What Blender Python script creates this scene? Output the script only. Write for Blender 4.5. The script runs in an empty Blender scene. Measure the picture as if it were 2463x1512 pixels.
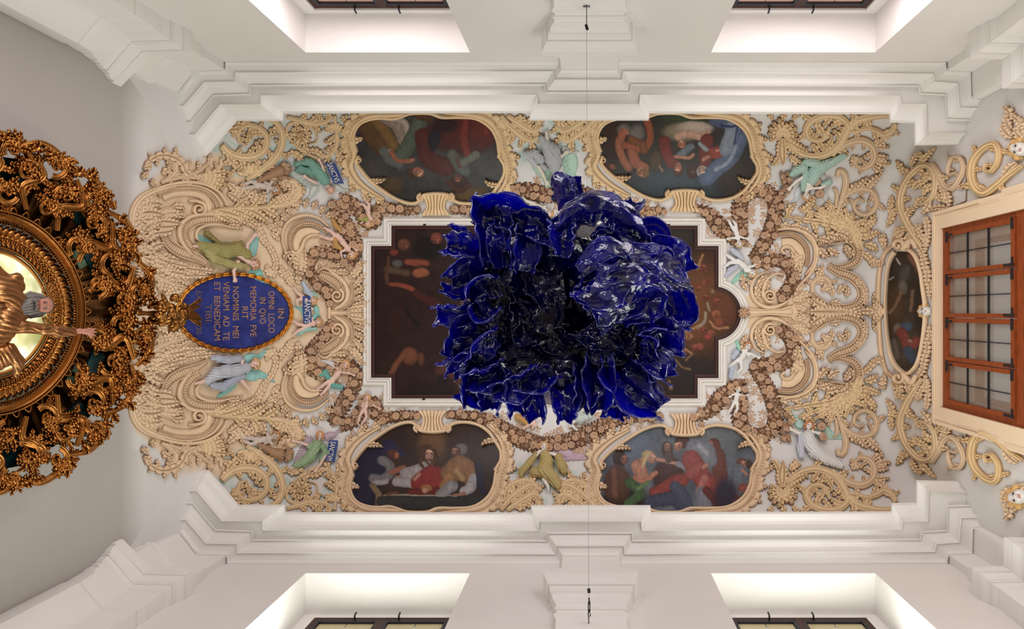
import bpy, math, random
import numpy as np
from mathutils import Matrix, Vector
pi = math.pi
SC = bpy.context.scene
COL = SC.collection
# camera looks straight up from eye height; image right = +X, image down = +Y
F, CX, CY, CZ = 1200.0, 1415.0, 752.0, 1.5
cam = bpy.data.cameras.new('camera'); camo = bpy.data.objects.new('camera', cam); COL.objects.link(camo)
camo.location = (0, 0, CZ); camo.rotation_euler = (pi, 0, 0)
cam.sensor_width = 36; cam.lens = F / 2463 * 36; cam.clip_start = 0.05; cam.clip_end = 100
cam.shift_x = -(CX - 1231.5) / 2463; cam.shift_y = -(756 - CY) / 2463
SC.camera = camo
SC.view_settings.view_transform = 'Standard'; SC.view_settings.look = 'None'
SC.view_settings.gamma = 1; SC.view_settings.use_curve_mapping = False
SC.view_settings.exposure = -0.16
SC.cycles.max_bounces = 6; SC.cycles.diffuse_bounces = 4; SC.cycles.glossy_bounces = 3
SC.cycles.use_denoising = True; SC.cycles.caustics_reflective = False; SC.cycles.caustics_refractive = False
wd = bpy.data.worlds.new('sky'); SC.world = wd; wd.use_nodes = True
wd.node_tree.nodes['Background'].inputs[0].default_value = (0.75, 0.82, 1.0, 1)
wd.node_tree.nodes['Background'].inputs[1].default_value = 1.0
YW = 2.533; XL = -4.22; XR = 3.97
def area(name, loc, size, rot, power, color):
    l = bpy.data.lights.new(name, 'AREA'); l.shape = 'RECTANGLE'; l.size, l.size_y = size
    l.energy = power; l.color = color
    o = bpy.data.objects.new(name, l); COL.objects.link(o); o.location = loc; o.rotation_euler = rot
    return o
WX = [(-2.752, -1.153), (1.194, 2.792)]
for i, (a, b) in enumerate(WX):
    # daylight in the two window bays of each long wall
    area('daylight_top', ((a + b) / 2, -YW - 0.36, CZ + 2.7), (1.3, 3.4), (pi / 2, 0, 0), 118, (1.0, 0.94, 0.965))
    area('daylight_bottom', ((a + b) / 2, YW + 0.36, CZ + 2.7), (1.3, 3.4), (-pi / 2, 0, 0), 118, (0.96, 1.0, 0.945))
area('daylight_end', (XR - 0.1, 0.05, CZ + 2.2), (3.0, 1.7), (0, pi / 2, 0), 30, (0.97, 0.98, 1.0))

# ------------------------------------------------------------------ helpers
def lin(r, g, b):
    c = np.array([r, g, b]) / 255.0
    return tuple(np.where(c <= 0.04045, c / 12.92, ((c + 0.055) / 1.055) ** 2.4))
def A(x): return np.asarray(x, dtype=float)
def W(px, py, d):
    px = A(px); py = A(py); d = A(d)
    return np.stack(np.broadcast_arrays((px - CX) / F * d, (py - CY) / F * d, CZ + d), -1)
def hceil(X, Y):
    h = 6.7 - 1.35 * (np.minimum(np.abs(Y), 2.6) / 2.56) ** 4.5
    t = np.clip(((XL + 1.3) - X) / 1.3, 0, 1); h = h - 1.5 * (1 - np.sqrt(1 - t * t * 0.9999))
    t = np.clip((X - (XR - 0.25)) / 0.25, 0, 1); h = h - 0.2 * (1 - np.sqrt(1 - t * t * 0.9999))
    return h
_gx = np.arange(-60, 2564, 4.0); _gy = np.arange(-60, 1573, 4.0)
_GX, _GY = np.meshgrid(_gx, _gy)
def _solve():
    lo = np.full(_GX.shape, 1.0); hi = np.full(_GX.shape, 8.0)
    for _ in range(34):
        m = (lo + hi) / 2; X = (_GX - CX) / F * m; Y = (_GY - CY) / F * m
        below = (m < hceil(np.clip(X, XL, XR), Y)) & (X > XL) & (X < XR) & (np.abs(Y) < 2.56)
        lo = np.where(below, m, lo); hi = np.where(below, hi, m)
    return lo
_D = _solve()
def DEP(px, py):
    fx = np.clip((A(px) + 60) / 4.0, 0, len(_gx) - 1.001); fy = np.clip((A(py) + 60) / 4.0, 0, len(_gy) - 1.001)
    ix = fx.astype(int); iy = fy.astype(int); u = fx - ix; v = fy - iy
    return (_D[iy, ix] * (1 - u) * (1 - v) + _D[iy, ix + 1] * u * (1 - v) + _D[iy + 1, ix] * (1 - u) * v + _D[iy + 1, ix + 1] * u * v)
def SURF(px, py, h=0.0, hs=1.0):
    """point on the ceiling surface seen at a pixel, raised h pixels into the room"""
    px = A(px); py = A(py); h = A(h) * hs
    p = W(px, py, DEP(px, py)); e = 5.0
    a = W(px + e, py, DEP(px + e, py)) - W(px - e, py, DEP(px - e, py))
    b = W(px, py + e, DEP(px, py + e)) - W(px, py - e, DEP(px, py - e))
    n = np.cross(b, a); n /= np.linalg.norm(n, axis=-1, keepdims=True) + 1e-12
    eye = A([0, 0, CZ]) - p
    s = np.sign((n * eye).sum(-1, keepdims=True)); n = n * s
    # blend towards the eye on steep parts so that relief keeps its drawing
    ev = eye / np.linalg.norm(eye, axis=-1, keepdims=True); n = n + ev * 0.6; n /= np.linalg.norm(n, axis=-1, keepdims=True)
    return p + n * (h * DEP(px, py) / F)[..., None]
def PLX(xp, k=1.0):
    """mapping onto an upright plane X = xp facing the room"""
    def f(px, py, h=0.0, hs=1.0):
        px = A(px); h = A(h) * hs * k; d = xp * F / (px - CX); X = xp - np.sign(xp) * h * d / F
        return W(px, py, X * F / (px - CX))
    return f
MATS = {}
def mat_attr(name, rough=0.75, bump=0.0, noise=0.06, scale=6.0, metallic=0.0, spec=0.3, coat=0.0):
    if name in MATS: return MATS[name]
    m = bpy.data.materials.new(name); m.use_nodes = True; nt = m.node_tree; n = nt.nodes; b = n['Principled BSDF']
    at = n.new('ShaderNodeAttribute'); at.attribute_name = 'Col'
    nz = n.new('ShaderNodeTexNoise'); nz.inputs['Scale'].default_value = scale; nz.inputs['Detail'].default_value = 4
    tc = n.new('ShaderNodeNewGeometry'); nt.links.new(tc.outputs['Position'], nz.inputs['Vector'])
    mr = n.new('ShaderNodeMapRange'); mr.inputs['From Min'].default_value = 0.3; mr.inputs['From Max'].default_value = 0.7
    mr.inputs['To Min'].default_value = 1 - noise; mr.inputs['To Max'].default_value = 1 + noise
    nt.links.new(nz.outputs['Fac'], mr.inputs['Value'])
    mx = n.new('ShaderNodeVectorMath'); mx.operation = 'MULTIPLY'
    nt.links.new(at.outputs['Color'], mx.inputs[0]); nt.links.new(mr.outputs['Result'], mx.inputs[1])
    nt.links.new(mx.outputs['Vector'], b.inputs['Base Color'])
    b.inputs['Roughness'].default_value = rough; b.inputs['Metallic'].default_value = metallic
    b.inputs['Specular IOR Level'].default_value = spec; b.inputs['Coat Weight'].default_value = coat
    if bump > 0:
        n2 = n.new('ShaderNodeTexNoise'); n2.inputs['Scale'].default_value = 60; n2.inputs['Detail'].default_value = 6
        nt.links.new(tc.outputs['Position'], n2.inputs['Vector'])
        bp = n.new('ShaderNodeBump'); bp.inputs['Strength'].default_value = bump; bp.inputs['Distance'].default_value = 0.01
        nt.links.new(n2.outputs['Fac'], bp.inputs['Height']); nt.links.new(bp.outputs['Normal'], b.inputs['Normal'])
    MATS[name] = m; return m
def mat_plain(name, color, rough=0.6, noise=0.05, scale=4.0, metallic=0.0, spec=0.4, coat=0.0, bump=0.0, trans=0.0, stretch=None):
    if name in MATS: return MATS[name]
    m = bpy.data.materials.new(name); m.use_nodes = True; nt = m.node_tree; n = nt.nodes; b = n['Principled BSDF']
    nz = n.new('ShaderNodeTexNoise'); nz.inputs['Scale'].default_value = scale; nz.inputs['Detail'].default_value = 5
    tc = n.new('ShaderNodeNewGeometry')
    src = tc.outputs['Position']
    if stretch:
        vm = n.new('ShaderNodeVectorMath'); vm.operation = 'MULTIPLY'; vm.inputs[1].default_value = stretch
        nt.links.new(src, vm.inputs[0]); src = vm.outputs['Vector']
    nt.links.new(src, nz.inputs['Vector'])
    rp = n.new('ShaderNodeValToRGB'); rp.color_ramp.elements[0].position = 0.3; rp.color_ramp.elements[1].position = 0.7
    rp.color_ramp.elements[0].color = tuple(c * (1 - noise) for c in color) + (1,)
    rp.color_ramp.elements[1].color = tuple(min(1, c * (1 + noise)) for c in color) + (1,)
    nt.links.new(nz.outputs['Fac'], rp.inputs['Fac']); nt.links.new(rp.outputs['Color'], b.inputs['Base Color'])
    b.inputs['Roughness'].default_value = rough; b.inputs['Metallic'].default_value = metallic
    b.inputs['Specular IOR Level'].default_value = spec; b.inputs['Coat Weight'].default_value = coat
    b.inputs['Transmission Weight'].default_value = trans
    if bump > 0:
        bp = n.new('ShaderNodeBump'); bp.inputs['Strength'].default_value = bump; bp.inputs['Distance'].default_value = 0.01
        n2 = n.new('ShaderNodeTexNoise'); n2.inputs['Scale'].default_value = scale * 12; nt.links.new(src, n2.inputs['Vector'])
        nt.links.new(n2.outputs['Fac'], bp.inputs['Height']); nt.links.new(bp.outputs['Normal'], b.inputs['Normal'])
    MATS[name] = m; return m
ORIG = {}
def thing(name, label, cat, loc=(0, 0, 0), group=None):
    o = bpy.data.objects.new(name, None); COL.objects.link(o); o.location = tuple(map(float, loc)); o.empty_display_size = 0.05
    o['label'] = label; o['category'] = cat
    if group: o['group'] = group
    ORIG[o.name] = A(loc); return o
def tag(o, label, cat, group=None):
    o['label'] = label; o['category'] = cat
    if group: o['group'] = group
    return o
def make_me(name, V, faces, mat, col=None, smooth=True):
    V = A(V).reshape(-1, 3); me = bpy.data.meshes.new(name)
    fl = faces if isinstance(faces, (list, tuple)) else [faces]
    fl = [np.asarray(f, dtype=np.int32) for f in fl if len(f)]
    loops = np.concatenate([f.ravel() for f in fl]); tot = np.concatenate([np.full(len(f), f.shape[1], np.int32) for f in fl])
    st = np.concatenate([[0], np.cumsum(tot)[:-1]]).astype(np.int32)
    me.vertices.add(len(V)); me.vertices.foreach_set('co', V.astype(np.float32).ravel())
    me.loops.add(len(loops)); me.loops.foreach_set('vertex_index', loops)
    me.polygons.add(len(tot)); me.polygons.foreach_set('loop_start', st)
    try: me.polygons.foreach_set('loop_total', tot)
    except Exception: pass
    me.polygons.foreach_set('use_smooth', np.full(len(tot), bool(smooth)))
    if col is not None:
        c = np.ones((len(V), 4), np.float32); c[:, :3] = A(col)
        at = me.color_attributes.new('Col', 'FLOAT_COLOR', 'POINT'); at.data.foreach_set('color', c.ravel())
    me.update(calc_edges=True); me.validate()
    me.materials.append(mat); return me
def add(name, V, faces, mat, parent=None, col=None, smooth=True, kind=None, label=None):
    org = ORIG[parent.name] if parent is not None else A([0, 0, 0])
    V = A(V).reshape(-1, 3)
    if parent is None:
        org = (V.min(0) + V.max(0)) / 2
    me = make_me(name, V - org, faces, mat, col, smooth)
    o = bpy.data.objects.new(name, me); COL.objects.link(o)
    if parent is not None: o.parent = parent
    else: o.location = org
    if kind: o['kind'] = kind
    if label: o['label'] = label
    ORIG[o.name] = org; return o
def grid_faces(n, m, closed=False, off=0):
    i = np.arange(n - 1)[:, None] * m; j = np.arange(m if closed else m - 1)[None, :]
    j2 = (j + 1) % m
    return (np.stack([i + j, i + j2, i + m + j2, i + m + j], -1).reshape(-1, 4) + off).astype(np.int32)
def box(x0, x1, y0, y1, z0, z1):
    V = A([(x, y, z) for x in (x0, x1) for y in (y0, y1) for z in (z0, z1)])
    Fc = np.array([(0, 1, 3, 2), (4, 6, 7, 5), (0, 4, 5, 1), (2, 3, 7, 6), (0, 2, 6, 4), (1, 5, 7, 3)]); return V, Fc
def join(parts):
    Vs, Fs, Cs, o = [], [], [], 0
    for p in parts:
        V = A(p[0]).reshape(-1, 3); fl = p[1] if isinstance(p[1], (list, tuple)) else [p[1]]
        Vs.append(V); Fs += [np.asarray(f) + o for f in fl if len(f)]; o += len(V)
        if len(p) > 2: Cs.append(np.broadcast_to(A(p[2]), (len(V), 3)))
    return (np.concatenate(Vs), Fs) + ((np.concatenate(Cs),) if Cs else ())
def boxes(name, L, mat, parent=None, **k):
    L = [(b[0] + i * 4e-4, b[1] - i * 4e-4, b[2] + i * 4e-4, b[3] - i * 4e-4, b[4] + i * 4e-4, b[5] - i * 4e-4) for i, b in enumerate(L)]
    V, Fc = join([box(*b) for b in L])[:2]; return add(name, V, Fc, mat, parent, smooth=False, **k)
def tube(P, r, n=8, cap=True):
    P = A(P); N = len(P); r = np.broadcast_to(A(r), (N,)); T = np.gradient(P, axis=0); T /= np.linalg.norm(T, axis=1, keepdims=True) + 1e-9
    ref = A([0, 0, 1.0]) if abs(T[:, 2]).mean() < 0.8 else A([1.0, 0, 0])
    U = np.cross(T, ref); U /= np.linalg.norm(U, axis=1, keepdims=True) + 1e-9; Vv = np.cross(T, U)
    a = np.arange(n) * 2 * pi / n
    V = P[:, None, :] + r[:, None, None] * (np.cos(a)[None, :, None] * U[:, None, :] + np.sin(a)[None, :, None] * Vv[:, None, :])
    fc = [grid_faces(N, n, True)]
    V = V.reshape(-1, 3)
    if cap: fc += [np.arange(n)[None, ::-1], ((N - 1) * n + np.arange(n))[None, :]]
    return V, fc
def cr(pts, n=40):
    """smooth curve through points, evenly spaced"""
    P = A(pts)
    if len(P) == 2: 
        t = np.linspace(0, 1, n)[:, None]; return P[0] * (1 - t) + P[1] * t
    Q = np.vstack([2 * P[0] - P[1], P, 2 * P[-1] - P[-2]]); out = []
    for i in range(len(P) - 1):
        t = np.linspace(0, 1, 24, endpoint=False)[:, None]; a, b, c, d = Q[i:i + 4]
        out.append(0.5 * ((2 * b) + (-a + c) * t + (2 * a - 5 * b + 4 * c - d) * t ** 2 + (-a + 3 * b - 3 * c + d) * t ** 3))
    out = np.vstack(out + [P[-1:]]); s = np.concatenate([[0], np.cumsum(np.linalg.norm(np.diff(out, axis=0), axis=1))])
    q = np.linspace(0, s[-1], n); return np.stack([np.interp(q, s, out[:, k]) for k in range(out.shape[1])], -1)
def hash01(x, y): 
    v = np.sin(x * 127.1 + y * 311.7) * 43758.5453; return v - np.floor(v)
def vnoise(x, y):
    xi = np.floor(x); yi = np.floor(y); u = x - xi; v = y - yi; u = u * u * (3 - 2 * u); v = v * v * (3 - 2 * v)
    return (hash01(xi, yi) * (1 - u) * (1 - v) + hash01(xi + 1, yi) * u * (1 - v) + hash01(xi, yi + 1) * (1 - u) * v + hash01(xi + 1, yi + 1) * u * v)
def fbm(x, y, o=4):
    s = 0; a = 0.5
    for k in range(o): s = s + a * vnoise(x * 2 ** k + 17 * k, y * 2 ** k + 9 * k); a *= 0.5
    return s
# ------------------------------------------------------------------ the room
plaster = mat_plain('white_plaster', lin(226, 222, 218), 0.85, 0.03, 1.3, spec=0.15, bump=0.15)
mould_m = mat_plain('moulding_plaster', lin(232, 229, 225), 0.8, 0.02, 1.5, spec=0.2, bump=0.08)
# ceiling grid with its own painted ground colours
def in_ell(x, y, cx, cy, a, b): return ((x - cx) / a) ** 2 + ((y - cy) / b) ** 2
def soft(v, e): return np.clip((1 - v) / e + 0.5, 0, 1)
cream = A(lin(222, 198, 168)); whitec = A(lin(218, 216, 214)); teal = A(lin(176, 205, 200))
def ground_colour(px, py):
    m = np.abs(py - CY); n = fbm(px / 60, py / 60, 3)
    k = soft(in_ell(px, m, 520, 60, 240, 330) + (n - 0.45) * 0.5, 0.12)
    k = np.maximum(k, soft(in_ell(px, m, 760, 40, 110, 150) + (n - .45) * .6, 0.15))
    k = np.maximum(k, soft(in_ell(px, m, 1880, 0, 110, 60) + (n - .45) * .6, 0.15))
    k = np.where(px > 880, k * (px > 1700), k)
    c = whitec * (1 - k[..., None]) + cream * k[..., None]
    t = np.zeros_like(px)
    for (x, y, a, b) in ((560, 340, 70, 40), (690, 350, 60, 60), (800, 300, 40, 40), (1300, 340, 110, 60), (640, 310, 60, 30), (600, 400, 60, 30)):
        t = np.maximum(t, soft(in_ell(px, m, x, CY - y, a, b), 0.5))
    t = t * np.clip((fbm(px / 9, py / 9, 2) - 0.36) * 9, 0, 1) * 0.75
    return c * (1 - t[..., None]) + teal * t[..., None]
xs = np.linspace(XL, XR, 420); ys = np.linspace(-2.56, 2.56, 260)
X, Y = np.meshgrid(xs, ys, indexing='ij'); H = hceil(X, Y)
pX = CX + X / H * F; pY = CY + Y / H * F
add('ceiling', np.stack([X, Y, CZ + H], -1), grid_faces(420, 260), mat_attr('painted_plaster', 0.85, 0.2, 0.03, 1.2, spec=0.15), col=ground_colour(pX, pY).reshape(-1, 3), kind='structure')
# end walls (the altar wall carries cream ground above)
ys = np.linspace(-2.56, 2.56, 200); zs = np.linspace(-CZ, 5.8, 300)
Yg, Zg = np.meshgrid(ys, zs, indexing='ij')
dd = np.maximum(Zg, 0.3); gp = CX + XL / dd * F; gc = ground_colour(gp, CY + Yg / dd * F); kk = np.clip((gp - 290) / 60, 0, 1)[..., None]; kk = np.maximum(kk, (np.abs(Yg / dd * F) < 330)[..., None] * np.clip((gp - 300) / 30, 0, 1)[..., None]); c = gc * kk + A(lin(180, 175, 170)) * (1 - kk) 
add('wall_west', np.stack([np.full_like(Yg, XL), Yg, CZ + Zg], -1), grid_faces(200, 300), MATS['painted_plaster'], col=c.reshape(-1, 3), kind='structure')
def wall_plate(name, u0, u1, z0, z1, holes, pos, axis, mat, thick=0.45, side=1):
    """upright wall with rectangular openings: front face at pos, splayless reveals of the given thickness"""
    us = sorted({u0, u1} | {h[0] for h in holes} | {h[1] for h in holes}); zz = sorted({z0, z1} | {h[2] for h in holes} | {h[3] for h in holes})
    V, Fc = [], []
    def q(*p): 
        b = len(V); V.extend(p); Fc.append([b, b + 1, b + 2, b + 3])
    def P(u, w, z): return (u, w, z) if axis == 'y' else (w, u, z)
    for a, b in zip(us, us[1:]):
        for c_, d_ in zip(zz, zz[1:]):
            if any(h[0] <= a and b <= h[1] and h[2] <= c_ and d_ <= h[3] for h in holes): continue
            q(P(a, pos, c_), P(b, pos, c_), P(b, pos, d_), P(a, pos, d_))
            w = pos + side * thick; q(P(a, w, c_), P(b, w, c_), P(b, w, d_), P(a, w, d_))
    for (a, b, c_, d_) in holes:
        w = pos + side * thick
        for p in ((P(a, pos, c_), P(a, w, c_), P(a, w, d_), P(a, pos, d_)), (P(b, pos, c_), P(b, w, c_), P(b, w, d_), P(b, pos, d_)),
                  (P(a, pos, d_), P(b, pos, d_), P(b, w, d_), P(a, w, d_)), (P(a, pos, c_), P(b, pos, c_), P(b, w, c_), P(a, w, c_))): q(*p)
    return add(name, A(V), np.array(Fc), mat, smooth=False, kind='structure')
ZH = CZ + 4.856; ZS = CZ + 0.9
holes = [(a, b, ZS, ZH) for a, b in WX]
wall_plate('wall_north', XL, XR, 0, CZ + 5.45, holes, -YW, 'y', plaster, 0.45, -1)
wall_plate('wall_south', XL, XR, 0, CZ + 5.45, holes, YW, 'y', plaster, 0.45, 1)
EZ0, EZ1, EY0, EY1 = CZ + 1.3, CZ + 5.56, -0.94, 1.05
wall_plate('wall_east', -2.56, 2.56, 0, CZ + 6.75, [(EY0, EY1, EZ0, EZ1)], XR, 'x', mat_plain('east_plaster', lin(212, 209, 206), 0.85, 0.03, 1.3, spec=0.15, bump=0.15), 0.55, 1)
boxes('floor', [(XL - .5, XR + .6, -YW - .5, YW + .5, -0.1, 0)], mat_plain('stone_floor', lin(118, 108, 100), 0.6, 0.2, 2.0), kind='structure')

# cornices: lofted from plan lines given level by level; the south one mirrors the north one
def loft(name, levels, mirror=False, sharp=True):
    L = []
    for (d, pts) in levels:
        P = A(pts)
        py = P[:, 1] if not mirror else 2 * CY - P[:, 1]
        px = P[:, 0] + (4 if mirror else 0)
        w = W(px, py, d)
        for e, k in ((0, 0), (-1, 1)):
            q = w[e].copy()
            if abs(q[0] - XL) < 0.25: q[0] = XL - 0.03
            elif abs(q[0] - XR) < 0.25: q[0] = XR + 0.03
            else: q[1] = np.sign(q[1]) * 2.6
            w = np.vstack([q, w] if k == 0 else [w, q])
        L.append(w)
    L = np.stack(L); n, m = L.shape[:2]
    # flat shaded strips: duplicate per quad
    V, Fc = [], []
    for i in range(n - 1):
        for j in range(m - 1):
            b = len(V); V += [L[i, j], L[i, j + 1], L[i + 1, j + 1], L[i + 1, j]]; Fc.append([b, b + 1, b + 2, b + 3])
    return add(name, A(V), np.array(Fc), mould_m, smooth=False, kind='structure')
def mix(a, b, t): return [(p[0] * (1 - t) + q[0] * t, p[1] * (1 - t) + q[1] * t) for p, q in zip(a, b)]
lip = [(498, 374), (570, 291), (680, 291), (682, 273), (1276, 272), (1272, 290), (1560, 290), (1562, 273), (2138, 275), (2140, 295), (2198, 296), (2199, 350), (2297, 348)]
inn = [(468, 324), (529, 251), (626, 251), (627, 229), (1291, 228), (1293, 250), (1538, 250), (1540, 228), (2167, 230), (2169, 250), (2229, 250), (2231, 323), (2314, 321)]
cor = [(459, 297), (515, 231), (604, 228), (605, 207), (1310, 205), (1312, 224), (1516, 224), (1518, 205), (2208, 208), (2212, 226), (2273, 229), (2275, 288), (2332, 290)]
bed = [(444, 257), (493, 200), (567, 199), (568, 177), (1330, 174), (1333, 194), (1497, 194), (1499, 174), (2242, 180), (2246, 199), (2301, 203), (2305, 261), (2347, 262)]
bot = [(430, 225), (471, 172), (541, 170), (542, 150), (1349, 148), (1350, 168), (1482, 168), (1484, 148), (2275, 151), (2277, 171), (2335, 174), (2337, 237), (2358, 239)]
def lvl(a, da, b, db, t, bulge=0.0):
    """level between two plan lines, bulged towards the lower/outer side (in depth)"""
    return (da * (1 - t) + db * t + bulge, mix(a, b, t))
for mir, nm in ((False, 'trim_1'), (True, 'trim_2')):
    top = [(x, y) for x, y in lip]
    Ls = [(5.62, mix(lip, bot, 0.35)), (5.43, lip), (5.385, lip)]
    for t, bl in ((0.12, -0.012), (0.3, 0.0), (0.5, 0.02), (0.7, 0.03), (0.86, 0.022), (1, 0)):
        Ls.append(lvl(lip, 5.385, inn, 5.22, t, bl))
    Ls += [(5.245, mix(inn, cor, 0.05)), (5.245, mix(inn, cor, 0.95)), (5.19, cor), (5.17, mix(cor, bed, 0.08)), (5.185, mix(cor, bed, .12))]
    for t, bl in ((0.35, 0.012), (0.6, 0.014), (0.9, 0.0)): Ls.append(lvl(cor, 5.185, bed, 5.107, t, bl))
    Ls += [(5.09, bed), (5.08, mix(bed, bot, .1)), (5.092, mix(bed, bot, .15))]
    for t, bl in ((0.4, 0.01), (0.7, 0.01), (0.95, 0.0)): Ls.append(lvl(bed, 5.092, bot, 5.05, t, bl))
    Ls += [(5.03, bot), (5.03, mix(bot, [(x, y - 6) for x, y in bot], 1))]
    loft(nm, Ls, mir)
# central pilasters with their capitals, one on each long wall
def pilaster(nm, mirror):
    s = 1 if mirror else -1; xc = (1417.5 - CX) / F * 4.5 + (0.015 if mirror else 0)
    prof = [(5.06, .284, 2.458), (4.74, .284, 2.458), (4.735, .323, 2.418), (4.66, .323, 2.418), (4.655, .284, 2.458), (4.50, .284, 2.458),
            (4.495, .428, 2.314), (4.437, .425, 2.318), (4.425, .41, 2.33), (4.40, .405, 2.335), (4.37, .385, 2.355), (4.345, .378, 2.362), (4.345, .362, 2.378), (4.275, .355, 2.385), (4.27, .345, 2.395), (4.262, .335, 2.405),
            (4.22, .325, 2.415), (4.185, .295, 2.445), (4.15, .286, 2.454), (4.145, .30, 2.44), (4.13, .305, 2.435), (4.115, .30, 2.44), (4.11, .286, 2.454), (4.06, .286, 2.454), (4.055, .302, 2.438), (4.02, .302, 2.438), (4.0, .282, 2.458), (-1.5, .282, 2.458)]
    V, Fc = [], []
    L = [[(xc - w, s * 2.56, CZ + d), (xc - w, s * y, CZ + d), (xc + w, s * y, CZ + d), (xc + w, s * 2.56, CZ + d)] for d, w, y in prof]
    for i in range(len(L) - 1):
        for j in range(3):
            b = len(V); V += [L[i][j], L[i][j + 1], L[i + 1][j + 1], L[i + 1][j]]; Fc.append([b, b + 1, b + 2, b + 3])
    add(nm, A(V), np.array(Fc), mould_m, smooth=False, kind='structure')
pilaster('trim_3', False); pilaster('trim_4', True)
# corner pilasters: diagonal at the altar end, stepped at the window end
def wl(px, py, d): return tuple(W(px, py, d))
def dn(pts, d0, d1): return [(CX + (x - CX) * d0 / d1, CY + (y - CY) * d0 / d1) for x, y in pts]
def steps(C):
    L = []
    for (d0, a), (d1, b) in zip(C, C[1:]):
        f = 0.3 * (d0 - d1); a1 = dn(a, d0, d0 - f); b1 = dn(b, d1, d0 - f)
        L += [(d0, a), (d0 - f, a1), (d0 - f - .001, mix(a1, b1, .35)), (d0 - f - .3 * (d0 - d1), mix(dn(a, d0, d0 - .6 * (d0 - d1)), dn(b, d1, d0 - .6 * (d0 - d1)), .45)), (d1 + .006, mix(dn(a, d0, d1), b, .8)), (d1 + .003, mix(dn(a, d0, d1), b, 1.0))]
    return L + [C[-1]]
def cap_left(nm, mirror):
    C = [(4.437, [(278, 202), (348, 129), (449, 126), (449, 62)]), (4.345, [(263, 175), (322, 105), (418, 102), (417, 56)]), (4.27, [(240, 151), (301, 85), (389, 82), (389, 42)]),
         (4.15, [(224, 126), (276, 63), (361, 60), (361, 35)]), (4.03, [(190, 105), (244, 42), (326, 38), (326, 14)])]
    Fz = [(355, 200), (403, 143), (480, 140), (480, 134)]
    c0, c1, c2, c3, c4 = [c[1] for c in C]
    def ctr(p, q, t): return mix(p, q, t)
    down = lambda pts, d0, d1: [(CX + (x - CX) * d0 / d1, CY + (y - CY) * d0 / d1) for x, y in pts]
    back = [(x, y) for x, y in down([(431, 225), (471, 172), (541, 170), (541, 150)], 5.05, 4.75)]
    Ls = [(5.05, [(430, 225), (471, 172), (541, 170), (541, 150)]), (4.76, back),
          (4.755, mix(back, down([(355, 200), (403, 143), (480, 140), (480, 134)], 4.7, 4.755), 0.6)), (4.70, [(325 + 18, 188), (392, 139), (478, 136), (480, 128)]),
          (4.69, mix(back, c0, 0.15)), (4.50, down(mix(back, c0, 0.12), 4.69, 4.5)), (4.49, down(c0, 4.437, 4.49)), *steps([(4.437, c0), (4.345, c1), (4.27, c2), (4.15, c3), (4.03, c4)]),
          (4.0, down(mix(c4, c3, 0.12), 4.03, 4.0)), (3.0, down(mix(c4, c3, 0.12), 4.03, 3.0)), (1.0, down(mix(c4, c3, 0.12), 4.03, 1.0)), (0.35, down(mix(c4, c3, .12), 4.03, .35))]
    loft(nm, Ls, mirror)
cap_left('trim_5', False); cap_left('trim_6', True)
def cap_right(nm, mirror):
    down = lambda pts, d0, d1: [(CX + (x - CX) * d0 / d1, CY + (y - CY) * d0 / d1) for x, y in pts]
    b0 = [(2277, 151), (2277, 171), (2335, 174), (2337, 237), (2358, 239)]
    bd = down(b0, 5.05, 4.70)
    lg = [(2323, 107), (2325, 142), (2391, 145), (2394, 208), (2430, 209)]
    c0 = [(2344, 66), (2346, 134), (2421, 136), (2423, 207), (2500, 205)]
    c1 = [(2372, 55), (2374, 108), (2450, 110), (2453, 182), (2530, 180)]
    c2 = [(2400, 48), (2402, 88), (2478, 90), (2480, 160), (2560, 158)]
    c4 = [(2445, 24), (2446, 54), (2525, 56), (2528, 120), (2620, 118)]
    Ls = [(5.05, b0), (4.72, down(b0, 5.05, 4.72)), (4.715, lg), (4.66, down(lg, 4.715, 4.66)), (4.655, bd), (4.5, down(bd, 4.7, 4.5)), (4.49, down(c0, 4.437, 4.49)), *steps([(4.437, c0), (4.345, c1), (4.27, c2), (4.05, c4)]), (3.0, down(c4, 4.05, 3.0)), (0.35, down(c4, 4.05, .35))]
    loft(nm, Ls, mirror)
cap_right('trim_7', False); cap_right('trim_8', True)

# side windows: dark wood casements set deep in the bays
wood_d = mat_plain('dark_window_wood', lin(62, 34, 26), 0.5, 0.25, 10, stretch=(1, 1, 8))
iron = mat_plain('iron', lin(58, 56, 62), 0.45, 0.1, 20, metallic=0.6)
def glass(name, color, rough=0.15, tr=0.55):
    m = bpy.data.materials.new(name); m.use_nodes = True; nt = m.node_tree; n = nt.nodes; out = n['Material Output']; b = n['Principled BSDF']
    nz = n.new('ShaderNodeTexNoise'); nz.inputs['Scale'].default_value = 22
    rp = n.new('ShaderNodeValToRGB'); rp.color_ramp.elements[0].color = tuple(c * .8 for c in color) + (1,); rp.color_ramp.elements[1].color = color + (1,)
    nt.links.new(nz.outputs['Fac'], rp.inputs['Fac']); nt.links.new(rp.outputs['Color'], b.inputs['Base Color'])
    b.inputs['Roughness'].default_value = rough; b.inputs['Specular IOR Level'].default_value = 0.6
    t = n.new('ShaderNodeBsdfTransparent'); t.inputs[0].default_value = (0.9, 0.93, 0.93, 1); mx = n.new('ShaderNodeMixShader'); mx.inputs[0].default_value = tr
    nt.links.new(b.outputs[0], mx.inputs[1]); nt.links.new(t.outputs[0], mx.inputs[2]); nt.links.new(mx.outputs[0], out.inputs['Surface'])
    MATS[name] = m; return m
g_pink = glass('rosy_glass', lin(226, 186, 170), tr=0.1); g_yel = glass('amber_glass', lin(206, 192, 150), tr=0.1)
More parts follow.
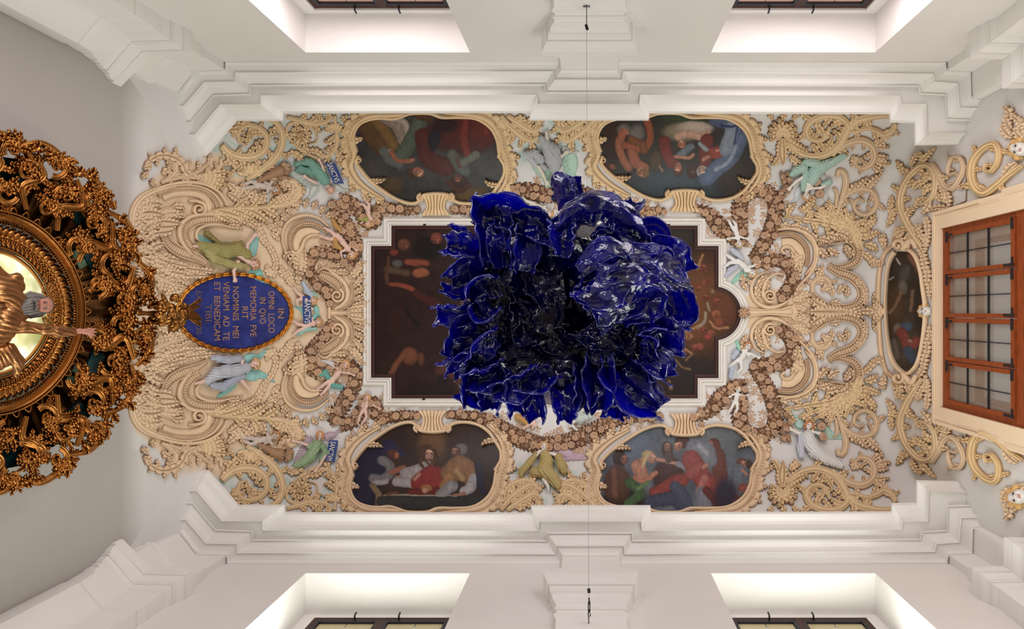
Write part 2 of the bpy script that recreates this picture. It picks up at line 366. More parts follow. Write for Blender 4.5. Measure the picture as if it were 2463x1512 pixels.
def side_window(idx, x0, x1, s):
    yf = s * 2.93; o = thing('window_%d' % idx, '', '', ((x0 + x1) / 2, yf, CZ + 2.9)); del o['label']; del o['category']; o['kind'] = 'structure'
    zt = CZ + 4.80; zb = ZS + 0.05; a, b = x0 + 0.12, x1 - 0.12; y0, y1 = sorted((yf, yf + s * 0.06)); xm = (a + b) / 2
    boxes('frame', [(a, a + .06, y0, y1, zb, zt), (b - .06, b, y0, y1, zb, zt), (a, b, y0, y1, zt - .06, zt), (a, b, y0, y1, zb, zb + .07), (a, b, y0, y1, CZ + 3.4, CZ + 3.49)], wood_d, o)
    yy = sorted((yf - s * .015, yf + s * 0.03))
    boxes('mullion', [(xm - .03, xm + .03, yy[0], yy[1], zb, zt - .03)], wood_d, o)
    boxes('plaster_rebate', [(x0, a, y0, y1 + .02, ZS, ZH), (b, x1, y0, y1 + .02, ZS, ZH), (x0, x1, y0, y1 + .02, zt, ZH)], plaster, o)
    g = g_pink if s < 0 else g_yel
    for c0, c1 in ((a + .06, xm - .03), (xm + .03, b - .06)):
        for k, (z0, z1) in enumerate(((CZ + 3.49, zt - .06), (zb + .07, CZ + 3.4))):
            cz = boxes('casement', [(c0, c0 + .03, yy[0], yy[1], z0, z1), (c1 - .03, c1, yy[0], yy[1], z0, z1), (c0, c1, yy[0], yy[1], z1 - .03, z1), (c0, c1, yy[0], yy[1], z0, z0 + .03)], iron, o)
            nz = 3
            for i in range(2):
                for j in range(nz):
                    p0 = c0 + .03 + (c1 - c0 - .06) * i / 2; p1 = c0 + .03 + (c1 - c0 - .06) * (i + 1) / 2
                    q0 = z0 + .03 + (z1 - z0 - .06) * j / nz; q1 = z0 + .03 + (z1 - z0 - .06) * (j + 1) / nz
                    boxes('pane', [(p0 + .004, p1 - .004, yf + s * .005, yf + s * .011, q0 + .004, q1 - .004)] if s > 0 else [(p0 + .004, p1 - .004, yf - .011, yf - .005, q0 + .004, q1 - .004)], g, cz)
    for xx in (c0 - .3, c0 + .12):
        V, Fc = tube([(xx, yf - s * .01, zt - .05), (xx, yf - s * .05, zt - .055), (xx, yf - s * .06, zt - .02)], .009); add('catch', V, Fc, iron, o)
n = 1
for s in (-1, 1):
    for a, b in WX: side_window(n, a, b, s); n += 1
# end window: chestnut casements, four panes wide, in a cream surround, second window behind
wood_r = mat_plain('chestnut_wood', lin(138, 66, 30), 0.45, 0.22, 9, stretch=(1, 1, 7))
cream_m = mat_plain('cream_surround', lin(232, 208, 178), 0.8, 0.03, 2, spec=0.2, bump=0.1)
sur = []
x0 = XR - 0.05
sur += [(x0, XR + .001, -1.14, EY0, EZ0 - .2, CZ + 5.67), (x0, XR + .001, EY1, 1.25, EZ0 - .2, CZ + 5.67), (x0, XR + .001, EY0, EY1, CZ + 5.56, CZ + 5.67), (x0, XR + .001, EY0, EY1, EZ0 - .2, EZ0)]
sur += [(x0 - .02, x0, -1.14, -1.10, CZ + 5.0, CZ + 5.67), (x0 - .02, x0, 1.21, 1.25, CZ + 5.0, CZ + 5.67), (x0 - .02, x0, -1.14, 1.25, CZ + 5.63, CZ + 5.67)]
sur += [(x0, XR + .001, -1.175, -1.138, EZ0 - .2, CZ + 4.74), (x0, XR + .001, 1.248, 1.285, EZ0 - .2, CZ + 4.74), (x0 - .008, x0 + .002, -1.09, -1.07, CZ + 4.76, CZ + 5.3), (x0 - .008, x0 + .002, 1.18, 1.20, CZ + 4.76, CZ + 5.3), (x0 - .008, x0 + .002, -1.12, -1.10, CZ + 3, CZ + 4.70), (x0 - .008, x0 + .002, 1.21, 1.23, CZ + 3, CZ + 4.70)]
boxes('trim_9', sur, cream_m, kind='structure')
def end_window():
    o = thing('window_5', '', '', (XR, 0.05, CZ + 4.5)); del o['label']; del o['category']; o['kind'] = 'structure'
    xa, xb = XR - .02, XR + .07; zt = EZ1; zm = CZ + 4.60
    y = [EY0 + .0, EY1]; 
    boxes('frame', [(xa, xb, EY0, EY0 + .055, EZ0, zt), (xa, xb, EY1 - .055, EY1, EZ0, zt), (xa, xb, EY0, EY1, zt - .055, zt), (xa, xb, EY0, EY1, zm - .11, zm), (xa, xb, EY0, EY1, EZ0, EZ0 + .08)], wood_r, o)
    ed = np.linspace(EY0 + .055, EY1 - .055, 5)
    gl = glass('pink_veiled_glass', lin(222, 196, 176), 0.04, 0.78)  # pinkish diffuse veil lightens the panes in place of light behind them
    for z0, z1, rows in ((zm, zt - .055, 2), (CZ + 2.9, zm - .11, 3), (EZ0 + .08, CZ + 2.9, 3)):
        for i in range(4):
            a, b = ed[i] + .004, ed[i + 1] - .004; xc0, xc1 = XR - .04, XR + .02; w = .045
            cz = boxes('casement', [(xc0, xc1, a, a + w, z0, z1), (xc0, xc1, b - w, b, z0, z1), (xc0, xc1, a, b, z1 - w, z1), (xc0, xc1, a, b, z0, z0 + w)], wood_r, o)
            for r in range(rows + 1):
                for k in range(2):
                    p0 = a + w + (b - a - 2 * w) * k / 2; p1 = a + w + (b - a - 2 * w) * (k + 1) / 2; q0 = z0 + w + (z1 - z0 - 2 * w) * r / (rows + 1); q1 = z0 + w + (z1 - z0 - 2 * w) * (r + 1) / (rows + 1)
                    boxes('pane', [(XR - .012, XR - .006, p0, p1, q0, q1)], gl, cz)
            bars = [(XR - .02, XR - .004, (a + b) / 2 - .004, (a + b) / 2 + .004, z0 + w, z1 - w)]
            for r in range(rows):
                q = z0 + w + (z1 - z0 - 2 * w) * (r + 1) / (rows + 1); bars.append((XR - .032, XR - .018, a + w * .4, b - w * .4, q - .008, q + .008))
            boxes('glazing_bar', bars, iron, cz)
            boxes('hinge', [(xc0 - .008, xc0, a - .006, a + .11, z1 - .05, z1 - .02), (xc0 - .008, xc0, a + .02, a + .045, z1 - .12, z1 - .02), (xc0 - .008, xc0, a - .006, a + .10, z0 + .012, z0 + .04), (xc0 - .008, xc0, b - .04, b - .015, z0 + .0, z0 + .12), (xc0 - .008, xc0, b - .1, b - .01, z0 + .012, z0 + .036)], iron, cz)
    # outer window behind, with its own brown frame in a plaster rebate
    xo = XR + .17; ya, yb, zo = -.78, .95, CZ + 5.34
    L = [(xo, xo + .05, ya, ya + .06, EZ0, zo), (xo, xo + .05, yb - .06, yb, EZ0, zo), (xo, xo + .05, ya, yb, zo - .08, zo), (xo, xo + .05, ya, yb, CZ + 3.9, CZ + 4.0), (xo, xo + .05, .06, .12, EZ0, zo)]
    boxes('outer_frame', L, mat_plain('weathered_wood', lin(140, 92, 60), 0.6, 0.2, 8, stretch=(1, 1, 6)), o)
    pale = mat_plain('pale_rebate', lin(226, 214, 204), .8, .03, 3)
    boxes('outer_rebate', [(xo, xo + .06, EY0, ya, EZ0, zt), (xo, xo + .06, yb, EY1, EZ0, zt), (xo, xo + .06, ya, yb, zo, zt)], pale, o)
    boxes('outer_glass', [(xo + .03, xo + .035, ya, yb, EZ0, zo - .05)], glass('frosted_glass', lin(206, 208, 188), 0.3, 0.45), o)
end_window()
# ------------------------------------------------------------------ relief ornament: ribbons, acanthus leaves, volutes
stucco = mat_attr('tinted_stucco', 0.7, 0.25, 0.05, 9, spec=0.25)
CREAM = A(lin(230, 203, 170)); CREAM2 = A(lin(230, 203, 162)); GROOVE_BROWN = A(lin(140, 102, 72)); BLACKD = A(lin(70, 52, 40))  # brown tint for leaf grooves, notches and ribbon edges
R = random.Random(7)
def mixc(a, b, t): t = A(t)[..., None]; return a * (1 - t) + b * t
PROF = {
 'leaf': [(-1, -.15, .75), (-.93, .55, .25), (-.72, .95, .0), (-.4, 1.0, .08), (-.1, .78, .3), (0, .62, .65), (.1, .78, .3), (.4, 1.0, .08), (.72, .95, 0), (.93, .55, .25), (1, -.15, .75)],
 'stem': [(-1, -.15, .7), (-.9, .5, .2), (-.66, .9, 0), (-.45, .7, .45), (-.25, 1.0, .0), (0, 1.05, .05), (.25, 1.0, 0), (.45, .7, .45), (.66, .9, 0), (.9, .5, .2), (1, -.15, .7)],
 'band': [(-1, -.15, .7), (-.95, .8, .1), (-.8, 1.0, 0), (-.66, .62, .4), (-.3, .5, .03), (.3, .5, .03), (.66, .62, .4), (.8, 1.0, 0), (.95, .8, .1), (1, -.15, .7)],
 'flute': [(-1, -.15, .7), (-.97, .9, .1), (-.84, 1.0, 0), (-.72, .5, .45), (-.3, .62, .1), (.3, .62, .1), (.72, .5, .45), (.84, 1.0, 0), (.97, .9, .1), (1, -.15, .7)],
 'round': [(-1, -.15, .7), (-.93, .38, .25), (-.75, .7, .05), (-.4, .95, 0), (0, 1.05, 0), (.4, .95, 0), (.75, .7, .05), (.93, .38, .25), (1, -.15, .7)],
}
def ribbon(path, w, h, prof='leaf', lobes=0, lobe=0.3, side=0, base=CREAM, dirt=GROOVE_BROWN, lift=0.0, flutes=0, n=None, fwd=0.5, dk=1.0):
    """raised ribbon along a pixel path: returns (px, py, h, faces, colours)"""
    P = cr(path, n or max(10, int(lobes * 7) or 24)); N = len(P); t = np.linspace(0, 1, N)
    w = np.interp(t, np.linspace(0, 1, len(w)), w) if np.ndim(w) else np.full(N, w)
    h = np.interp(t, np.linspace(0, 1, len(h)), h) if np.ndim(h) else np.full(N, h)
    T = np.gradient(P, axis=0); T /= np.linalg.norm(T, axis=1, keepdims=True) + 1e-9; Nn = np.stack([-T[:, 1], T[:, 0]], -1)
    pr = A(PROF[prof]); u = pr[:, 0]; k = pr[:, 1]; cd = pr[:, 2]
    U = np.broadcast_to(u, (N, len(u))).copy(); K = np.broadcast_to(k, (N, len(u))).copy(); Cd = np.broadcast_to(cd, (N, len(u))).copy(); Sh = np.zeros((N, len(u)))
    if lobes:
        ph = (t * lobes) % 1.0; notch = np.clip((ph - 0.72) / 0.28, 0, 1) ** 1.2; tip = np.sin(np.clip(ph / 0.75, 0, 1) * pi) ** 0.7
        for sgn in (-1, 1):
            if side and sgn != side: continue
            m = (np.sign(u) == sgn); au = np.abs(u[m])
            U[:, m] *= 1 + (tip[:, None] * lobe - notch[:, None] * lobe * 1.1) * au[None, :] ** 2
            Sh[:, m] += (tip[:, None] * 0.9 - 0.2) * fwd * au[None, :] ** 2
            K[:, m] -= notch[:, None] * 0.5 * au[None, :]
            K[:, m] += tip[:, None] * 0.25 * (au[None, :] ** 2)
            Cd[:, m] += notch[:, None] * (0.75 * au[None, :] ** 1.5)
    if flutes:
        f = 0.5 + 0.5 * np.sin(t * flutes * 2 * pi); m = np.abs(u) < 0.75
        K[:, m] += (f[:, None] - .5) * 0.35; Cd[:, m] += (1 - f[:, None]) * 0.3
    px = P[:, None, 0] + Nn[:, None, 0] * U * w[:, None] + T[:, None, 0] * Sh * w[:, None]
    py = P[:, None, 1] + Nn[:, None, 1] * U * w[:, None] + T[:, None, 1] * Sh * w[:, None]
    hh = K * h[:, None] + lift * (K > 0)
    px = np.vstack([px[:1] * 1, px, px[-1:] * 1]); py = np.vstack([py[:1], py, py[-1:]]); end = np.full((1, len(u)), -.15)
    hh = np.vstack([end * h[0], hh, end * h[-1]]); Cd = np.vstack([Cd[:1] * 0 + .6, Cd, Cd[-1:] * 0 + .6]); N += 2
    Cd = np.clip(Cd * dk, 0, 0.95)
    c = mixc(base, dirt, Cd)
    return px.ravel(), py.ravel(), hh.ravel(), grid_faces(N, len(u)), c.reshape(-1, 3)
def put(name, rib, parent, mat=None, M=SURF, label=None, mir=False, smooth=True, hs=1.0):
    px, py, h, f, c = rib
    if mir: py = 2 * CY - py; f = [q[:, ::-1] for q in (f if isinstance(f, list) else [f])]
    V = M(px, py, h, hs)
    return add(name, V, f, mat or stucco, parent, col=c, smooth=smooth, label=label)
def arc_path(x, y, ang, length, curl, n=7):
    P = [(x, y)]; s = length / (n - 1); a = ang
    for i in range(n - 1):
        a = ang + curl * ((i + .5) / (n - 1)) ** 1.3; P.append((P[-1][0] + s * math.cos(a), P[-1][1] + s * math.sin(a)))
    return P
def spiral(cx, cy, r0, a0, turns, d=1, r1=0.12, n=None):
    n = n or int(14 * turns) + 4; t = np.linspace(0, 1, n); r = r0 * (1 - t * (1 - r1)) ; a = a0 + d * t * turns * 2 * pi
    return np.stack([cx + r * np.cos(a), cy + r * np.sin(a)], -1)
class Orn:
    """one moulded ornament = one thing; its stems, leaves and volutes are parts"""
    def __init__(s, name, label, at, group=None, mir=False, M=SURF, mat=None, base=CREAM, dirt=GROOVE_BROWN, cat='ornament', hs=1.35, dk=1.3):
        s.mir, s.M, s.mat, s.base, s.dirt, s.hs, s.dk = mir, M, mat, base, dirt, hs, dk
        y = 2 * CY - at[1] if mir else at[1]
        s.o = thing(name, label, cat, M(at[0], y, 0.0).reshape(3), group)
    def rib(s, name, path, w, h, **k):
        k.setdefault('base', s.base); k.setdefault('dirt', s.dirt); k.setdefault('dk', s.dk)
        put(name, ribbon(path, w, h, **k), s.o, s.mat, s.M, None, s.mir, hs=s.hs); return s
    def leaf(s, x, y, ang, L, w, curl=0.8, h=None, lobes=None, name='leaf', **k):
        h = h or min(9, 2.5 + w * 0.55); lobes = lobes or max(3, int(L / 8.5)); curl = curl * 1.35
        return s.rib(name, arc_path(x, y, ang, L, curl), [w * .3, w * .8, w, w * .9, w * .55, w * .08], [h * .7, h, h * 1.05, h * 1.25, h * 1.1], prof='leaf', lobes=lobes, lobe=.45, **k)
    def stem(s, pts, w, h=5, leaves=0, L=22, lw=None, curl=1.0, sides=(1, -1), start=.12, end=.92, prof='stem', lobes=0, flutes=0, ang=0.55, name='stem', jit=.25, **k):
        P = cr(pts, 80); w_ = np.atleast_1d(A(w)); ww = np.interp(np.linspace(0, 1, 80), np.linspace(0, 1, max(2, len(w_))), w_ if len(w_) > 1 else [w_[0]] * 2)
        s.rib(name, pts, list(ww[::8]) + [ww[-1]], h, prof=prof, lobes=lobes, flutes=flutes, n=int(np.clip(np.linalg.norm(np.diff(P, axis=0), axis=1).sum() / 2.2, 16, 150)), **k)
        for i in range(leaves):
            t = start + (end - start) * (i + .5) / leaves; j = min(78, int(t * 79)); sd = sides[i % len(sides)]
            T = P[j + 1] - P[j]; a = math.atan2(T[1], T[0]); N = np.array([-T[1], T[0]]) / (np.linalg.norm(T) + 1e-9)
            q = P[j] + N * sd * ww[j] * .45; f = 1 + R.uniform(-jit, jit); sc = (ww[j] / ww.max()) ** .4
            s.leaf(q[0], q[1], a + sd * ang * (1 + R.uniform(-.3, .3)), 1.4 * L * f * sc, (lw or L * .3) * f * sc, sd * curl * (1 + R.uniform(-.4, .3)))
        return s
    def scroll(s, cx, cy, r, a0, turns=1.2, d=1, w=6, h=6, leaves=5, L=18, inner=True, prof='stem', flutes=0, lobes=0, r1=.15, out=1, **k):
        P = spiral(cx, cy, r, a0, turns, d, r1); s.stem([tuple(p) for p in P], [w, w * .95, w * .8, w * .6, w * .4], h, leaves, L, sides=(-out * d,), curl=1.2, end=.6, prof=prof, flutes=flutes, lobes=lobes, **k)
        if inner:
            s.rib('volute', [tuple(P[-1] + np.array([.1, 0])), (cx, cy), (cx + r * .12, cy + .5)], [w * .5, w * .62, w * .3], h * 1.25, prof='round')
        return s
    def shell(s, x, y, ang, r, n=7, spread=1.5, w=None):
        w = w or r * spread / n * .62
        for i in range(n):
            a = ang + spread * (i / (n - 1) - .5) * 2 * .5
            s.rib('shell_lobe', [(x + r * .15 * math.cos(a), y + r * .15 * math.sin(a)), (x + r * .6 * math.cos(a), y + r * .6 * math.sin(a)), (x + r * math.cos(a), y + r * math.sin(a))], [w * .2, w * .7, w, w * .3], [3, 5, 6, 3], prof='round', n=9)
        return s
def pair(fn):
    """build an ornament above the middle line and its mirror image below it"""
    fn(False, 'upper'); fn(True, 'lower')
# ------------------------------------------------------------------ stucco around the plaque (altar end)
def rl(a, b, n, f): return [f(t) for t in np.linspace(a, b, n)]
def left_side(mir, hv):
    ab = 'below' if mir else 'above'; G = lambda g: g
    k = dict(mir=mir)
    R.seed(11)
    o = Orn('acanthus_plume', 'curling cream acanthus plume at the outer tip %s the great C-scroll' % ab, (410, 410), **k)
    o.stem([(470, 428), (445, 415), (436, 395), (418, 380), (388, 373), (362, 382), (346, 402)], [5, 8, 9, 9, 7, 4], 7, 9, 17, sides=(-1, 1), curl=1.0, prof='leaf', lobes=9)
    o.stem([(386, 440), (405, 428), (420, 412), (418, 395), (404, 390)], [5, 7, 6, 4], 6, 6, 15, sides=(1, -1))
    o.stem([(395, 436), (440, 424), (470, 415), (490, 400), (505, 388), (508, 377)], [5, 6, 5, 3], 6, 7, 17, sides=(-1, 1))
    o.stem([(440, 428), (480, 424), (510, 416), (528, 400), (530, 380)], [5, 7, 6, 4], 6, 6, 18, sides=(-1, 1))
    for a, b, c, L in ((360, 395, 2.3, 22), (352, 412, 2.0, 22), (368, 428, 1.7, 20), (390, 420, -1.2, 24)): o.leaf(a, b, c, L, 7, .8)
    o = Orn('acanthus_frond', 'broad ochre acanthus frond pointing from the plume to the cherub %s the plaque' % ('below' if mir else 'above'), (530, 420), base=CREAM2, **k)
    for i, a in enumerate((-.35, -.1, .12, .32)): o.leaf(478, 428, a, 76 - 4 * i, 9, .25, h=7, lobes=7)
    o.leaf(470, 430, .3, 60, 7, .3); o.leaf(545, 425, -.6, 26, 6, -.6)
    o = Orn('great_scroll', 'great cream C-scroll with beaded rim on the %s side of the plaque' % hv, (450, 470), **k)
    o.rib('rim', [(360, 466), (385, 450), (420, 441), (455, 438), (492, 444), (522, 460), (538, 482), (542, 494)], [3, 4, 5, 5, 4, 3], 8, prof='round')
    o.rib('rim', [(372, 462), (400, 450), (440, 445), (480, 449), (510, 464), (527, 487), (530, 498)], [2, 3, 3, 3, 2], 7, prof='round')
    o.rib('beaded_band', [(378, 469), (405, 457), (440, 452), (478, 455), (504, 468), (519, 487), (521, 499)], [4, 6, 6, 6, 5], 6.5, prof='flute', flutes=42, n=160)
    o.rib('band', [(390, 476), (415, 466), (445, 463), (475, 467), (495, 480), (503, 496), (500, 510)], [9, 10, 10, 11, 10, 6], 4.5, prof='round')
    P = spiral(474, 503, 17, -.9, 1.55, 1, .2); o.rib('volute', [(450, 483), (470, 484)] + [tuple(p) for p in P], [3, 5, 4.5, 4, 3, 2], 9, prof='round', n=60)
    o.rib('volute', [(474.1, 503), (475, 504), (475.5, 504)], [4, 5, 4], 10, prof='round', n=8)
    o = Orn('acanthus_border', 'long leafy border curling round the outer edge of the %s great scroll' % hv, (335, 560), **k)
    o.stem([(420, 446), (370, 460), (335, 480), (318, 510), (315, 545)], [6, 9, 10, 9, 8], 7, 9, 26, sides=(-1,), curl=.9, start=.3, end=1, prof='stem')
    o.stem([(316, 535), (320, 575), (333, 612), (352, 645), (385, 672), (430, 688)], [8, 10, 11, 10, 8, 6], 6, 12, 30, sides=(-1, 1), curl=1.1)
    o = Orn('acanthus_leaves', 'overlapping leaves inside the outer border of the %s great scroll' % hv, (350, 540), **k)
    for (x, y, a, L, w, c) in ((330, 500, -.55, 56, 11, .7), (328, 515, -.3, 60, 11, .6), (332, 530, -.15, 50, 10, .5), (340, 560, -1.0, 52, 11, .8), (345, 585, -1.1, 50, 10, .9), (352, 610, -1.1, 48, 10, 1.0), (370, 635, -1.0, 44, 9, .9), (322, 545, 1.1, 50, 9, -.5), (330, 580, .9, 50, 9, -.5)):
        o.leaf(x, y, a, L, w, c)
    o = Orn('acanthus_branch', 'leafy branch filling the hollow of the %s great scroll' % hv, (400, 520), **k)
    o.stem([(365, 575), (360, 548), (366, 525), (385, 510), (410, 500)], [6, 9, 10, 8, 5], 7, 5, 22, sides=(1,), curl=-.5)
    for (x, y, a, L, w, c) in ((372, 520, -.25, 66, 9, .2), (372, 532, .0, 60, 9, .2), (370, 545, .1, 50, 9, -.3), (368, 560, .05, 48, 9, -.4), (410, 500, -.5, 34, 7, 1.0), (388, 512, .0, 55, 8, .4)): o.leaf(x, y, a, L, w, c)
    o = Orn('fluted_scroll', 'fluted shell-like scroll curling behind the %s' % ('grey angel' if mir else 'olive angel'), (470, 560), **k)
    o.rib('rim', [(590, 530), (560, 520), (520, 515), (480, 516), (448, 524), (430, 542), (427, 565), (438, 590), (458, 612)], [3, 4, 5, 5, 5, 4, 3], 8, prof='round')
    o.rib('fluted_band', [(575, 537), (545, 530), (505, 527), (470, 531), (448, 545), (443, 566), (455, 590), (478, 606)], [8, 10, 12, 12, 11, 9], 5.5, prof='flute', flutes=34, n=170)
    o.rib('rim', [(560, 548), (530, 541), (500, 541), (478, 548), (468, 560), (472, 578), (490, 585)], [2, 3, 4, 4, 3, 2], 8, prof='round')
    for (x, y, a, L, w, c) in ((540, 520, .2, 46, 7, .5), (565, 524, .1, 40, 7, .8), (590, 532, .2, 36, 7, .9), (545, 545, -.2, 40, 6, .6), (575, 520, -.3, 36, 6, .9)): o.leaf(x, y, a, L, w, c)
    o = Orn('fluted_scroll', 'rippled band sweeping under the %s towards the plaque' % ('grey angel' if mir else 'olive angel'), (430, 610), **k)
    o.rib('fluted_band', [(388, 545), (395, 572), (412, 594), (438, 608), (470, 619), (495, 634)], [5, 10, 13, 13, 11, 6], 6, prof='flute', flutes=26, n=150)
    for (x, y, a, L, w, c) in ((352, 600, .9, 60, 10, -.6), (366, 622, .8, 60, 10, -.6), (385, 640, .6, 60, 10, -.5), (410, 650, .45, 60, 9, -.4), (440, 655, .25, 60, 8, -.2), (400, 628, .4, 55, 8, -.3), (430, 640, .3, 55, 8, -.2), (380, 606, .7, 50, 9, -.5), (470, 650, .0, 46, 7, .2)): o.leaf(x, y, a, L, w, c)
    o = Orn('acanthus_fan', 'low fan of leaves spreading from the plaque rim towards the altar frame, %s' % ('lower one' if mir else 'upper one'), (400, 700), dk=1.0, **k)
    for (x, y, a, L, w, c) in ((448, 694, -2.9, 80, 8, .5), (446, 698, -3.1, 84, 8, .3), (440, 704, 3.05, 80, 8, -.3), (436, 712, 2.9, 66, 8, -.5), (430, 720, 2.6, 50, 7, -.6), (460, 685, -2.7, 70, 8, .5), (430, 676, -2.6, 60, 8, .5), (415, 668, -2.5, 56, 8, .5)): o.leaf(x, y, a, L, w, c, h=4)
    o = Orn('acanthus_bough', 'long horizontal leafy bough from the %s great scroll to the horn cherub' % hv, (600, 500), base=CREAM2, **k)
    o.stem([(488, 514), (530, 504), (580, 501), (630, 499), (675, 492), (706, 478), (722, 458)], [4, 6, 6, 6, 6, 5, 4], 7, 0)
    for (x, y, a, L, w, c) in ((505, 510, .25, 52, 9, .5), (530, 508, .15, 60, 9, .4), (560, 505, .2, 60, 9, .5), (590, 503, .25, 66, 10, .6), (630, 502, .3, 50, 9, .5), (560, 500, -.4, 44, 8, -.6), (600, 498, -.5, 46, 8, -.9), (640, 496, -.3, 40, 8, -.9), (670, 490, -.9, 30, 7, -.9), (690, 484, .4, 40, 8, -.9), (712, 472, -.5, 34, 8, -.9), (715, 466, -1.1, 28, 7, -.7)): o.leaf(x, y, a, L, w, c)
    o = Orn('leafy_scroll', 'C-shaped leafy scroll curling round the feet of the cherub with the horn, %s the plaque' % ab, (690, 460), **k)
    o.stem([(640, 428), (680, 428), (708, 438), (721, 458), (714, 478), (690, 492), (655, 499)], [4, 6, 8, 8, 8, 7, 5], 7, 10, 24, sides=(1,), curl=1.2, prof='stem')
    for (x, y, a, L, w, c) in ((560, 470, -.5, 40, 9, -.9), (575, 478, -.3, 44, 9, -.9), (555, 450, .4, 40, 9, .7), (545, 440, .6, 46, 9, .5), (580, 440, .8, 36, 8, .5), (545, 465, .3, 40, 9, .6), (600, 485, -.7, 34, 8, -1.1), (625, 490, -.9, 34, 8, -.9)): o.leaf(x, y, a, L, w, c)
    o = Orn('acanthus_bough', 'broad S-shaped stem rising from the cherub to the cornice corner, %s half' % hv, (660, 360), base=CREAM2, **k)
    o.stem([(592, 434), (625, 410), (655, 386), (676, 352), (678, 318), (664, 294), (640, 284)], [7, 9, 11, 11, 10, 8, 5], 7, 8, 20, sides=(-1, 1), curl=1.2)
    o.shell(600, 424, -1.5, 34, 8, 2.6)
    o = Orn('leafy_rosette', 'dense leafy spiral tucked under the chamfered cornice corner, %s half' % hv, (600, 335), base=CREAM2, **k)
    o.stem([(532, 348), (552, 368), (582, 378), (615, 374), (638, 354), (640, 326), (622, 306), (594, 300), (574, 314), (574, 338), (592, 348)], [8, 10, 11, 11, 10, 9, 8, 7, 6, 5, 3], 8, 15, 22, sides=(-1, 1), curl=1.2)
    for (x, y, a, L, w, c) in ((560, 330, -1.2, 30, 7, 1), (545, 315, -.6, 36, 8, .9), (560, 300, -.3, 36, 8, .8), (590, 345, -.9, 28, 7, -1), (600, 330, -.5, 24, 6, -1), (630, 385, .5, 24, 7, .8), (605, 392, .9, 22, 6, .8), (530, 352, .9, 40, 8, -.5), (545, 370, 1.2, 44, 9, -.7), (560, 380, 1.4, 36, 8, -.6)): o.leaf(x, y, a, L, w, c)
    o = Orn('flower_scroll', 'ring-shaped scroll with a ragged flower inside, %s half next to the cornice break' % hv, (722, 330), base=CREAM2, **k)
    o.stem([(790, 372), (760, 378), (728, 362), (703, 340), (690, 318), (694, 300), (715, 293), (745, 302), (762, 322), (760, 340), (742, 346)], [4, 5, 5, 4, 4, 4, 4, 3.5, 3, 3, 2], 5, 4, 16, sides=(-1,), curl=1)
    for i in range(9): o.leaf(724, 326, i * 2 * pi / 9 + .2, 28 + 4 * (i % 2), 8, .5, h=6)
    for i in range(5): o.leaf(724, 324, i * 2 * pi / 5, 14, 5, .3, h=10, name='petal')
    o = Orn('acanthus_spray', 'spray of leaves hanging from the cornice edge beside the %s %s painting' % (hv, 'supper' if mir else 'red-robed'), (760, 300), base=CREAM2, **k)
    o.stem([(690, 280), (720, 288), (755, 296), (785, 290), (800, 276)], [5, 7, 8, 7, 5], 7, 8, 20, sides=(1, -1), curl=1)
    o.stem([(806, 276), (808, 305), (812, 335), (805, 360), (785, 375), (765, 374)], [4, 5, 6, 6, 5, 4], 6, 9, 22, sides=(1, -1), curl=1)
    o.shell(806, 318, -1.57, 26, 7, 2.4)
    for (x, y, a, L, w, c) in ((725, 352, .4, 30, 7, .8), (700, 365, .3, 40, 8, .7), (740, 362, -.2, 34, 7, .6), (690, 372, -.5, 30, 7, .5), (820, 290, -.9, 24, 6, .5), (830, 300, 1.2, 40, 7, .4), (822, 370, 2.2, 30, 6, -.9)): o.leaf(x, y, a, L, w, c)
    # inner ring of scrolls round the central picture
    o = Orn('toothed_scroll', 'cream C-scroll with a toothed rim holding up the cherub in %s' % ('teal drapery' if mir else 'ochre loincloth'), (735, 560), **k)
    o.rib('rim', [(688, 612), (678, 580), (682, 548), (702, 526), (735, 517), (765, 524), (792, 545)], [2.5, 4, 5, 5, 4, 3], 9, prof='round')
    o.rib('toothed_band', [(703, 608), (697, 580), (703, 556), (722, 540), (748, 537), (775, 548), (790, 560)], [4, 6, 7, 7, 6, 4], 8, prof='flute', flutes=30, n=150)
    o.rib('band', [(712, 604), (713, 582), (724, 562), (745, 556), (768, 560)], [7, 11, 13, 11, 6], 5, prof='round')
    o.rib('volute', [(700, 604), (712, 610), (725, 596), (732, 578), (748, 566), (775, 566)], [5, 7, 6, 5, 4, 2], 9, prof='round')
    for i, (x, y) in enumerate(((690, 530), (700, 514), (716, 504), (734, 500), (752, 503), (768, 511), (782, 523), (672, 560), (672, 545))): o.leaf(x, y, -2.6 + i * .32 if i < 7 else -2.4, 24, 7, .8)
    o = Orn('acanthus_clasp', 'bold acanthus clasp at the foot of the toothed scroll, %s half' % hv, (705, 630), **k)
    for (x, y, a, L, w, c) in ((724, 606, 2.6, 46, 10, -.4), (724, 606, 2.1, 44, 11, -.2), (722, 612, 1.7, 50, 12, .1), (724, 620, 1.3, 44, 10, .5), (730, 600, 1.5, 66, 8, .3), (700, 608, 3.0, 26, 8, -.9)): o.leaf(x, y, a, L, w, c, h=10)
    o = Orn('acanthus_sprays', 'light leaf sprays between the %s angel wings and the toothed scroll' % ('grey-robed' if mir else 'olive-robed'), (650, 600), dk=1.1, **k)
    for (x, y, a, L, w, c) in ((600, 530, .5, 46, 8, .6), (608, 545, .6, 50, 8, .5), (620, 565, .7, 46, 7, .4), (640, 585, .9, 46, 7, .3), (655, 605, 1.2, 44, 7, .2), (660, 630, 1.5, 40, 7, .3), (650, 560, .3, 30, 7, .9), (640, 540, .2, 30, 7, .9), (662, 545, .5, 26, 6, .9), (640, 640, 1.2, 36, 7, -.8), (655, 665, -2.4, 34, 8, .6), (690, 668, -2.5, 36, 8, .9), (705, 690, -2.0, 36, 8, -.6), (690, 650, 1.0, 34, 8, .5), (715, 655, 1.3, 30, 8, .5)): o.leaf(x, y, a, L, w, c, h=4)
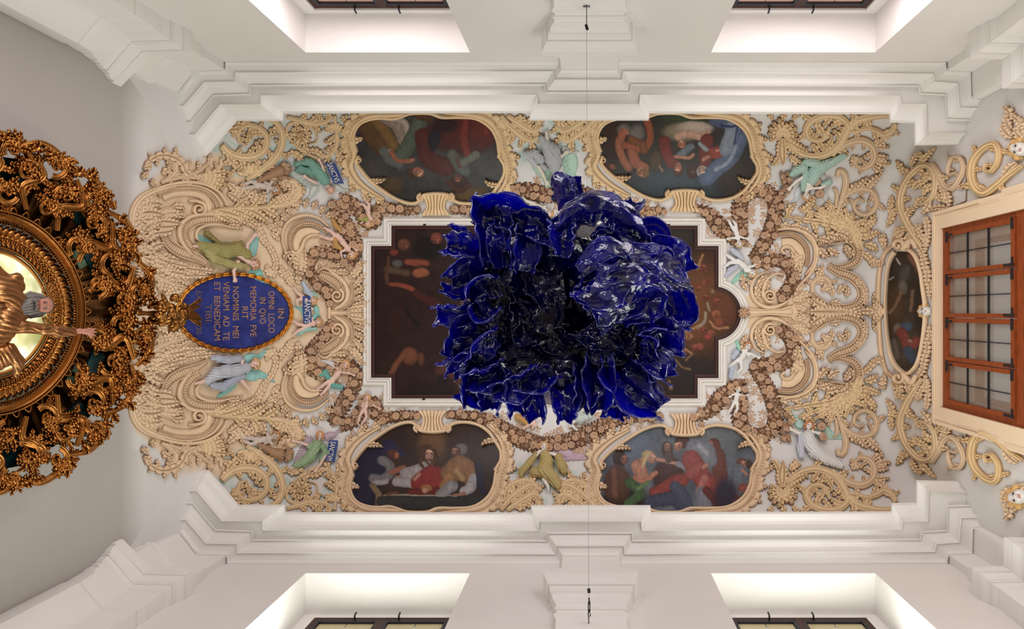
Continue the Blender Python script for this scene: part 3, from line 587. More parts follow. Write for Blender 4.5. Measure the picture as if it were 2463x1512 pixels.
    o = Orn('shell_scroll', 'ribbed shell scroll with a volute beside the flower garland, %s half' % hv, (800, 690), **k)
    o.rib('rim', [(765, 652), (782, 644), (800, 656), (818, 668), (834, 690), (836, 715), (824, 732), (805, 744)], [2, 3, 4, 5, 6, 6, 5, 4], 7, prof='round')
    o.rib('fluted_band', [(770, 660), (790, 668), (812, 684), (818, 704)], [9, 13, 12, 6], 6, prof='flute', flutes=14, n=90)
    o.rib('fluted_band', [(800, 742), (825, 738), (843, 722), (848, 700), (845, 680)], [5, 7, 8, 7, 4], 6, prof='flute', flutes=22, n=110)
    P = spiral(811, 711, 17, -1.2, 1.7, 1, .16); o.rib('volute', [tuple(p) for p in P], [4, 4, 3.5, 3, 2], 8, prof='round', n=60)
    for (x, y, a, L, w, c) in ((808, 655, -.2, 34, 7, .5), (838, 668, -.5, 40, 8, -.6), (850, 668, -.9, 44, 8, -.5), (862, 655, -1.2, 36, 7, .5), (850, 690, -.6, 40, 7, -.6), (852, 705, -.4, 40, 7, -.5), (852, 720, -.2, 40, 7, -.4), (848, 735, -.1, 46, 8, -.3), (860, 680, -1.0, 34, 7, .4), (800, 640, -.2, 40, 5, .3), (790, 650, .2, 30, 6, .4)): o.leaf(x, y, a, L, w, c)
    for (x, y, a, L, w, c) in ((862, 640, -.9, 20, 6, .9), (867, 675, -.8, 15, 6, .9), (867, 700, -.8, 15, 6, .9), (867, 722, -.5, 14, 5, .9)): o.leaf(x, y, a, L, w, c, h=9)
pair(left_side)
o = Orn('pedestal', 'short cream balustrade stem on the centre line between the two shell scrolls', (840, 752))
o.rib('shaft', [(786, 752), (800, 752), (830, 752), (880, 752)], [9, 6, 6, 12], 7, prof='band')
o.rib('ring', [(792, 738), (792, 766)], [5, 5], 9, prof='round')
for y, a in ((744, -.12), (752, 0), (760, .12)): o.leaf(835, y, a, 56, 7, 0)
# ------------------------------------------------------------------ picture frames, centre ornaments, window end
OUTL = [(862, 372), (854, 350), (851, 328), (857, 308), (870, 293), (892, 284), (918, 281), (945, 283), (968, 277), (990, 270), (1035, 270), (1062, 279), (1100, 279), (1138, 281), (1163, 291), (1184, 310), (1196, 336), (1200, 362), (1204, 380), (1212, 395), (1213, 415), (1206, 432), (1197, 446), (1184, 465), (1160, 482), (1130, 489), (1104, 487), (1086, 477), (1078, 468), (1050, 465), (1022, 468), (1014, 477), (1000, 488), (978, 487), (950, 476), (918, 455), (890, 432), (870, 408), (859, 390)]
def tr_r(p): return (1437 + (p[0] - 851) * 1.058, p[1] * 1.0 - (8 if p[1] > 400 else 0) * min(1, (p[1] - 400) / 40 if p[1] > 400 else 0))
def frame(mir, dx, tr, label):
    T = (lambda p: tr_r((p[0] + 0, p[1]))) if tr else (lambda p: (p[0] + dx, p[1]))
    pts = [T(p) for p in OUTL]
    C = cr([pts[-1]] + pts + [pts[0], pts[1]], 260)[7:-6]
    o = Orn('cartouche', label, (sum(p[0] for p in pts) / len(pts), 380), mir=mir, base=CREAM2 if not mir else CREAM, cat='picture frame')
    S = lambda L: [T(p) for p in L]
    o.rib('rim', [tuple(p) for p in C] , 4.5, 9, prof='round', n=300)
    # leafy borders on both flanks
    for sgn, rng, lb in ((1, [(1000, 268), (940, 270), (905, 270), (872, 278), (850, 294), (838, 318), (838, 345), (845, 370), (838, 392), (842, 412), (858, 436), (885, 458), (925, 480)], 20), (-1, [(1070, 268), (1120, 268), (1165, 275), (1193, 295), (1209, 325), (1214, 355), (1224, 382), (1228, 408), (1222, 436), (1205, 462), (1180, 484)], 18)):
        o.rib('leafy_border', S(rng), [5, 10, 14, 15, 14, 15, 13, 9, 4], 7, prof='leaf', lobes=lb, lobe=.35, side=sgn if sgn > 0 else -1, n=170)
        o.rib('ribbed_border', S(rng[3:9]), [3, 7, 8, 7, 3], 9, prof='flute', flutes=18, n=90)
    for (x, y, a, L, w, c) in ((872, 330, 2.6, 30, 7, .8), (846, 300, 2.3, 30, 8, .6), (836, 340, 2.0, 30, 8, .6), (838, 400, 2.2, 28, 8, -.7), (850, 428, 1.9, 34, 8, -.8), (875, 455, 1.4, 34, 8, -.8), (905, 472, 1.0, 30, 7, -.6), (1212, 330, .4, 28, 8, -.6), (1226, 370, .6, 28, 8, -.6), (1232, 410, 1.2, 30, 8, .6), (1222, 440, 1.5, 30, 8, .6), (1203, 468, 1.9, 28, 7, .6), (1200, 300, .2, 28, 7, -.7)):
        q = T((x, y)); o.leaf(q[0], q[1], a, L, w, c)
    for (x, y, d, a0) in ((864, 384, 1, 2.4), (1203, 374, -1, .6)):
        q = T((x, y)); P = spiral(q[0], q[1], 8, a0, 1.2, d, .25); o.rib('volute', [tuple(p) for p in P], [3.5, 3, 2.5, 2], 10, prof='round', n=30)
    for (x, y, a, c) in ((888, 430, .35, -.7), (1206, 443, 2.9, .9)):
        q = T((x, y)); o.leaf(q[0], q[1], a, 44, 6, c, h=9)
    # fluted console between picture and centre frame
    xc = 1049
    for i in range(7):
        u = (i - 3) / 3.0; P = [(xc + u * 30, 466), (xc + u * 22, 482), (xc + u * 20, 500), (xc + u * 30, 517)]
        o.rib('console_rib', S(P), [5.5, 4, 3.5, 6], 9, prof='round', n=20)
    for d, x in ((1, 1014), (-1, 1084)):
        q = T((x, 475)); P = spiral(q[0], q[1], 9, -1.57, 1.3, -d, .25); o.rib('volute', [tuple(p) for p in P], [4.5, 4, 3, 2], 11, prof='round', n=36)
    return o, C
FR = []
R.seed(5)
FR.append(frame(False, 0, False, 'cream scrolled frame round the dark picture with the figure in red robes'))
FR.append(frame(False, 0, True, 'cream scrolled frame round the picture with many figures and blue drapery'))
FR.append(frame(True, -8, False, 'cream scrolled frame round the supper picture with three seated men'))
FR.append(frame(True, 0, True, 'cream scrolled frame round the picture of the fair-haired kneeling youth'))
def centre(mir, hv):
    R.seed(21)
    for sx, nm in ((1, 'red-robed' if not mir else 'supper'), (-1, 'blue-drapery' if not mir else 'kneeling-youth')):
        X = lambda x: 1320 + (x - 1320) * sx; dx = -1 if sx < 0 else 1
        o = Orn('leafy_swag', 'leafy swag beneath the cornice between the %s angel and the %s picture' % ('standing ochre' if mir else 'grey draped', nm), (X(1250), 310), mir=mir, base=CREAM2)
        def A_(a): return a if sx > 0 else pi - a
        for P in ([(1205, 275), (1225, 300), (1250, 322), (1278, 335), (1300, 322)], [(1220, 275), (1245, 292), (1265, 305), (1285, 312), (1305, 300)]):
            o.stem([(X(a), b) for a, b in P], [5, 8, 9, 8, 4], 9, 8, 20, sides=(1, -1), curl=1.2)
        for (x, y, a, L, w, c) in ((1215, 300, 1.2, 34, 8, .5), (1230, 318, 1.4, 28, 7, .6), (1196, 280, 1.0, 34, 8, .5), (1262, 300, -1.3, 24, 7, .9), (1240, 285, -.5, 26, 7, .9), (1290, 300, -1.0, 24, 6, .9), (1270, 330, .7, 22, 6, -.9)): o.leaf(X(x), y, A_(a), L, w, c * dx)
        if mir:
            o.stem([(X(a), b) for a, b in [(1216, 322), (1236, 340), (1262, 347), (1284, 340), (1294, 322)]], [5, 7, 8, 6, 3], 8, 7, 18, sides=(1, -1))
            o.shell(X(1216), 316, A_(1.6), 22, 6, 2.6)
pair(centre)

def right_side(mir, hv):
    k = dict(mir=mir); ang = 'white' if mir else 'teal'; R.seed(31)
    o = Orn('acanthus_palmette', 'fan-shaped acanthus palmette under the cornice next to the %s picture' % ('kneeling-youth' if mir else 'blue-drapery'), (1882, 318), base=CREAM2, **k)
    for i in range(9): o.leaf(1882, 322, -pi / 2 + (i - 4) * .42, 44 - 2 * abs(i - 4), 9, (.5 if i > 4 else -.5), h=9)
    for (x, y, a, L, w, c) in ((1880, 330, 1.9, 60, 8, -.6), (1882, 330, 1.4, 66, 8, .3), (1886, 330, 1.0, 60, 9, -.3), (1890, 332, .7, 60, 9, -.4), (1872, 370, 1.7, 34, 8, .9), (1900, 370, 1.2, 34, 8, -1.2), (1905, 372, .9, 30, 7, .9), (1882, 290, -1.6, 26, 6, .9), (1860, 285, -2.4, 24, 6, .6), (1905, 285, -.6, 24, 6, -.6)): o.leaf(x, y, a, L, w, c)
    o = Orn('acanthus_scroll', 'great leafy scroll under the cornice above the drapery of the %s angel' % ang, (1975, 320), base=CREAM2, **k)
    o.stem([(1890, 338), (1915, 362), (1955, 375), (1992, 366), (2018, 342), (2036, 310), (2062, 288), (2110, 276), (2140, 276)], [5, 8, 10, 11, 10, 10, 11, 10, 8], 9, 9, 24, sides=(-1, 1), curl=1.2)
    o.stem([(2000, 372), (2030, 330), (2038, 300), (2020, 280), (1985, 276), (1952, 288), (1938, 312), (1950, 332), (1975, 334), (1988, 318), (1995, 300)], [6, 8, 9, 9, 9, 9, 9, 8, 6, 4], 9, 14, 22, sides=(1, -1), curl=1.2)
    for (x, y, a, L, w, c) in ((1960, 300, .4, 32, 8, .9), (1975, 310, .9, 34, 8, -.8), (2000, 330, 1.8, 34, 8, .8), (1950, 345, .6, 30, 8, .7), (2010, 300, -1.2, 26, 8, .9)): o.leaf(x, y, a, L, w, c)
    o = Orn('acanthus_scroll', 'leafy scroll curling beyond the feet of the %s angel' % ang, (2080, 370), **k)
    o.stem([(2010, 362), (2040, 342), (2072, 336), (2096, 350), (2102, 375), (2090, 396), (2068, 402), (2054, 388), (2062, 374)], [5, 8, 10, 11, 10, 9, 8, 6, 3], 9, 9, 20, sides=(1, -1), curl=1.2)
    for (x, y, a, L, w, c) in ((2095, 352, -.1, 44, 8, .2), (2100, 350, -.5, 50, 7, -.2), (2102, 372, .3, 36, 7, -.4), (2104, 384, .4, 40, 9, -.4), (2098, 396, .8, 32, 8, -.5), (2050, 372, 1.2, 30, 8, 1.0), (2118, 335, -.7, 36, 7, .5)): o.leaf(x, y, a, L, w, c)
    o = Orn('acanthus_curl', 'curled leaf tip under the stepped cornice corner in the %s half' % hv, (2120, 315), base=CREAM2, **k)
    o.stem([(2050, 318), (2080, 306), (2106, 312), (2124, 322), (2144, 312), (2154, 294)], [4, 6, 7, 9, 9, 6], 9, 4, 20, sides=(-1, 1))
    o = Orn('acanthus_tendrils', 'upright tendrils with a bulbous tip behind the %s angel wing' % ang, (2030, 440), **k)
    o.stem([(2018, 490), (2028, 462), (2034, 440), (2030, 418), (2018, 410), (2012, 424)], [4, 6, 8, 9, 8, 5], 8, 0)
    o.stem([(2008, 500), (2012, 475), (2010, 458), (2002, 452)], [3, 5, 5, 3], 7, 0)
    for (x, y, a, L, w, c) in ((2040, 470, -1.2, 40, 8, .4), (2060, 460, -1.1, 44, 8, .3), (2080, 455, -.9, 56, 9, .2), (2000, 510, -1.9, 30, 7, -.9), (2020, 500, -1.2, 30, 7, .8)): o.leaf(x, y, a, L, w, c)
    o = Orn('round_scroll', 'round leafy scroll by the ceiling edge level with the head of the %s angel' % ang, (2075, 488), **k)
    o.stem([(2010, 520), (2022, 485), (2042, 464), (2072, 453), (2098, 462), (2108, 484), (2100, 506), (2078, 517), (2058, 508), (2052, 490), (2064, 478), (2078, 484)], [4, 5, 6, 7, 8, 8, 8, 7, 6, 5, 4, 3], 8, 10, 18, sides=(1, -1), curl=1.2)
    o = Orn('acanthus_fan', 'broad fan of leaf stems sweeping towards the ceiling edge, %s half' % hv, (1990, 530), base=CREAM2, **k)
    for P in ([(1885, 520), (1930, 528), (1990, 538), (2040, 556), (2066, 590)], [(1920, 500), (1960, 515), (2010, 535), (2050, 560), (2068, 600)], [(1990, 480), (2005, 505), (2030, 530), (2055, 560), (2066, 590)], [(1955, 495), (1985, 512), (2020, 538), (2050, 566)], [(2030, 500), (2040, 525), (2058, 555), (2070, 590)]):
        o.stem(P, [3, 6, 8, 8, 6], 7, 8, 22, sides=(1, -1), curl=1.1, prof='leaf', lobes=9, end=.8)
    for (x, y, a, L, w, c) in ((1895, 520, -1.7, 40, 8, 1.3), (1930, 512, -1.1, 34, 9, .6), (1945, 500, -1.4, 34, 9, .5), (2075, 555, -.9, 44, 8, .5), (2080, 575, -.7, 44, 8, .6), (2078, 590, -.1, 40, 9, .9), (2092, 545, -1.4, 34, 8, .5), (2070, 610, .1, 36, 8, 1.2), (2085, 620, .4, 30, 8, 1.2)): o.leaf(x, y, a, L, w, c)
    o = Orn('toothed_scroll', 'large C-scroll with a toothed rim beside the garland, %s right quarter' % hv, (1920, 610), **k)
    o.rib('rim', [(1868, 552), (1905, 550), (1942, 564), (1962, 595), (1960, 632), (1942, 664), (1920, 686)], [3, 4, 5, 5, 5, 4, 3], 9, prof='round')
    o.rib('rim', [(1930, 560), (1955, 590), (1955, 630), (1935, 662)], [2, 3, 3, 2], 8, prof='round')
    o.rib('toothed_band', [(1870, 565), (1898, 563), (1924, 575), (1940, 598), (1942, 622), (1938, 640)], [5, 6, 6, 6, 5], 8, prof='flute', flutes=32, n=160)
    o.rib('band', [(1880, 584), (1902, 584), (1920, 598), (1928, 618), (1926, 640)], [12, 13, 12, 10, 5], 5, prof='round')
    o.rib('volute', [(1886, 610), (1878, 602), (1886, 594), (1900, 596), (1912, 612)], [4, 4, 5, 4, 2], 9, prof='round')
    for (x, y, a, L, w, c) in ((1904, 602, 1.2, 50, 9, -.3), (1908, 612, .6, 32, 9, .5), (1910, 625, .9, 32, 9, .5), (1912, 640, 1.2, 36, 9, .5), (1900, 546, -.2, 28, 8, .7), (1925, 550, .2, 26, 8, .7), (1948, 562, .6, 26, 8, .7), (1960, 588, 1.1, 26, 7, .6), (1875, 544, -.3, 26, 8, .7)): o.leaf(x, y, a, L, w, c)
    o = Orn('fluted_ribbon', 'rippled ribbon scroll looping in front of the ceiling edge, %s half' % hv, (2040, 610), **k)
    o.rib('fluted_band', [(1966, 586), (2000, 578), (2034, 574), (2056, 586), (2063, 608), (2054, 630), (2032, 641), (2008, 642), (1995, 634)], [6, 9, 10, 11, 12, 11, 9, 6, 3], 8, prof='flute', flutes=36, n=200)
    for (x, y, a, L, w, c) in ((1966, 575, -.2, 34, 8, 1), (1985, 565, -.1, 36, 9, .9), (2010, 560, 0, 36, 9, .9), (1970, 595, 1.2, 34, 8, -.6), (1990, 595, 1.0, 32, 8, -.8), (2030, 590, .9, 24, 8, .8), (2046, 600, 1.6, 22, 7, .8)): o.leaf(x, y, a, L, w, c, h=10)
    o = Orn('fluted_ribbon', 'rippled ribbon scroll folding back to the centre line, %s half' % hv, (2030, 700), **k)
    o.rib('fluted_band', [(1990, 640), (2014, 654), (2046, 666), (2066, 686), (2072, 710), (2058, 732), (2024, 741), (1986, 735), (1960, 718), (1950, 698)], [7, 10, 11, 11, 10, 9, 9, 9, 8, 4], 8, prof='flute', flutes=44, n=240)
    o.stem([(1952, 705), (1956, 680), (1972, 668), (1990, 672), (1996, 688), (1986, 700)], [4, 6, 7, 7, 5, 3], 7, 6, 18, sides=(-1, 1))
    for (x, y, a, L, w, c) in ((1975, 700, -.9, 26, 7, .9), (2000, 712, -1.5, 34, 7, -.8), (2015, 705, -1.2, 30, 7, .9), (2036, 690, 1.3, 24, 7, .9), (2058, 670, .9, 26, 7, .8), (1965, 670, -1.4, 36, 7, .5), (1940, 660, -.9, 32, 7, .6), (2068, 680, .9, 44, 7, .6), (2076, 700, 1.2, 36, 7, .6), (1995, 728, -.1, 28, 7, .5)): o.leaf(x, y, a, L, w, c)
    o = Orn('volute_scroll', 'oval leafy scroll around a snail-shell volute, %s side of the stem by the centre picture' % hv, (1848, 700), **k)
    o.rib('rim', [(1896, 722), (1870, 736), (1840, 738), (1815, 722), (1806, 695), (1815, 668), (1838, 655)], [3, 5, 5, 5, 5, 4, 2], 8, prof='round')
    o.rib('rim', [(1884, 660), (1866, 658), (1846, 670), (1836, 690), (1834, 710), (1844, 722)], [2, 3, 4, 5, 5, 4], 9, prof='round')
    P = spiral(1850, 711, 15, 1.2, 1.8, 1, .15); o.rib('volute', [tuple(p) for p in P], [4, 4, 3.5, 3, 2], 11, prof='round', n=64)
    for (x, y, a, L, w, c) in ((1822, 720, -1.9, 26, 7, 1.2), (1818, 706, -1.6, 26, 7, 1.2), (1820, 690, -1.2, 26, 7, 1.0), (1826, 676, -.9, 24, 6, .8), (1842, 700, -1.5, 30, 6, .6), (1810, 690, -2.0, 30, 5, -.6), (1796, 700, -1.8, 30, 6, -.9), (1790, 680, -2.2, 24, 6, .9)): o.leaf(x, y, a, L, w, c)
    o = Orn('acanthus_sprays', 'flat leaf sprays between the volute scroll and the rippled ribbon, %s half' % hv, (1930, 710), dk=.8, **k)
    for (x, y, a, L, w, c) in ((1905, 722, -.4, 34, 7, .8), (1920, 715, -.6, 34, 7, .8), (1940, 720, .4, 30, 7, -.8), (1910, 735, .2, 40, 6, .5), (1960, 735, .5, 30, 6, -.5), (1915, 700, -1.0, 28, 6, .6)): o.leaf(x, y, a, L, w, c, h=4)
    # the upper part of the window wall
    o = Orn('acanthus_scroll', 'cream leafy scroll on the window wall by the oval picture, %s one' % hv, (2205, 470), base=CREAM2, dk=1.2, **k)
    o.stem([(2222, 594), (2200, 562), (2178, 524), (2168, 484), (2182, 436), (2216, 400), (2244, 404), (2254, 440), (2244, 476), (2216, 492), (2205, 480)], [5, 8, 9, 9, 8, 8, 8, 8, 7, 5, 3], 9, 14, 24, sides=(-1, 1), curl=1.1)
    for (x, y, a, L, w, c) in ((2200, 455, -1.0, 40, 8, .9), (2215, 450, -1.2, 40, 8, .9), (2225, 470, -1.4, 36, 7, .7), (2205, 500, -1.2, 36, 8, .8), (2170, 420, -1.5, 40, 8, -.9), (2195, 400, -1.3, 46, 7, .6), (2220, 392, -1.0, 50, 6, .3), (2150, 500, 1.6, 50, 8, .6), (2146, 470, 1.5, 36, 8, .5), (2160, 545, 1.4, 40, 8, -.5), (2150, 520, -2.0, 30, 8, .6)): o.leaf(x, y, a, L, w, c)
    o = Orn('acanthus_scroll', 'slim double scroll on the window wall above the cream window surround, %s one' % hv, (2285, 430), **k)
    o.stem([(2245, 392), (2262, 420), (2274, 445), (2290, 454), (2308, 436), (2320, 404), (2312, 380), (2294, 380), (2285, 400), (2286, 420), (2300, 415)], [5, 6, 6, 6, 6, 7, 6, 5, 4, 4, 3], 8, 8, 16, sides=(1, -1), curl=1.1)
    for (x, y, a, L, w, c) in ((2262, 430, 1.2, 60, 7, .2), (2275, 455, 1.1, 46, 8, .3), (2240, 480, 1.8, 40, 8, .5), (2230, 520, 1.3, 50, 8, .3), (2240, 505, -.4, 50, 7, .6), (2212, 560, .5, 40, 7, .9), (2228, 560, 1.4, 44, 7, .2), (2205, 540, .9, 44, 7, .4), (2190, 560, 1.9, 40, 8, -.6)): o.leaf(x, y, a, L, w, c)
    o = Orn('acanthus_scroll', 'golden-shaded G-shaped leaf scroll on bare plaster beyond the window surround, %s one' % hv, (2375, 405), base=A(lin(232, 200, 150)), **k)
    o.stem([(2462, 398), (2430, 420), (2402, 444), (2372, 464), (2350, 452), (2340, 420), (2346, 384), (2370, 356), (2394, 346), (2406, 362), (2404, 390), (2388, 412), (2374, 408), (2378, 392)], [5, 7, 8, 10, 10, 10, 10, 9, 8, 8, 8, 7, 5, 3], 11, 8, 22, sides=(-1, 1), curl=1.0)
    o = Orn('acanthus_tuft', 'small leaf tuft cut by the picture edge near the stepped capital, %s one' % hv, (2450, 300), **k)
    for (x, y, a, L, w, c) in ((2468, 330, -2.2, 50, 10, .9), (2470, 340, -2.6, 44, 10, .8), (2470, 320, -1.9, 60, 9, -.6)): o.leaf(x, y, a, L, w, c)
pair(right_side)
R.seed(41)
o = Orn('acanthus_cross', 'centre-line ornament of trunk, shell and broad leaf between the window-end scrolls', (1930, 750))
o.rib('trunk', [(1786, 752), (1810, 751), (1850, 750), (1885, 750), (1905, 748)], [16, 10, 8, 10, 16], 6, prof='stem')
o.shell(1894, 750, 0, 30, 7, 1.6)
for (x, y, a, L, w, c) in ((2040, 749, 3.14, 104, 15, 0), (1990, 742, 3.5, 50, 12, .3), (1990, 756, 2.8, 50, 12, -.3), (2030, 749, .1, 50, 7, .4), (2030, 751, -.1, 50, 7, -.4), (2060, 748, 0, 50, 8, 0)): o.leaf(x, y, a, L, w, c, h=9)
o = Orn('flower_boss', 'small tan flower boss at the round end of the centre picture', (1788, 752), base=A(lin(206, 176, 146)))
for i in range(6): o.leaf(1788, 752, i * 1.047 + .3, 15, 6, .3, h=9, name='petal')
# oval picture frame on the window wall
OVAL = [(2177, 600), (2154, 608), (2138, 640), (2131, 700), (2131, 760), (2137, 820), (2150, 868), (2178, 897), (2198, 890), (2214, 862), (2225, 805), (2229, 745), (2223, 690), (2217, 648), (2205, 616), (2190, 602)]
o = Orn('oval_frame', 'cream scrolled frame around the dark oval picture next to the window', (2150, 748), cat='picture frame')
C = cr([OVAL[-1]] + OVAL + OVAL[:2], 200)[10:-10]; OVC = C
o.rib('rim', [tuple(p) for p in C], 5, 9, prof='round', n=220)
o.rib('outer_rim', [(2150, 590), (2128, 612), (2116, 650), (2112, 700), (2113, 750), (2115, 800), (2120, 850), (2132, 890), (2152, 908)], [4, 6, 7, 7, 6, 7, 7, 6, 4], 9, prof='band', n=90)
for s in (-1, 1):
    Yf = lambda y: 749 + s * (y - 749)
    P = spiral(2166, 590, 15, .8, 1.25, -1, .2); o.rib('volute', [(2222, 602), (2205, 578), (2185, 573)][::1] and [(x, Yf(y)) for x, y in [(2210, 596), (2196, 578)]] + [(p[0], Yf(p[1])) for p in P], [4, 7, 7, 6, 5, 4, 3], 11, prof='round', n=60)
    for (x, y, a, L, w, c) in ((2130, 600, -1.9, 40, 8, .6), (2125, 620, 2.2, 24, 8, -.6), (2150, 580, -1.0, 40, 8, .6), (2180, 570, -.3, 40, 8, .6), (2210, 590, .9, 44, 8, .3), (2222, 610, 1.3, 50, 9, .1), (2232, 640, 1.4, 50, 9, .2), (2240, 670, 1.5, 46, 8, .1), (2112, 640, -2.3, 26, 7, .6), (2110, 700, 1.9, 24, 6, .6), (2196, 560, -.9, 34, 7, .5), (2230, 590, -1.4, 46, 7, .2), (2118, 590, -1.2, 30, 7, -.9)):
        o.leaf(x, Yf(y), a * s if s > 0 else -a, L, w, c * s)
for a in (-.5, -.17, .17, .5): o.leaf(2128, 749, pi + a, 44, 9, a, h=9)
o = Orn('bead_line', 'thin dark bead outlining the raised stucco field on the window wall', (2322, 430), base=A(lin(150, 130, 115)), cat='bead')
for s in (-1, 1):
    o.rib('bead', [(2297, 752 + s * -378), (2316, 752 - s * 376), (2324, 752 - s * 360), (2325, 752 - s * 280), (2318, 752 - s * 266), (2256, 752 - s * 242)], 1.4, 3, prof='round', n=60)
# ------------------------------------------------------------------ flower garlands
FB = A(lin(198, 164, 136)); FD = A(lin(96, 66, 48)); flower_m = mat_attr('brown_flower_stucco', 0.75, 0.2, 0.06, 14, spec=0.2)
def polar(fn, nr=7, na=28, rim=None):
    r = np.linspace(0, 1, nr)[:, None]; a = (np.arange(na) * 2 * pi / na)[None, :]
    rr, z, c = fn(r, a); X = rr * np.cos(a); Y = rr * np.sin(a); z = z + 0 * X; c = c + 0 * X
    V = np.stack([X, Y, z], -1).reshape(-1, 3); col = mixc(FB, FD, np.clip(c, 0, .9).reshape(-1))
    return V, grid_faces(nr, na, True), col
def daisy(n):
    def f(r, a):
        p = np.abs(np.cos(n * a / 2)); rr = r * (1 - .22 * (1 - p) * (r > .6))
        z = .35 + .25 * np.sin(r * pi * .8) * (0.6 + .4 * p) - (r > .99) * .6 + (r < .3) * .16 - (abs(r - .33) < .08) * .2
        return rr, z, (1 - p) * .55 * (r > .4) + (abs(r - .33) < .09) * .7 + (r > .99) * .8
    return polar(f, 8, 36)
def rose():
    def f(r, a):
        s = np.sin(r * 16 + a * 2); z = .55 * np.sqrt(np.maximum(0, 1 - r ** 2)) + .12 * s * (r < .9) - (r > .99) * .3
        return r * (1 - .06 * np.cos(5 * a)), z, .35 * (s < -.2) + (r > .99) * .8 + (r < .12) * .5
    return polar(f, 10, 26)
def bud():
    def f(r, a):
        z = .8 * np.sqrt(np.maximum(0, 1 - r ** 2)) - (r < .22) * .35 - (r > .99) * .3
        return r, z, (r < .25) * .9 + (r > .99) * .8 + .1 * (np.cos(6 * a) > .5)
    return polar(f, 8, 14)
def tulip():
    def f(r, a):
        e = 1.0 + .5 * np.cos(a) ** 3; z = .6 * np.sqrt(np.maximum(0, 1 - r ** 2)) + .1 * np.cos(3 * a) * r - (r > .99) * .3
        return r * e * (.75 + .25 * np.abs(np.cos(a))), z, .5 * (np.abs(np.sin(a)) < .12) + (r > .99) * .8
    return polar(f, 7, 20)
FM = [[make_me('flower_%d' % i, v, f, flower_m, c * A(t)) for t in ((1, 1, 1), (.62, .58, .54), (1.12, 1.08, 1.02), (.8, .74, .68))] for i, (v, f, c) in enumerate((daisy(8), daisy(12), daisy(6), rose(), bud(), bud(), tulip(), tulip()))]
FN = ['daisy', 'daisy', 'blossom', 'rose', 'bud', 'bud', 'tulip', 'tulip']
def basis(px, py, M=SURF):
    p = M(px, py, 0.0); q = M(px, py, 4.0); a = M(px + 2., py, 0.0)
    n = (q - p).reshape(3); n /= np.linalg.norm(n); x = (a - p).reshape(3); s = np.linalg.norm(x) / 2; x = x - n * x.dot(n); x /= np.linalg.norm(x); y = np.cross(n, x)
    return p.reshape(3), x, y, n
def place(me, name, parent, px, py, r, h=0.0, M=SURF, rot=None):
    p, x, y, n = basis(px, py, M); d = float(p[2] - CZ)
    s = r * d / F; a = R.uniform(0, 6.28) if rot is None else rot
    tx = R.uniform(-.35, .35); ty = R.uniform(-.35, .35)
    z = n + x * tx + y * ty; z /= np.linalg.norm(z); xx = x * math.cos(a) + y * math.sin(a); xx -= z * xx.dot(z); xx /= np.linalg.norm(xx); yy = np.cross(z, xx)
    o = bpy.data.objects.new(name, me); COL.objects.link(o); org = ORIG[parent.name]; o.parent = parent
    q = p + n * (h * d / F) - org
    m = Matrix(((xx[0] * s, yy[0] * s, z[0] * s, q[0]), (xx[1] * s, yy[1] * s, z[1] * s, q[1]), (xx[2] * s, yy[2] * s, z[2] * s, q[2]), (0, 0, 0, 1)))
    o.matrix_local = m; return o
def twigs(parent, spots, mir=False):
    parts = []
    for (x, y, a) in spots:
        L = R.uniform(14, 24); P = cr(arc_path(x, y, a, L, R.uniform(-.8, .8)), 8)
        parts.append(ribbon([tuple(p) for p in P], .7, .8, prof='round', n=8, base=FB, dirt=FD))
        for i in (2, 4, 6, 7):
            for sd in (-1, 1):
                aa = a + sd * R.uniform(.6, 1.1); q = P[i]
                parts.append(ribbon(arc_path(q[0] + 2 * math.cos(aa), q[1] + 2 * math.sin(aa), aa, 5.5, .2, 5), [.3, 1.6, 1.9, .3], .9, prof='round', n=6, base=FB, dirt=FD))
    px, py, hh, fs, cc, o = [], [], [], [], [], 0
    for p in parts:
        px.append(p[0]); py.append(p[1]); hh.append(p[2]); fs.append(p[3] + o); cc.append(p[4]); o += len(p[0])
    V = SURF(np.concatenate(px), np.concatenate(py), np.concatenate(hh))
    add('painted_twigs', V, fs, flower_m, parent, col=np.concatenate(cc), kind='stuff')
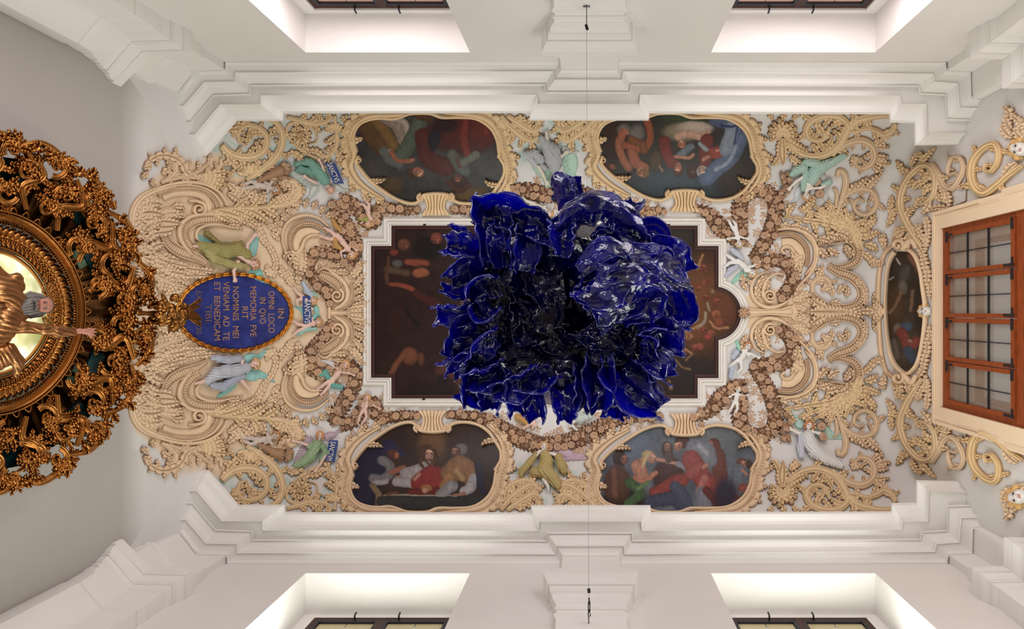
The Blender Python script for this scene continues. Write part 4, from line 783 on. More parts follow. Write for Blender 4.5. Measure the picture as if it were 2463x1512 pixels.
def garland(label, pts, w, mir=False, dens=1.0, tw=True):
    pts = [(x, 2 * CY - y) if mir else (x, y) for x, y in pts]
    P = cr(pts, 200); L = np.linalg.norm(np.diff(P, axis=0), axis=1).sum(); mid = P[100]
    W_ = np.interp(np.linspace(0, 1, 200), np.linspace(0, 1, len(w)), w)
    o = thing('flower_garland', label, 'garland', SURF(mid[0], mid[1], 0.0).reshape(3), 'brown flower garlands')
    put('shade_bed', ribbon(pts, [x * .95 for x in w], 5, prof='round', base=A(lin(112, 80, 60)), dirt=FD, lobes=int(L / 9), lobe=.3, n=int(L / 1.8)), o, flower_m)  # underlay ribbon; its dark brown puts shade into the gaps between flowers
    T = np.gradient(P, axis=0); T /= np.linalg.norm(T, axis=1, keepdims=True); N = np.stack([-T[:, 1], T[:, 0]], -1)
    done = []; n = int(L * np.mean(w) * 2 / 62 * dens)
    for k in range(n * 9):
        if len(done) >= min(n, 290): break
        i = R.randrange(200); u = R.uniform(-1, 1); big = len(done) < n * .12
        r = R.uniform(8, 11) if big else R.uniform(3.8, 7)
        q = P[i] + N[i] * u * max(1, W_[i] - r * .45)
        if any((q[0] - a) ** 2 + (q[1] - b) ** 2 < (.7 * (r + c)) ** 2 for a, b, c in done): continue
        done.append((q[0], q[1], r)); j = R.choice((0, 1, 3)) if big else R.choice((0, 2, 3, 4, 4, 5, 6, 7, 7))
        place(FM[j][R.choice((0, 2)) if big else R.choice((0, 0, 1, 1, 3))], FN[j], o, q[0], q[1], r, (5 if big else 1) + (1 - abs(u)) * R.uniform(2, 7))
    if tw:
        sp = []
        for k in range(int(L / 9)):
            i = R.randrange(4, 196); sd = R.choice((-1, 1)); q = P[i] + N[i] * sd * W_[i] * .8; sp.append((q[0], q[1], math.atan2(N[i][1] * sd, N[i][0] * sd) + R.uniform(-.6, .6)))
        twigs(o, sp)
    return o
for mir, hv in ((False, 'upper'), (True, 'lower')):
    R.seed(51 + mir)
    garland('brown flower garland looping from the %s picture bracket past the cherub to the frame corner' % ('red-robed' if not mir else 'supper'), [(1008, 507), (965, 505), (925, 498), (905, 505), (908, 525), (895, 540), (875, 530), (862, 508), (846, 488), (818, 482)], [8, 11, 12, 12, 13, 12, 13, 14, 14, 16], mir)
    garland('brown flower garland hanging in folds %s the plaque, beside the %s' % (('below', 'cherub in teal drapery') if mir else ('above', 'cherub in ochre loincloth')), [(812, 484), (806, 504), (824, 528), (838, 555), (853, 578), (856, 604), (842, 625), (815, 618), (788, 607), (762, 608), (746, 626), (742, 650), (754, 668), (772, 688), (790, 708), (797, 730)], [15, 18, 18, 17, 16, 16, 14, 14, 15, 14, 14, 14, 14, 14, 13, 10], mir)
    if not mir:
        garland('brown flower garland behind the top of the blue sculpture below the grey draped angel', [(1085, 505), (1130, 505), (1175, 498), (1215, 478), (1255, 460), (1300, 466), (1345, 468), (1390, 462), (1430, 480), (1480, 500), (1530, 508), (1600, 508)], [9, 11, 12, 16, 20, 18, 16, 18, 14, 11, 10, 8])
    else:
        garland('brown flower garland swagged below the blue sculpture over the ochre angel', [(1078, 508), (1125, 504), (1170, 496), (1205, 476), (1245, 452), (1290, 436), (1335, 436), (1385, 448), (1425, 466), (1470, 490), (1520, 502), (1590, 504)], [9, 12, 14, 18, 20, 18, 18, 20, 18, 14, 12, 8], True)
    garland('brown flower garland from the %s picture bracket to the frame corner' % ('kneeling-youth' if mir else 'blue-drapery'), [(1662, 500), (1690, 505), (1715, 525), (1735, 550), (1752, 568), (1770, 582), (1795, 585)], [8, 12, 17, 19, 15, 9, 6], mir)
    garland('arched brown flower garland next to the %s angel, doubled like a horseshoe' % ('white' if mir else 'teal'), [(1790, 570), (1782, 540), (1778, 505), (1785, 476), (1808, 460), (1836, 458), (1858, 474), (1866, 505), (1858, 540), (1846, 572), (1828, 600), (1812, 625)], [10, 16, 18, 17, 16, 16, 17, 17, 17, 16, 15, 14], mir)
    garland('brown flower garland wrapped round the volute scroll, %s half' % hv, [(1812, 628), (1840, 630), (1868, 626), (1893, 636), (1908, 658), (1904, 684), (1888, 704), (1872, 716)], [13, 14, 14, 15, 16, 16, 15, 10], mir)
# ------------------------------------------------------------------ painted pictures
def inside(poly, x, y):
    P = A(poly); c = np.zeros(x.shape, bool); j = len(P) - 1
    for i in range(len(P)):
        xi, yi = P[i]; xj, yj = P[j]
        with np.errstate(divide='ignore', invalid='ignore'):
            c ^= ((yi > y) != (yj > y)) & (x < (xj - xi) * (y - yi) / (yj - yi + 1e-12) + xi)
        j = i
    return c
def seg_d(x, y, P):
    d = np.full(x.shape, 1e9)
    for (a, b), (c, e) in zip(P, P[1:]):
        vx, vy = c - a, e - b; t = np.clip(((x - a) * vx + (y - b) * vy) / (vx * vx + vy * vy + 1e-9), 0, 1)
        d = np.minimum(d, np.hypot(x - a - t * vx, y - b - t * vy))
    return d
def paint(x, y, bg, strokes, seed=0):
    n1 = fbm(x / 22 + seed, y / 22, 4); n2 = fbm(x / 6 + seed, y / 6, 3)
    c = bg[0] * (1 - n1[..., None]) + bg[1] * n1[..., None] if not callable(bg) else bg(x, y, n1)
    wx = x + (n1 - .47) * 6 + (n2 - .45) * 1.5; wy = y + (fbm(x / 20 + 5, y / 20 + 3, 3) - .47) * 6
    for s in strokes:
        if s[0] == 'e':
            _, cx, cy, rx, ry, rot, col = s[:7]; sf = s[7] if len(s) > 7 else .17
            a = math.radians(rot); u = (wx - cx) * math.cos(a) + (wy - cy) * math.sin(a); v = -(wx - cx) * math.sin(a) + (wy - cy) * math.cos(a)
            q = np.hypot(u / rx, v / ry); m = np.clip((1 - q) / sf + .5, 0, 1); sh = 1.12 - .35 * q ** 2 - .12 * v / ry
        else:
            _, P, w, col = s[:4]; sf = s[4] if len(s) > 4 else .22
            d = seg_d(wx, wy, cr(P, 14) if len(P) > 2 else P) / w; m = np.clip((1 - d) / sf + .5, 0, 1); sh = 1.15 - .4 * d ** 2
            if w > 7: sh = sh * (1 + .2 * (fbm(wx / 4, wy / 11, 2) - .4) * 3)
        m = (m * m * (3 - 2 * m))[..., None]; c = c * (1 - m) + A(lin(*col)) * np.clip(sh, .3, 1.6)[..., None] * m
    c = c * .84 + .16 * c.mean(-1, keepdims=True); return np.clip(c * (.45 + .3 * n2[..., None]), 0, 1)
paint_m = mat_attr('oil_paint', 0.42, 0.12, 0.02, 20, spec=0.3)
def canvas(name, poly, step, bg, strokes, parent, seed=0, h=1.0, label=None):
    P = A(poly); x0, y0 = P.min(0) - step; x1, y1 = P.max(0) + step
    xs = np.arange(x0, x1, step); ys = np.arange(y0, y1, step); X, Y = np.meshgrid(xs, ys, indexing='ij'); c = paint(X, Y, bg, strokes, seed)
    f = grid_faces(len(xs), len(ys)); xc = X.ravel()[f].mean(1); yc = Y.ravel()[f].mean(1); f = f[inside(P, xc, yc)]
    return add(name, SURF(X.ravel(), Y.ravel(), np.full(X.size, float(h))), f, paint_m, parent, col=c.reshape(-1, 3), label=label)
def L(*c): return A(lin(*c))
def picture(name, label, poly, step, bg, strokes, seed, at=None):
    at = at or (A(poly)[:, 0].mean(), A(poly)[:, 1].mean())
    o = thing(name, label, 'painting', SURF(at[0], at[1], 0.).reshape(3)); canvas('canvas', poly, step, bg, strokes, o, seed); return o
def mirp(C, m, dx=0): return [(p[0], 2 * CY - p[1]) if m else (p[0], p[1]) for p in C]
S1 = [('e', 880, 440, 60, 60, 0, (78, 74, 68), .8), ('e', 945, 445, 26, 22, 0, (92, 72, 46), .8), ('e', 1130, 470, 46, 16, -15, (104, 82, 34), .8), ('e', 860, 330, 30, 40, 0, (60, 62, 74), .8),
 ('p', [(880, 296), (900, 328), (925, 356)], 24, (104, 70, 32)), ('p', [(900, 282), (930, 320), (945, 352)], 13, (138, 100, 42)), ('p', [(928, 280), (958, 300), (972, 334)], 17, (158, 138, 122)), ('p', [(945, 284), (975, 296), (982, 325)], 7, (184, 168, 152)),
 ('p', [(1010, 296), (988, 338), (972, 366), (952, 386)], 17, (88, 100, 84)), ('p', [(1005, 275), (1030, 285)], 10, (96, 60, 30)), ('p', [(1006, 320), (1010, 345)], 9, (120, 82, 38)), ('p', [(922, 362), (936, 384), (962, 396)], 11, (104, 108, 106)), ('p', [(936, 362), (944, 372)], 5, (150, 150, 150)),
 ('p', [(940, 366), (956, 384), (986, 388)], 5.5, (168, 96, 68)), ('e', 990, 386, 9, 6, -20, (186, 112, 84)), ('e', 992, 416, 15, 12, 30, (92, 50, 34)), ('e', 1006, 414, 14, 11, 20, (182, 108, 78)), ('e', 1014, 413, 6, 6, 0, (205, 135, 105)),
 ('e', 1105, 326, 84, 46, 8, (92, 24, 14), .3), ('e', 1160, 318, 36, 40, 0, (112, 30, 18), .4), ('p', [(1020, 330), (1030, 380), (1075, 402)], 22, (94, 26, 16)), ('p', [(1120, 290), (1115, 330), (1125, 370)], 9, (134, 34, 20)), ('p', [(1160, 280), (1170, 320)], 6, (140, 38, 22)), ('e', 1045, 332, 15, 32, 10, (28, 22, 44), .5), ('e', 1070, 300, 30, 18, 0, (48, 16, 14), .6),
 ('p', [(1088, 372), (1104, 396), (1118, 412)], 13, (98, 104, 92)), ('p', [(1110, 392), (1146, 372)], 10, (116, 120, 106)), ('p', [(1098, 378), (1106, 400)], 4, (112, 68, 48)), ('e', 1104, 436, 22, 17, 0, (66, 32, 24)), ('p', [(1078, 440), (1104, 458), (1130, 444)], 6, (84, 44, 26)), ('e', 1102, 428, 9, 10, 0, (132, 74, 56)), ('e', 1104, 422, 5, 4, 0, (96, 50, 40))]
S2 = [('e', 1640, 440, 130, 40, 0, (58, 76, 86), .9), ('e', 1480, 340, 34, 55, 0, (64, 36, 28), .6), ('e', 1765, 420, 50, 60, 0, (58, 48, 38), .8), ('e', 1500, 312, 16, 14, 0, (132, 118, 106), .8), ('e', 1532, 322, 18, 22, 0, (128, 118, 112), .8),
 ('p', [(1556, 290), (1564, 330), (1548, 358), (1505, 348)], 9, (170, 84, 40)), ('p', [(1520, 335), (1545, 345), (1550, 360)], 10, (136, 76, 34)), ('p', [(1498, 318), (1488, 350), (1500, 384), (1512, 402)], 10, (176, 98, 62)), ('p', [(1520, 366), (1532, 392), (1548, 404)], 12, (178, 98, 62)), ('p', [(1500, 310), (1510, 320)], 4, (186, 108, 74)), ('e', 1464, 402, 15, 11, 20, (92, 48, 32)), ('e', 1474, 400, 7, 7, 0, (150, 82, 56)), ('e', 1546, 416, 15, 12, 0, (142, 98, 56)), ('e', 1540, 410, 8, 8, 0, (186, 120, 82)),
 ('e', 1576, 386, 15, 24, 15, (92, 70, 42)), ('p', [(1585, 398), (1593, 410)], 3, (150, 120, 80)), ('e', 1650, 286, 60, 14, 0, (62, 78, 48), .6), ('e', 1640, 318, 46, 22, 0, (150, 136, 108), .5), ('e', 1672, 308, 44, 17, 0, (206, 184, 164), .4), ('p', [(1630, 328), (1655, 322), (1688, 330)], 9, (222, 168, 142)), ('p', [(1690, 322), (1705, 316)], 5, (214, 158, 134)), ('e', 1641, 346, 10, 9, 0, (196, 108, 64)), ('e', 1640, 340, 5, 5, 0, (226, 160, 128)),
 ('p', [(1598, 340), (1606, 372), (1618, 392)], 14, (134, 44, 34)), ('p', [(1700, 335), (1696, 385)], 15, (134, 46, 38)), ('p', [(1684, 345), (1700, 360)], 5, (160, 170, 176)), ('p', [(1636, 372), (1662, 352)], 9, (118, 128, 142)), ('p', [(1625, 376), (1655, 378), (1668, 372)], 4, (206, 132, 104)), ('p', [(1692, 385), (1712, 372)], 4, (206, 132, 104)), ('e', 1632, 410, 13, 16, 0, (92, 52, 38)), ('e', 1630, 402, 9, 12, 0, (192, 118, 90)), ('e', 1666, 410, 15, 20, 0, (76, 44, 34)), ('e', 1690, 412, 15, 16, -20, (176, 180, 188)), ('e', 1688, 408, 9, 12, -20, (206, 164, 136)), ('p', [(1718, 368), (1752, 364)], 14, (172, 66, 48)), ('p', [(1722, 362), (1750, 358)], 3, (226, 140, 110)),
 ('p', [(1806, 296), (1778, 338), (1758, 378), (1726, 404), (1700, 428)], 19, (96, 116, 152)), ('p', [(1724, 284), (1760, 292), (1806, 290)], 20, (84, 102, 140)), ('p', [(1765, 300), (1752, 340), (1745, 360)], 16, (150, 162, 182)), ('p', [(1735, 300), (1760, 304), (1790, 296)], 3, (44, 62, 120)), ('p', [(1770, 350), (1755, 385), (1722, 408)], 5, (150, 170, 192)), ('p', [(1775, 300), (1765, 345)], 2.5, (60, 80, 130))]
S3 = [('e', 1040, 1066, 34, 52, 0, (122, 82, 42), .8), ('e', 1180, 1090, 40, 50, 0, (66, 44, 34), .8), ('p', [(868, 1190), (884, 1140), (908, 1112)], 38, (36, 36, 68)), ('e', 938, 1070, 20, 14, 10, (44, 42, 84)), ('e', 936, 1084, 42, 10, 14, (46, 44, 92)), ('e', 944, 1092, 16, 12, 10, (104, 54, 38)), ('e', 955, 1096, 6, 8, 0, (176, 100, 66)),
 ('p', [(898, 1150), (918, 1154), (936, 1140), (938, 1120), (920, 1108)], 12, (134, 128, 132)), ('p', [(900, 1160), (930, 1158)], 6, (180, 176, 182)), ('p', [(940, 1136), (958, 1130), (972, 1124)], 6, (176, 102, 72)), ('p', [(952, 1146), (975, 1140)], 3, (190, 116, 84)), ('p', [(896, 1168), (910, 1188), (911, 1216)], 8, (146, 118, 84)),
 ('e', 1028, 1092, 20, 25, 0, (88, 52, 30)), ('e', 1033, 1094, 10, 15, 0, (204, 150, 122)), ('e', 1032, 1108, 7, 6, 0, (110, 68, 44)), ('p', [(1028, 1091), (1039, 1091)], 1.4, (90, 52, 38)), ('p', [(976, 1140), (1004, 1132), (1026, 1122)], 15, (186, 176, 174)), ('p', [(956, 1158), (994, 1162)], 12, (190, 182, 182)), ('p', [(1008, 1160), (1040, 1138), (1056, 1160), (1010, 1178)], 21, (160, 36, 32)), ('p', [(990, 1186), (1050, 1180)], 10, (120, 28, 26)), ('p', [(996, 1152), (1008, 1140)], 4, (206, 140, 112)), ('e', 1026, 1174, 14, 9, 0, (190, 124, 60)), ('e', 1022, 1180, 7, 6, 0, (216, 160, 130)),
 ('e', 1110, 1080, 15, 14, 0, (126, 120, 112)), ('e', 1100, 1088, 11, 14, 0, (112, 76, 62)), ('e', 1092, 1086, 4, 8, 0, (160, 106, 82)), ('e', 1094, 1108, 10, 14, 20, (56, 46, 46)), ('p', [(1084, 1140), (1108, 1118), (1132, 1142)], 24, (160, 112, 66)), ('p', [(1070, 1170), (1082, 1150)], 14, (178, 124, 66)), ('p', [(1098, 1130), (1112, 1150)], 7, (190, 148, 96)), ('p', [(1140, 1148), (1132, 1172), (1116, 1182)], 12, (184, 178, 182)), ('p', [(1060, 1188), (1088, 1168)], 13, (160, 156, 160)), ('p', [(1094, 1190), (1116, 1188)], 5, (180, 116, 84)), ('p', [(1150, 1120), (1160, 1180)], 10, (40, 36, 66)),
 ('p', [(920, 1206), (1160, 1206)], 15, (56, 58, 60)), ('p', [(922, 1190), (1098, 1192)], 1.6, (176, 164, 140)), ('p', [(930, 1188), (956, 1186)], 3, (120, 70, 50))]
S4 = [('e', 1500, 1070, 70, 50, 0, (112, 126, 152), .9), ('e', 1700, 1060, 80, 40, 0, (120, 128, 134), .9), ('e', 1500, 1210, 60, 40, 0, (44, 36, 40), .6), ('e', 1490, 1102, 16, 22, 0, (62, 40, 32)), ('e', 1502, 1104, 9, 12, 0, (150, 96, 70)), ('e', 1484, 1164, 34, 46, 0, (104, 64, 48), .3), ('p', [(1475, 1130), (1480, 1190)], 7, (134, 84, 62)),
 ('e', 1608, 1146, 38, 52, 0, (84, 52, 44), .3), ('e', 1560, 1096, 16, 13, 20, (214, 184, 122)), ('e', 1548, 1108, 8, 8, 0, (200, 166, 104)), ('e', 1569, 1102, 9, 12, 20, (214, 150, 122)), ('p', [(1536, 1122), (1544, 1146)], 17, (208, 142, 110)), ('p', [(1526, 1148), (1550, 1158), (1578, 1136)], 6, (206, 130, 96)), ('p', [(1514, 1160), (1540, 1186), (1512, 1210)], 12, (76, 112, 66)), ('p', [(1535, 1175), (1560, 1160)], 5, (110, 146, 90)),
 ('e', 1604, 1080, 14, 20, 0, (74, 48, 40)), ('e', 1605, 1074, 9, 12, 0, (158, 110, 92)), ('e', 1607, 1098, 10, 14, 0, (104, 80, 68)), ('p', [(1576, 1186), (1612, 1164), (1642, 1152)], 15, (168, 66, 54)), ('p', [(1568, 1206), (1618, 1200), (1640, 1216)], 16, (78, 82, 112)), ('p', [(1625, 1170), (1648, 1200), (1655, 1225)], 14, (84, 92, 118)), ('p', [(1644, 1118), (1610, 1110), (1578, 1102)], 4.5, (206, 146, 122)), ('p', [(1650, 1125), (1630, 1116)], 7, (150, 152, 162)),
 ('e', 1716, 1076, 18, 24, 10, (110, 54, 40)), ('e', 1709, 1066, 6, 8, 0, (178, 112, 84)), ('p', [(1724, 1092), (1734, 1146)], 18, (124, 58, 44)), ('e', 1642, 1062, 20, 14, 20, (88, 52, 36)), ('e', 1631, 1072, 9, 12, 25, (204, 136, 108)), ('p', [(1668, 1074), (1698, 1080), (1706, 1108)], 19, (136, 142, 156)), ('p', [(1680, 1070), (1700, 1090)], 6, (176, 180, 190)), ('p', [(1662, 1104), (1690, 1150), (1720, 1178), (1756, 1204)], 24, (170, 66, 56)), ('p', [(1680, 1120), (1660, 1140)], 12, (184, 84, 74)), ('p', [(1695, 1150), (1680, 1180)], 9, (206, 120, 108)), ('p', [(1692, 1124), (1700, 1120)], 5, (206, 140, 112)), ('p', [(1688, 1186), (1694, 1216)], 17, (140, 142, 156)), ('p', [(1700, 1180), (1730, 1216)], 10, (120, 46, 40)), ('p', [(1676, 1226), (1700, 1224)], 4, (190, 110, 84)),
 ('e', 1784, 1112, 13, 12, 0, (120, 66, 44)), ('e', 1788, 1116, 7, 9, 0, (196, 132, 102)), ('e', 1802, 1116, 8, 10, 0, (84, 52, 44)), ('p', [(1776, 1130), (1772, 1170)], 14, (120, 130, 144)), ('p', [(1784, 1130), (1796, 1140)], 3.5, (206, 140, 112)), ('p', [(1786, 1172), (1812, 1180)], 11, (166, 84, 74)), ('p', [(1790, 1195), (1800, 1210)], 10, (70, 84, 104)), ('e', 1745, 1190, 30, 40, 0, (52, 46, 70), .8)]
def face(x, y, r, up, look=0.0, c=(200, 140, 112)):
    u = (math.cos(up), math.sin(up)); v = (-u[1], u[0]); P = lambda a, b: (x + u[0] * a * r + v[0] * (b + look * .25) * r, y + u[1] * a * r + v[1] * (b + look * .25) * r)
    d = tuple(int(k * .38) for k in c); m = tuple(int(k * q) for k, q in zip(c, (.8, .5, .5))); h = tuple(min(255, int(k * 1.22)) for k in c); s = tuple(int(k * .62) for k in c)
    return [('p', [P(.3, -.55), P(.3, -.15)], .05 * r, s), ('p', [P(.3, .15), P(.3, .55)], .05 * r, s), ('p', [P(.12, -.42), P(.12, -.22)], .07 * r, d), ('p', [P(.12, .22), P(.12, .42)], .07 * r, d), ('p', [P(.25, .0), P(-.2, .03)], .1 * r, h), ('p', [P(-.26, -.1), P(-.26, .14)], .08 * r, s), ('p', [P(-.5, -.2), P(-.5, .22)], .09 * r, m), ('p', [P(.6, -.3), P(.62, .3)], .22 * r, h), ('p', [P(.1, .72), P(-.5, .5)], .14 * r, s)]
D_, U_ = pi / 2, -pi / 2
S1 += face(1006, 414, 12, .9) + face(1102, 428, 10, D_, 0, (150, 88, 66))
S2 += face(1630, 402, 11, D_, .3) + face(1688, 408, 11, D_ - .3, 0, (206, 164, 136)) + face(1546, 416, 11, D_ + .4, 0, (176, 112, 76)) + face(1641, 346, 7, D_) + face(1666, 408, 9, D_, 0, (110, 66, 50))
S3 += face(1033, 1092, 13, U_ + .1, -.2, (214, 160, 132)) + face(1100, 1088, 12, U_, -1.2, (150, 104, 84)) + [('p', [(1018, 1080), (1012, 1110), (1016, 1122)], 4, (96, 58, 34)), ('p', [(1046, 1082), (1052, 1108), (1048, 1120)], 4, (80, 46, 28)), ('p', [(1024, 1108), (1034, 1118), (1042, 1108)], 3, (104, 64, 42))]
S4 += face(1569, 1102, 10, U_ + .3, .6, (222, 162, 134)) + face(1605, 1074, 11, U_, 0, (166, 118, 98)) + face(1631, 1072, 11, U_ - .2, -.9, (212, 146, 118)) + face(1502, 1104, 11, U_, .4, (150, 96, 70)) + face(1788, 1116, 8, U_, -.3) + [('p', [(1556, 1092), (1550, 1110), (1546, 1120)], 4, (226, 196, 134)), ('p', [(1600, 1092), (1606, 1108), (1614, 1094)], 5, (92, 72, 62))]
picture('oil_painting', 'dark ceiling picture of a figure in red robes and a broad hat', [tuple(p) for p in FR[0][1]], 1.4, (L(46, 50, 54), L(88, 84, 80)), S1, 1)
picture('oil_painting', 'ceiling picture crowded with figures, pale infant and blue drapery', [tuple(p) for p in FR[1][1]], 1.4, (L(44, 42, 40), L(72, 66, 58)), S2, 2)
picture('oil_painting', 'ceiling picture of three men at table, the middle one haloed in red', mirp(FR[2][1], True), 1.4, (L(44, 28, 26), L(82, 56, 42)), S3, 3)
picture('oil_painting', 'ceiling picture of a fair-haired kneeling youth among robed elders', mirp(FR[3][1], True), 1.4, (L(76, 90, 108), L(134, 140, 150)), S4, 4)
S5 = [('e', 2176, 650, 40, 60, 0, (60, 50, 42), .8), ('e', 2150, 740, 26, 60, 0, (92, 66, 42), .8), ('p', [(2188, 615), (2206, 640), (2216, 665)], 7, (150, 96, 68)), ('e', 2176, 660, 12, 24, 20, (92, 84, 74)), ('e', 2172, 690, 12, 18, 0, (120, 114, 102)), ('p', [(2168, 700), (2155, 735), (2142, 752)], 4, (146, 108, 80)), ('p', [(2196, 700), (2190, 745)], 4, (140, 108, 82)), ('e', 2160, 790, 10, 13, 20, (130, 116, 108)), ('e', 2182, 785, 14, 12, 0, (74, 98, 128)), ('p', [(2170, 800), (2185, 830), (2205, 820)], 13, (150, 62, 52)), ('p', [(2186, 842), (2196, 862)], 12, (64, 82, 116)), ('p', [(2150, 820), (2158, 860)], 7, (106, 98, 88)), ('p', [(2158, 620), (2166, 634)], 2, (210, 205, 200)), ('p', [(2140, 672), (2150, 665)], 1.6, (200, 195, 190)), ('e', 2212, 740, 12, 60, 0, (56, 44, 38), .7), ('e', 2190, 818, 6, 4, 0, (190, 150, 130))]
picture('oil_painting', 'tall dark oval picture on the window wall with pale winged figure above', [tuple(p) for p in OVC], 2.0, (L(58, 50, 44), L(96, 80, 62)), S5, 5)
# the great centre picture
arc = [(1717 + 64.5 * math.cos(t), 753.5 + 64 * math.sin(t)) for t in np.linspace(-1.416, 1.416, 25)]
CP = [(894, 592), (943, 592), (943, 543), (1677, 543), (1677, 592), (1727, 592)] + arc + [(1727, 908), (1677, 908), (1677, 957), (943, 957), (943, 907), (894, 907)]
def offset(P, d):
    P = A(P); n = len(P); a = P - np.roll(P, 1, 0); b = np.roll(P, -1, 0) - P
    a /= np.linalg.norm(a, axis=1, keepdims=True); b /= np.linalg.norm(b, axis=1, keepdims=True)
    na = np.stack([a[:, 1], -a[:, 0]], -1); nb = np.stack([b[:, 1], -b[:, 0]], -1)
    m = na + nb; m /= (1 + (na * nb).sum(1))[:, None]; return P + m * d
def mouldring(name, poly, prof, mat, parent, smooth=False, base=None, dirt=GROOVE_BROWN):
    V, C = [], []; n = len(poly); fs = []
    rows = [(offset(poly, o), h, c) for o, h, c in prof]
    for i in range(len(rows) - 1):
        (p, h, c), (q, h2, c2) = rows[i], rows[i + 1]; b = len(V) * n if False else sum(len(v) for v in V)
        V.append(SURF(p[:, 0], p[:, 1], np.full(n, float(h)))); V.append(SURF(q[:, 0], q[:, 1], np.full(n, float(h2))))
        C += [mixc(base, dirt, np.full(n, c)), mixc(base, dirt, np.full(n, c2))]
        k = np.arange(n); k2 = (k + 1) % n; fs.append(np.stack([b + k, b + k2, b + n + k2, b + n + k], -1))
    return add(name, np.concatenate(V), np.concatenate(fs), mat, parent, col=np.concatenate(C), smooth=smooth)
S0 = [('p', [(980, 630), (1024, 632)], 8, (150, 68, 40)), ('e', 1012, 656, 20, 11, 0, (168, 92, 56)), ('p', [(930, 648), (980, 656)], 8, (96, 70, 52)), ('e', 956, 634, 13, 9, 0, (98, 92, 88)), ('p', [(940, 682), (985, 692), (1026, 722)], 5, (150, 64, 42)), ('p', [(1000, 706), (1050, 730)], 10, (76, 28, 26)), ('e', 972, 588, 14, 14, 0, (122, 70, 46)), ('e', 948, 606, 11, 9, 0, (134, 54, 36)), ('e', 1028, 596, 34, 28, 0, (22, 15, 18), .5), ('e', 1050, 572, 13, 14, 0, (142, 66, 48)), ('e', 986, 856, 19, 21, 0, (132, 72, 44), .4), ('e', 1012, 862, 8, 16, 0, (110, 62, 38)), ('p', [(972, 850), (952, 878), (940, 900)], 7, (130, 72, 46)), ('e', 1108, 906, 16, 14, 0, (150, 128, 80), .6), ('p', [(1060, 890), (1100, 900), (1110, 930)], 14, (92, 44, 36)), ('e', 1066, 915, 14, 16, 0, (36, 22, 24), .5), ('p', [(975, 745), (1005, 780)], 4, (26, 16, 18)), ('p', [(935, 620), (930, 680)], 4, (96, 60, 40), .8), ('e', 1040, 940, 60, 20, 0, (40, 24, 24), .8),
 ('e', 1680, 740, 95, 110, 0, (128, 74, 32), 1.3), ('e', 1740, 740, 40, 50, 0, (118, 64, 30), 1.0), ('e', 1620, 570, 60, 26, 0, (58, 50, 42), .9), ('e', 1650, 900, 70, 40, 0, (48, 34, 32), .9)] + \
 [('e', x, y, r, r * .95, 0, c, .35) for x, y, r, c in ((1690, 643, 9, (150, 66, 46)), (1680, 692, 8, (142, 62, 44)), (1694, 680, 9, (150, 74, 48)), (1706, 676, 8, (134, 60, 42)), (1697, 716, 8, (140, 56, 42)), (1724, 722, 9, (154, 66, 50)), (1672, 764, 8, (160, 96, 54)), (1722, 755, 11, (176, 104, 56)), (1728, 774, 12, (150, 76, 44)), (1690, 792, 9, (148, 62, 46)), (1710, 801, 8, (170, 90, 56)), (1702, 810, 8, (176, 62, 46)), (1658, 808, 9, (180, 120, 70)), (1646, 792, 7, (140, 60, 44)), (1672, 834, 8, (160, 76, 52)), (1684, 832, 8, (166, 80, 56)), (1644, 846, 9, (150, 64, 46)), (1714, 700, 6, (150, 110, 76)), (1620, 900, 8, (100, 50, 40)))] + \
 [('p', P, w, c, .6) for P, w, c in (([(1690, 612), (1684, 628), (1678, 646)], 2.6, (190, 136, 72)), ([(1648, 692), (1660, 708), (1672, 714)], 3.2, (176, 150, 116)), ([(1698, 752), (1694, 775), (1678, 786)], 3.4, (170, 150, 120)), ([(1680, 782), (1664, 792), (1646, 798)], 2.6, (190, 140, 90)), ([(1702, 730), (1706, 745)], 3.4, (160, 140, 110)), ([(1708, 772), (1722, 788), (1752, 786)], 3, (190, 130, 84)), ([(1646, 838), (1662, 848)], 2.6, (180, 130, 90)), ([(1620, 860), (1640, 882), (1660, 888)], 2.4, (130, 96, 60)), ([(1610, 915), (1614, 935)], 3, (140, 96, 60)), ([(1650, 868), (1668, 848)], 2, (140, 100, 66)))]
for (x, y, r) in ((1690, 643, 8), (1680, 692, 7), (1697, 716, 7), (1724, 722, 8), (1722, 755, 10), (1690, 792, 8), (1710, 801, 8), (1658, 808, 8), (1672, 834, 7), (1644, 846, 8)): S0 += face(x, y, r, U_ + .4, .2, (150, 82, 54))
S0 += face(1048, 574, 10, .3, 0, (150, 76, 54)) + face(972, 588, 11, .2, .5, (130, 78, 52))
def bg0(x, y, n):
    t = n[..., None]; c = L(36, 20, 20) * (1 - t) + L(66, 34, 28) * t; g = np.clip((x - 1500) / 200, 0, 1)[..., None]; return c * (1 - g * .3) + L(70, 46, 30) * g * .3
o = picture('oil_painting', 'huge dark brown centre picture with cherub heads in its rounded end', CP, 3.0, bg0, S0, 9)
o['label'] = 'huge dark brown centre picture behind the blue sculpture, one end rounded'
dark = mat_attr('dark_frame', 0.45, 0.1, .1, 12, spec=.35)
mouldring('frame', CP, [(-8, 1.2, .0), (-8, 3, .2), (-6, 4, 0), (-1, 4, 0), (0.5, 3, .3), (0.5, 0, .3)], dark, o, base=L(58, 30, 28), dirt=L(30, 16, 16))
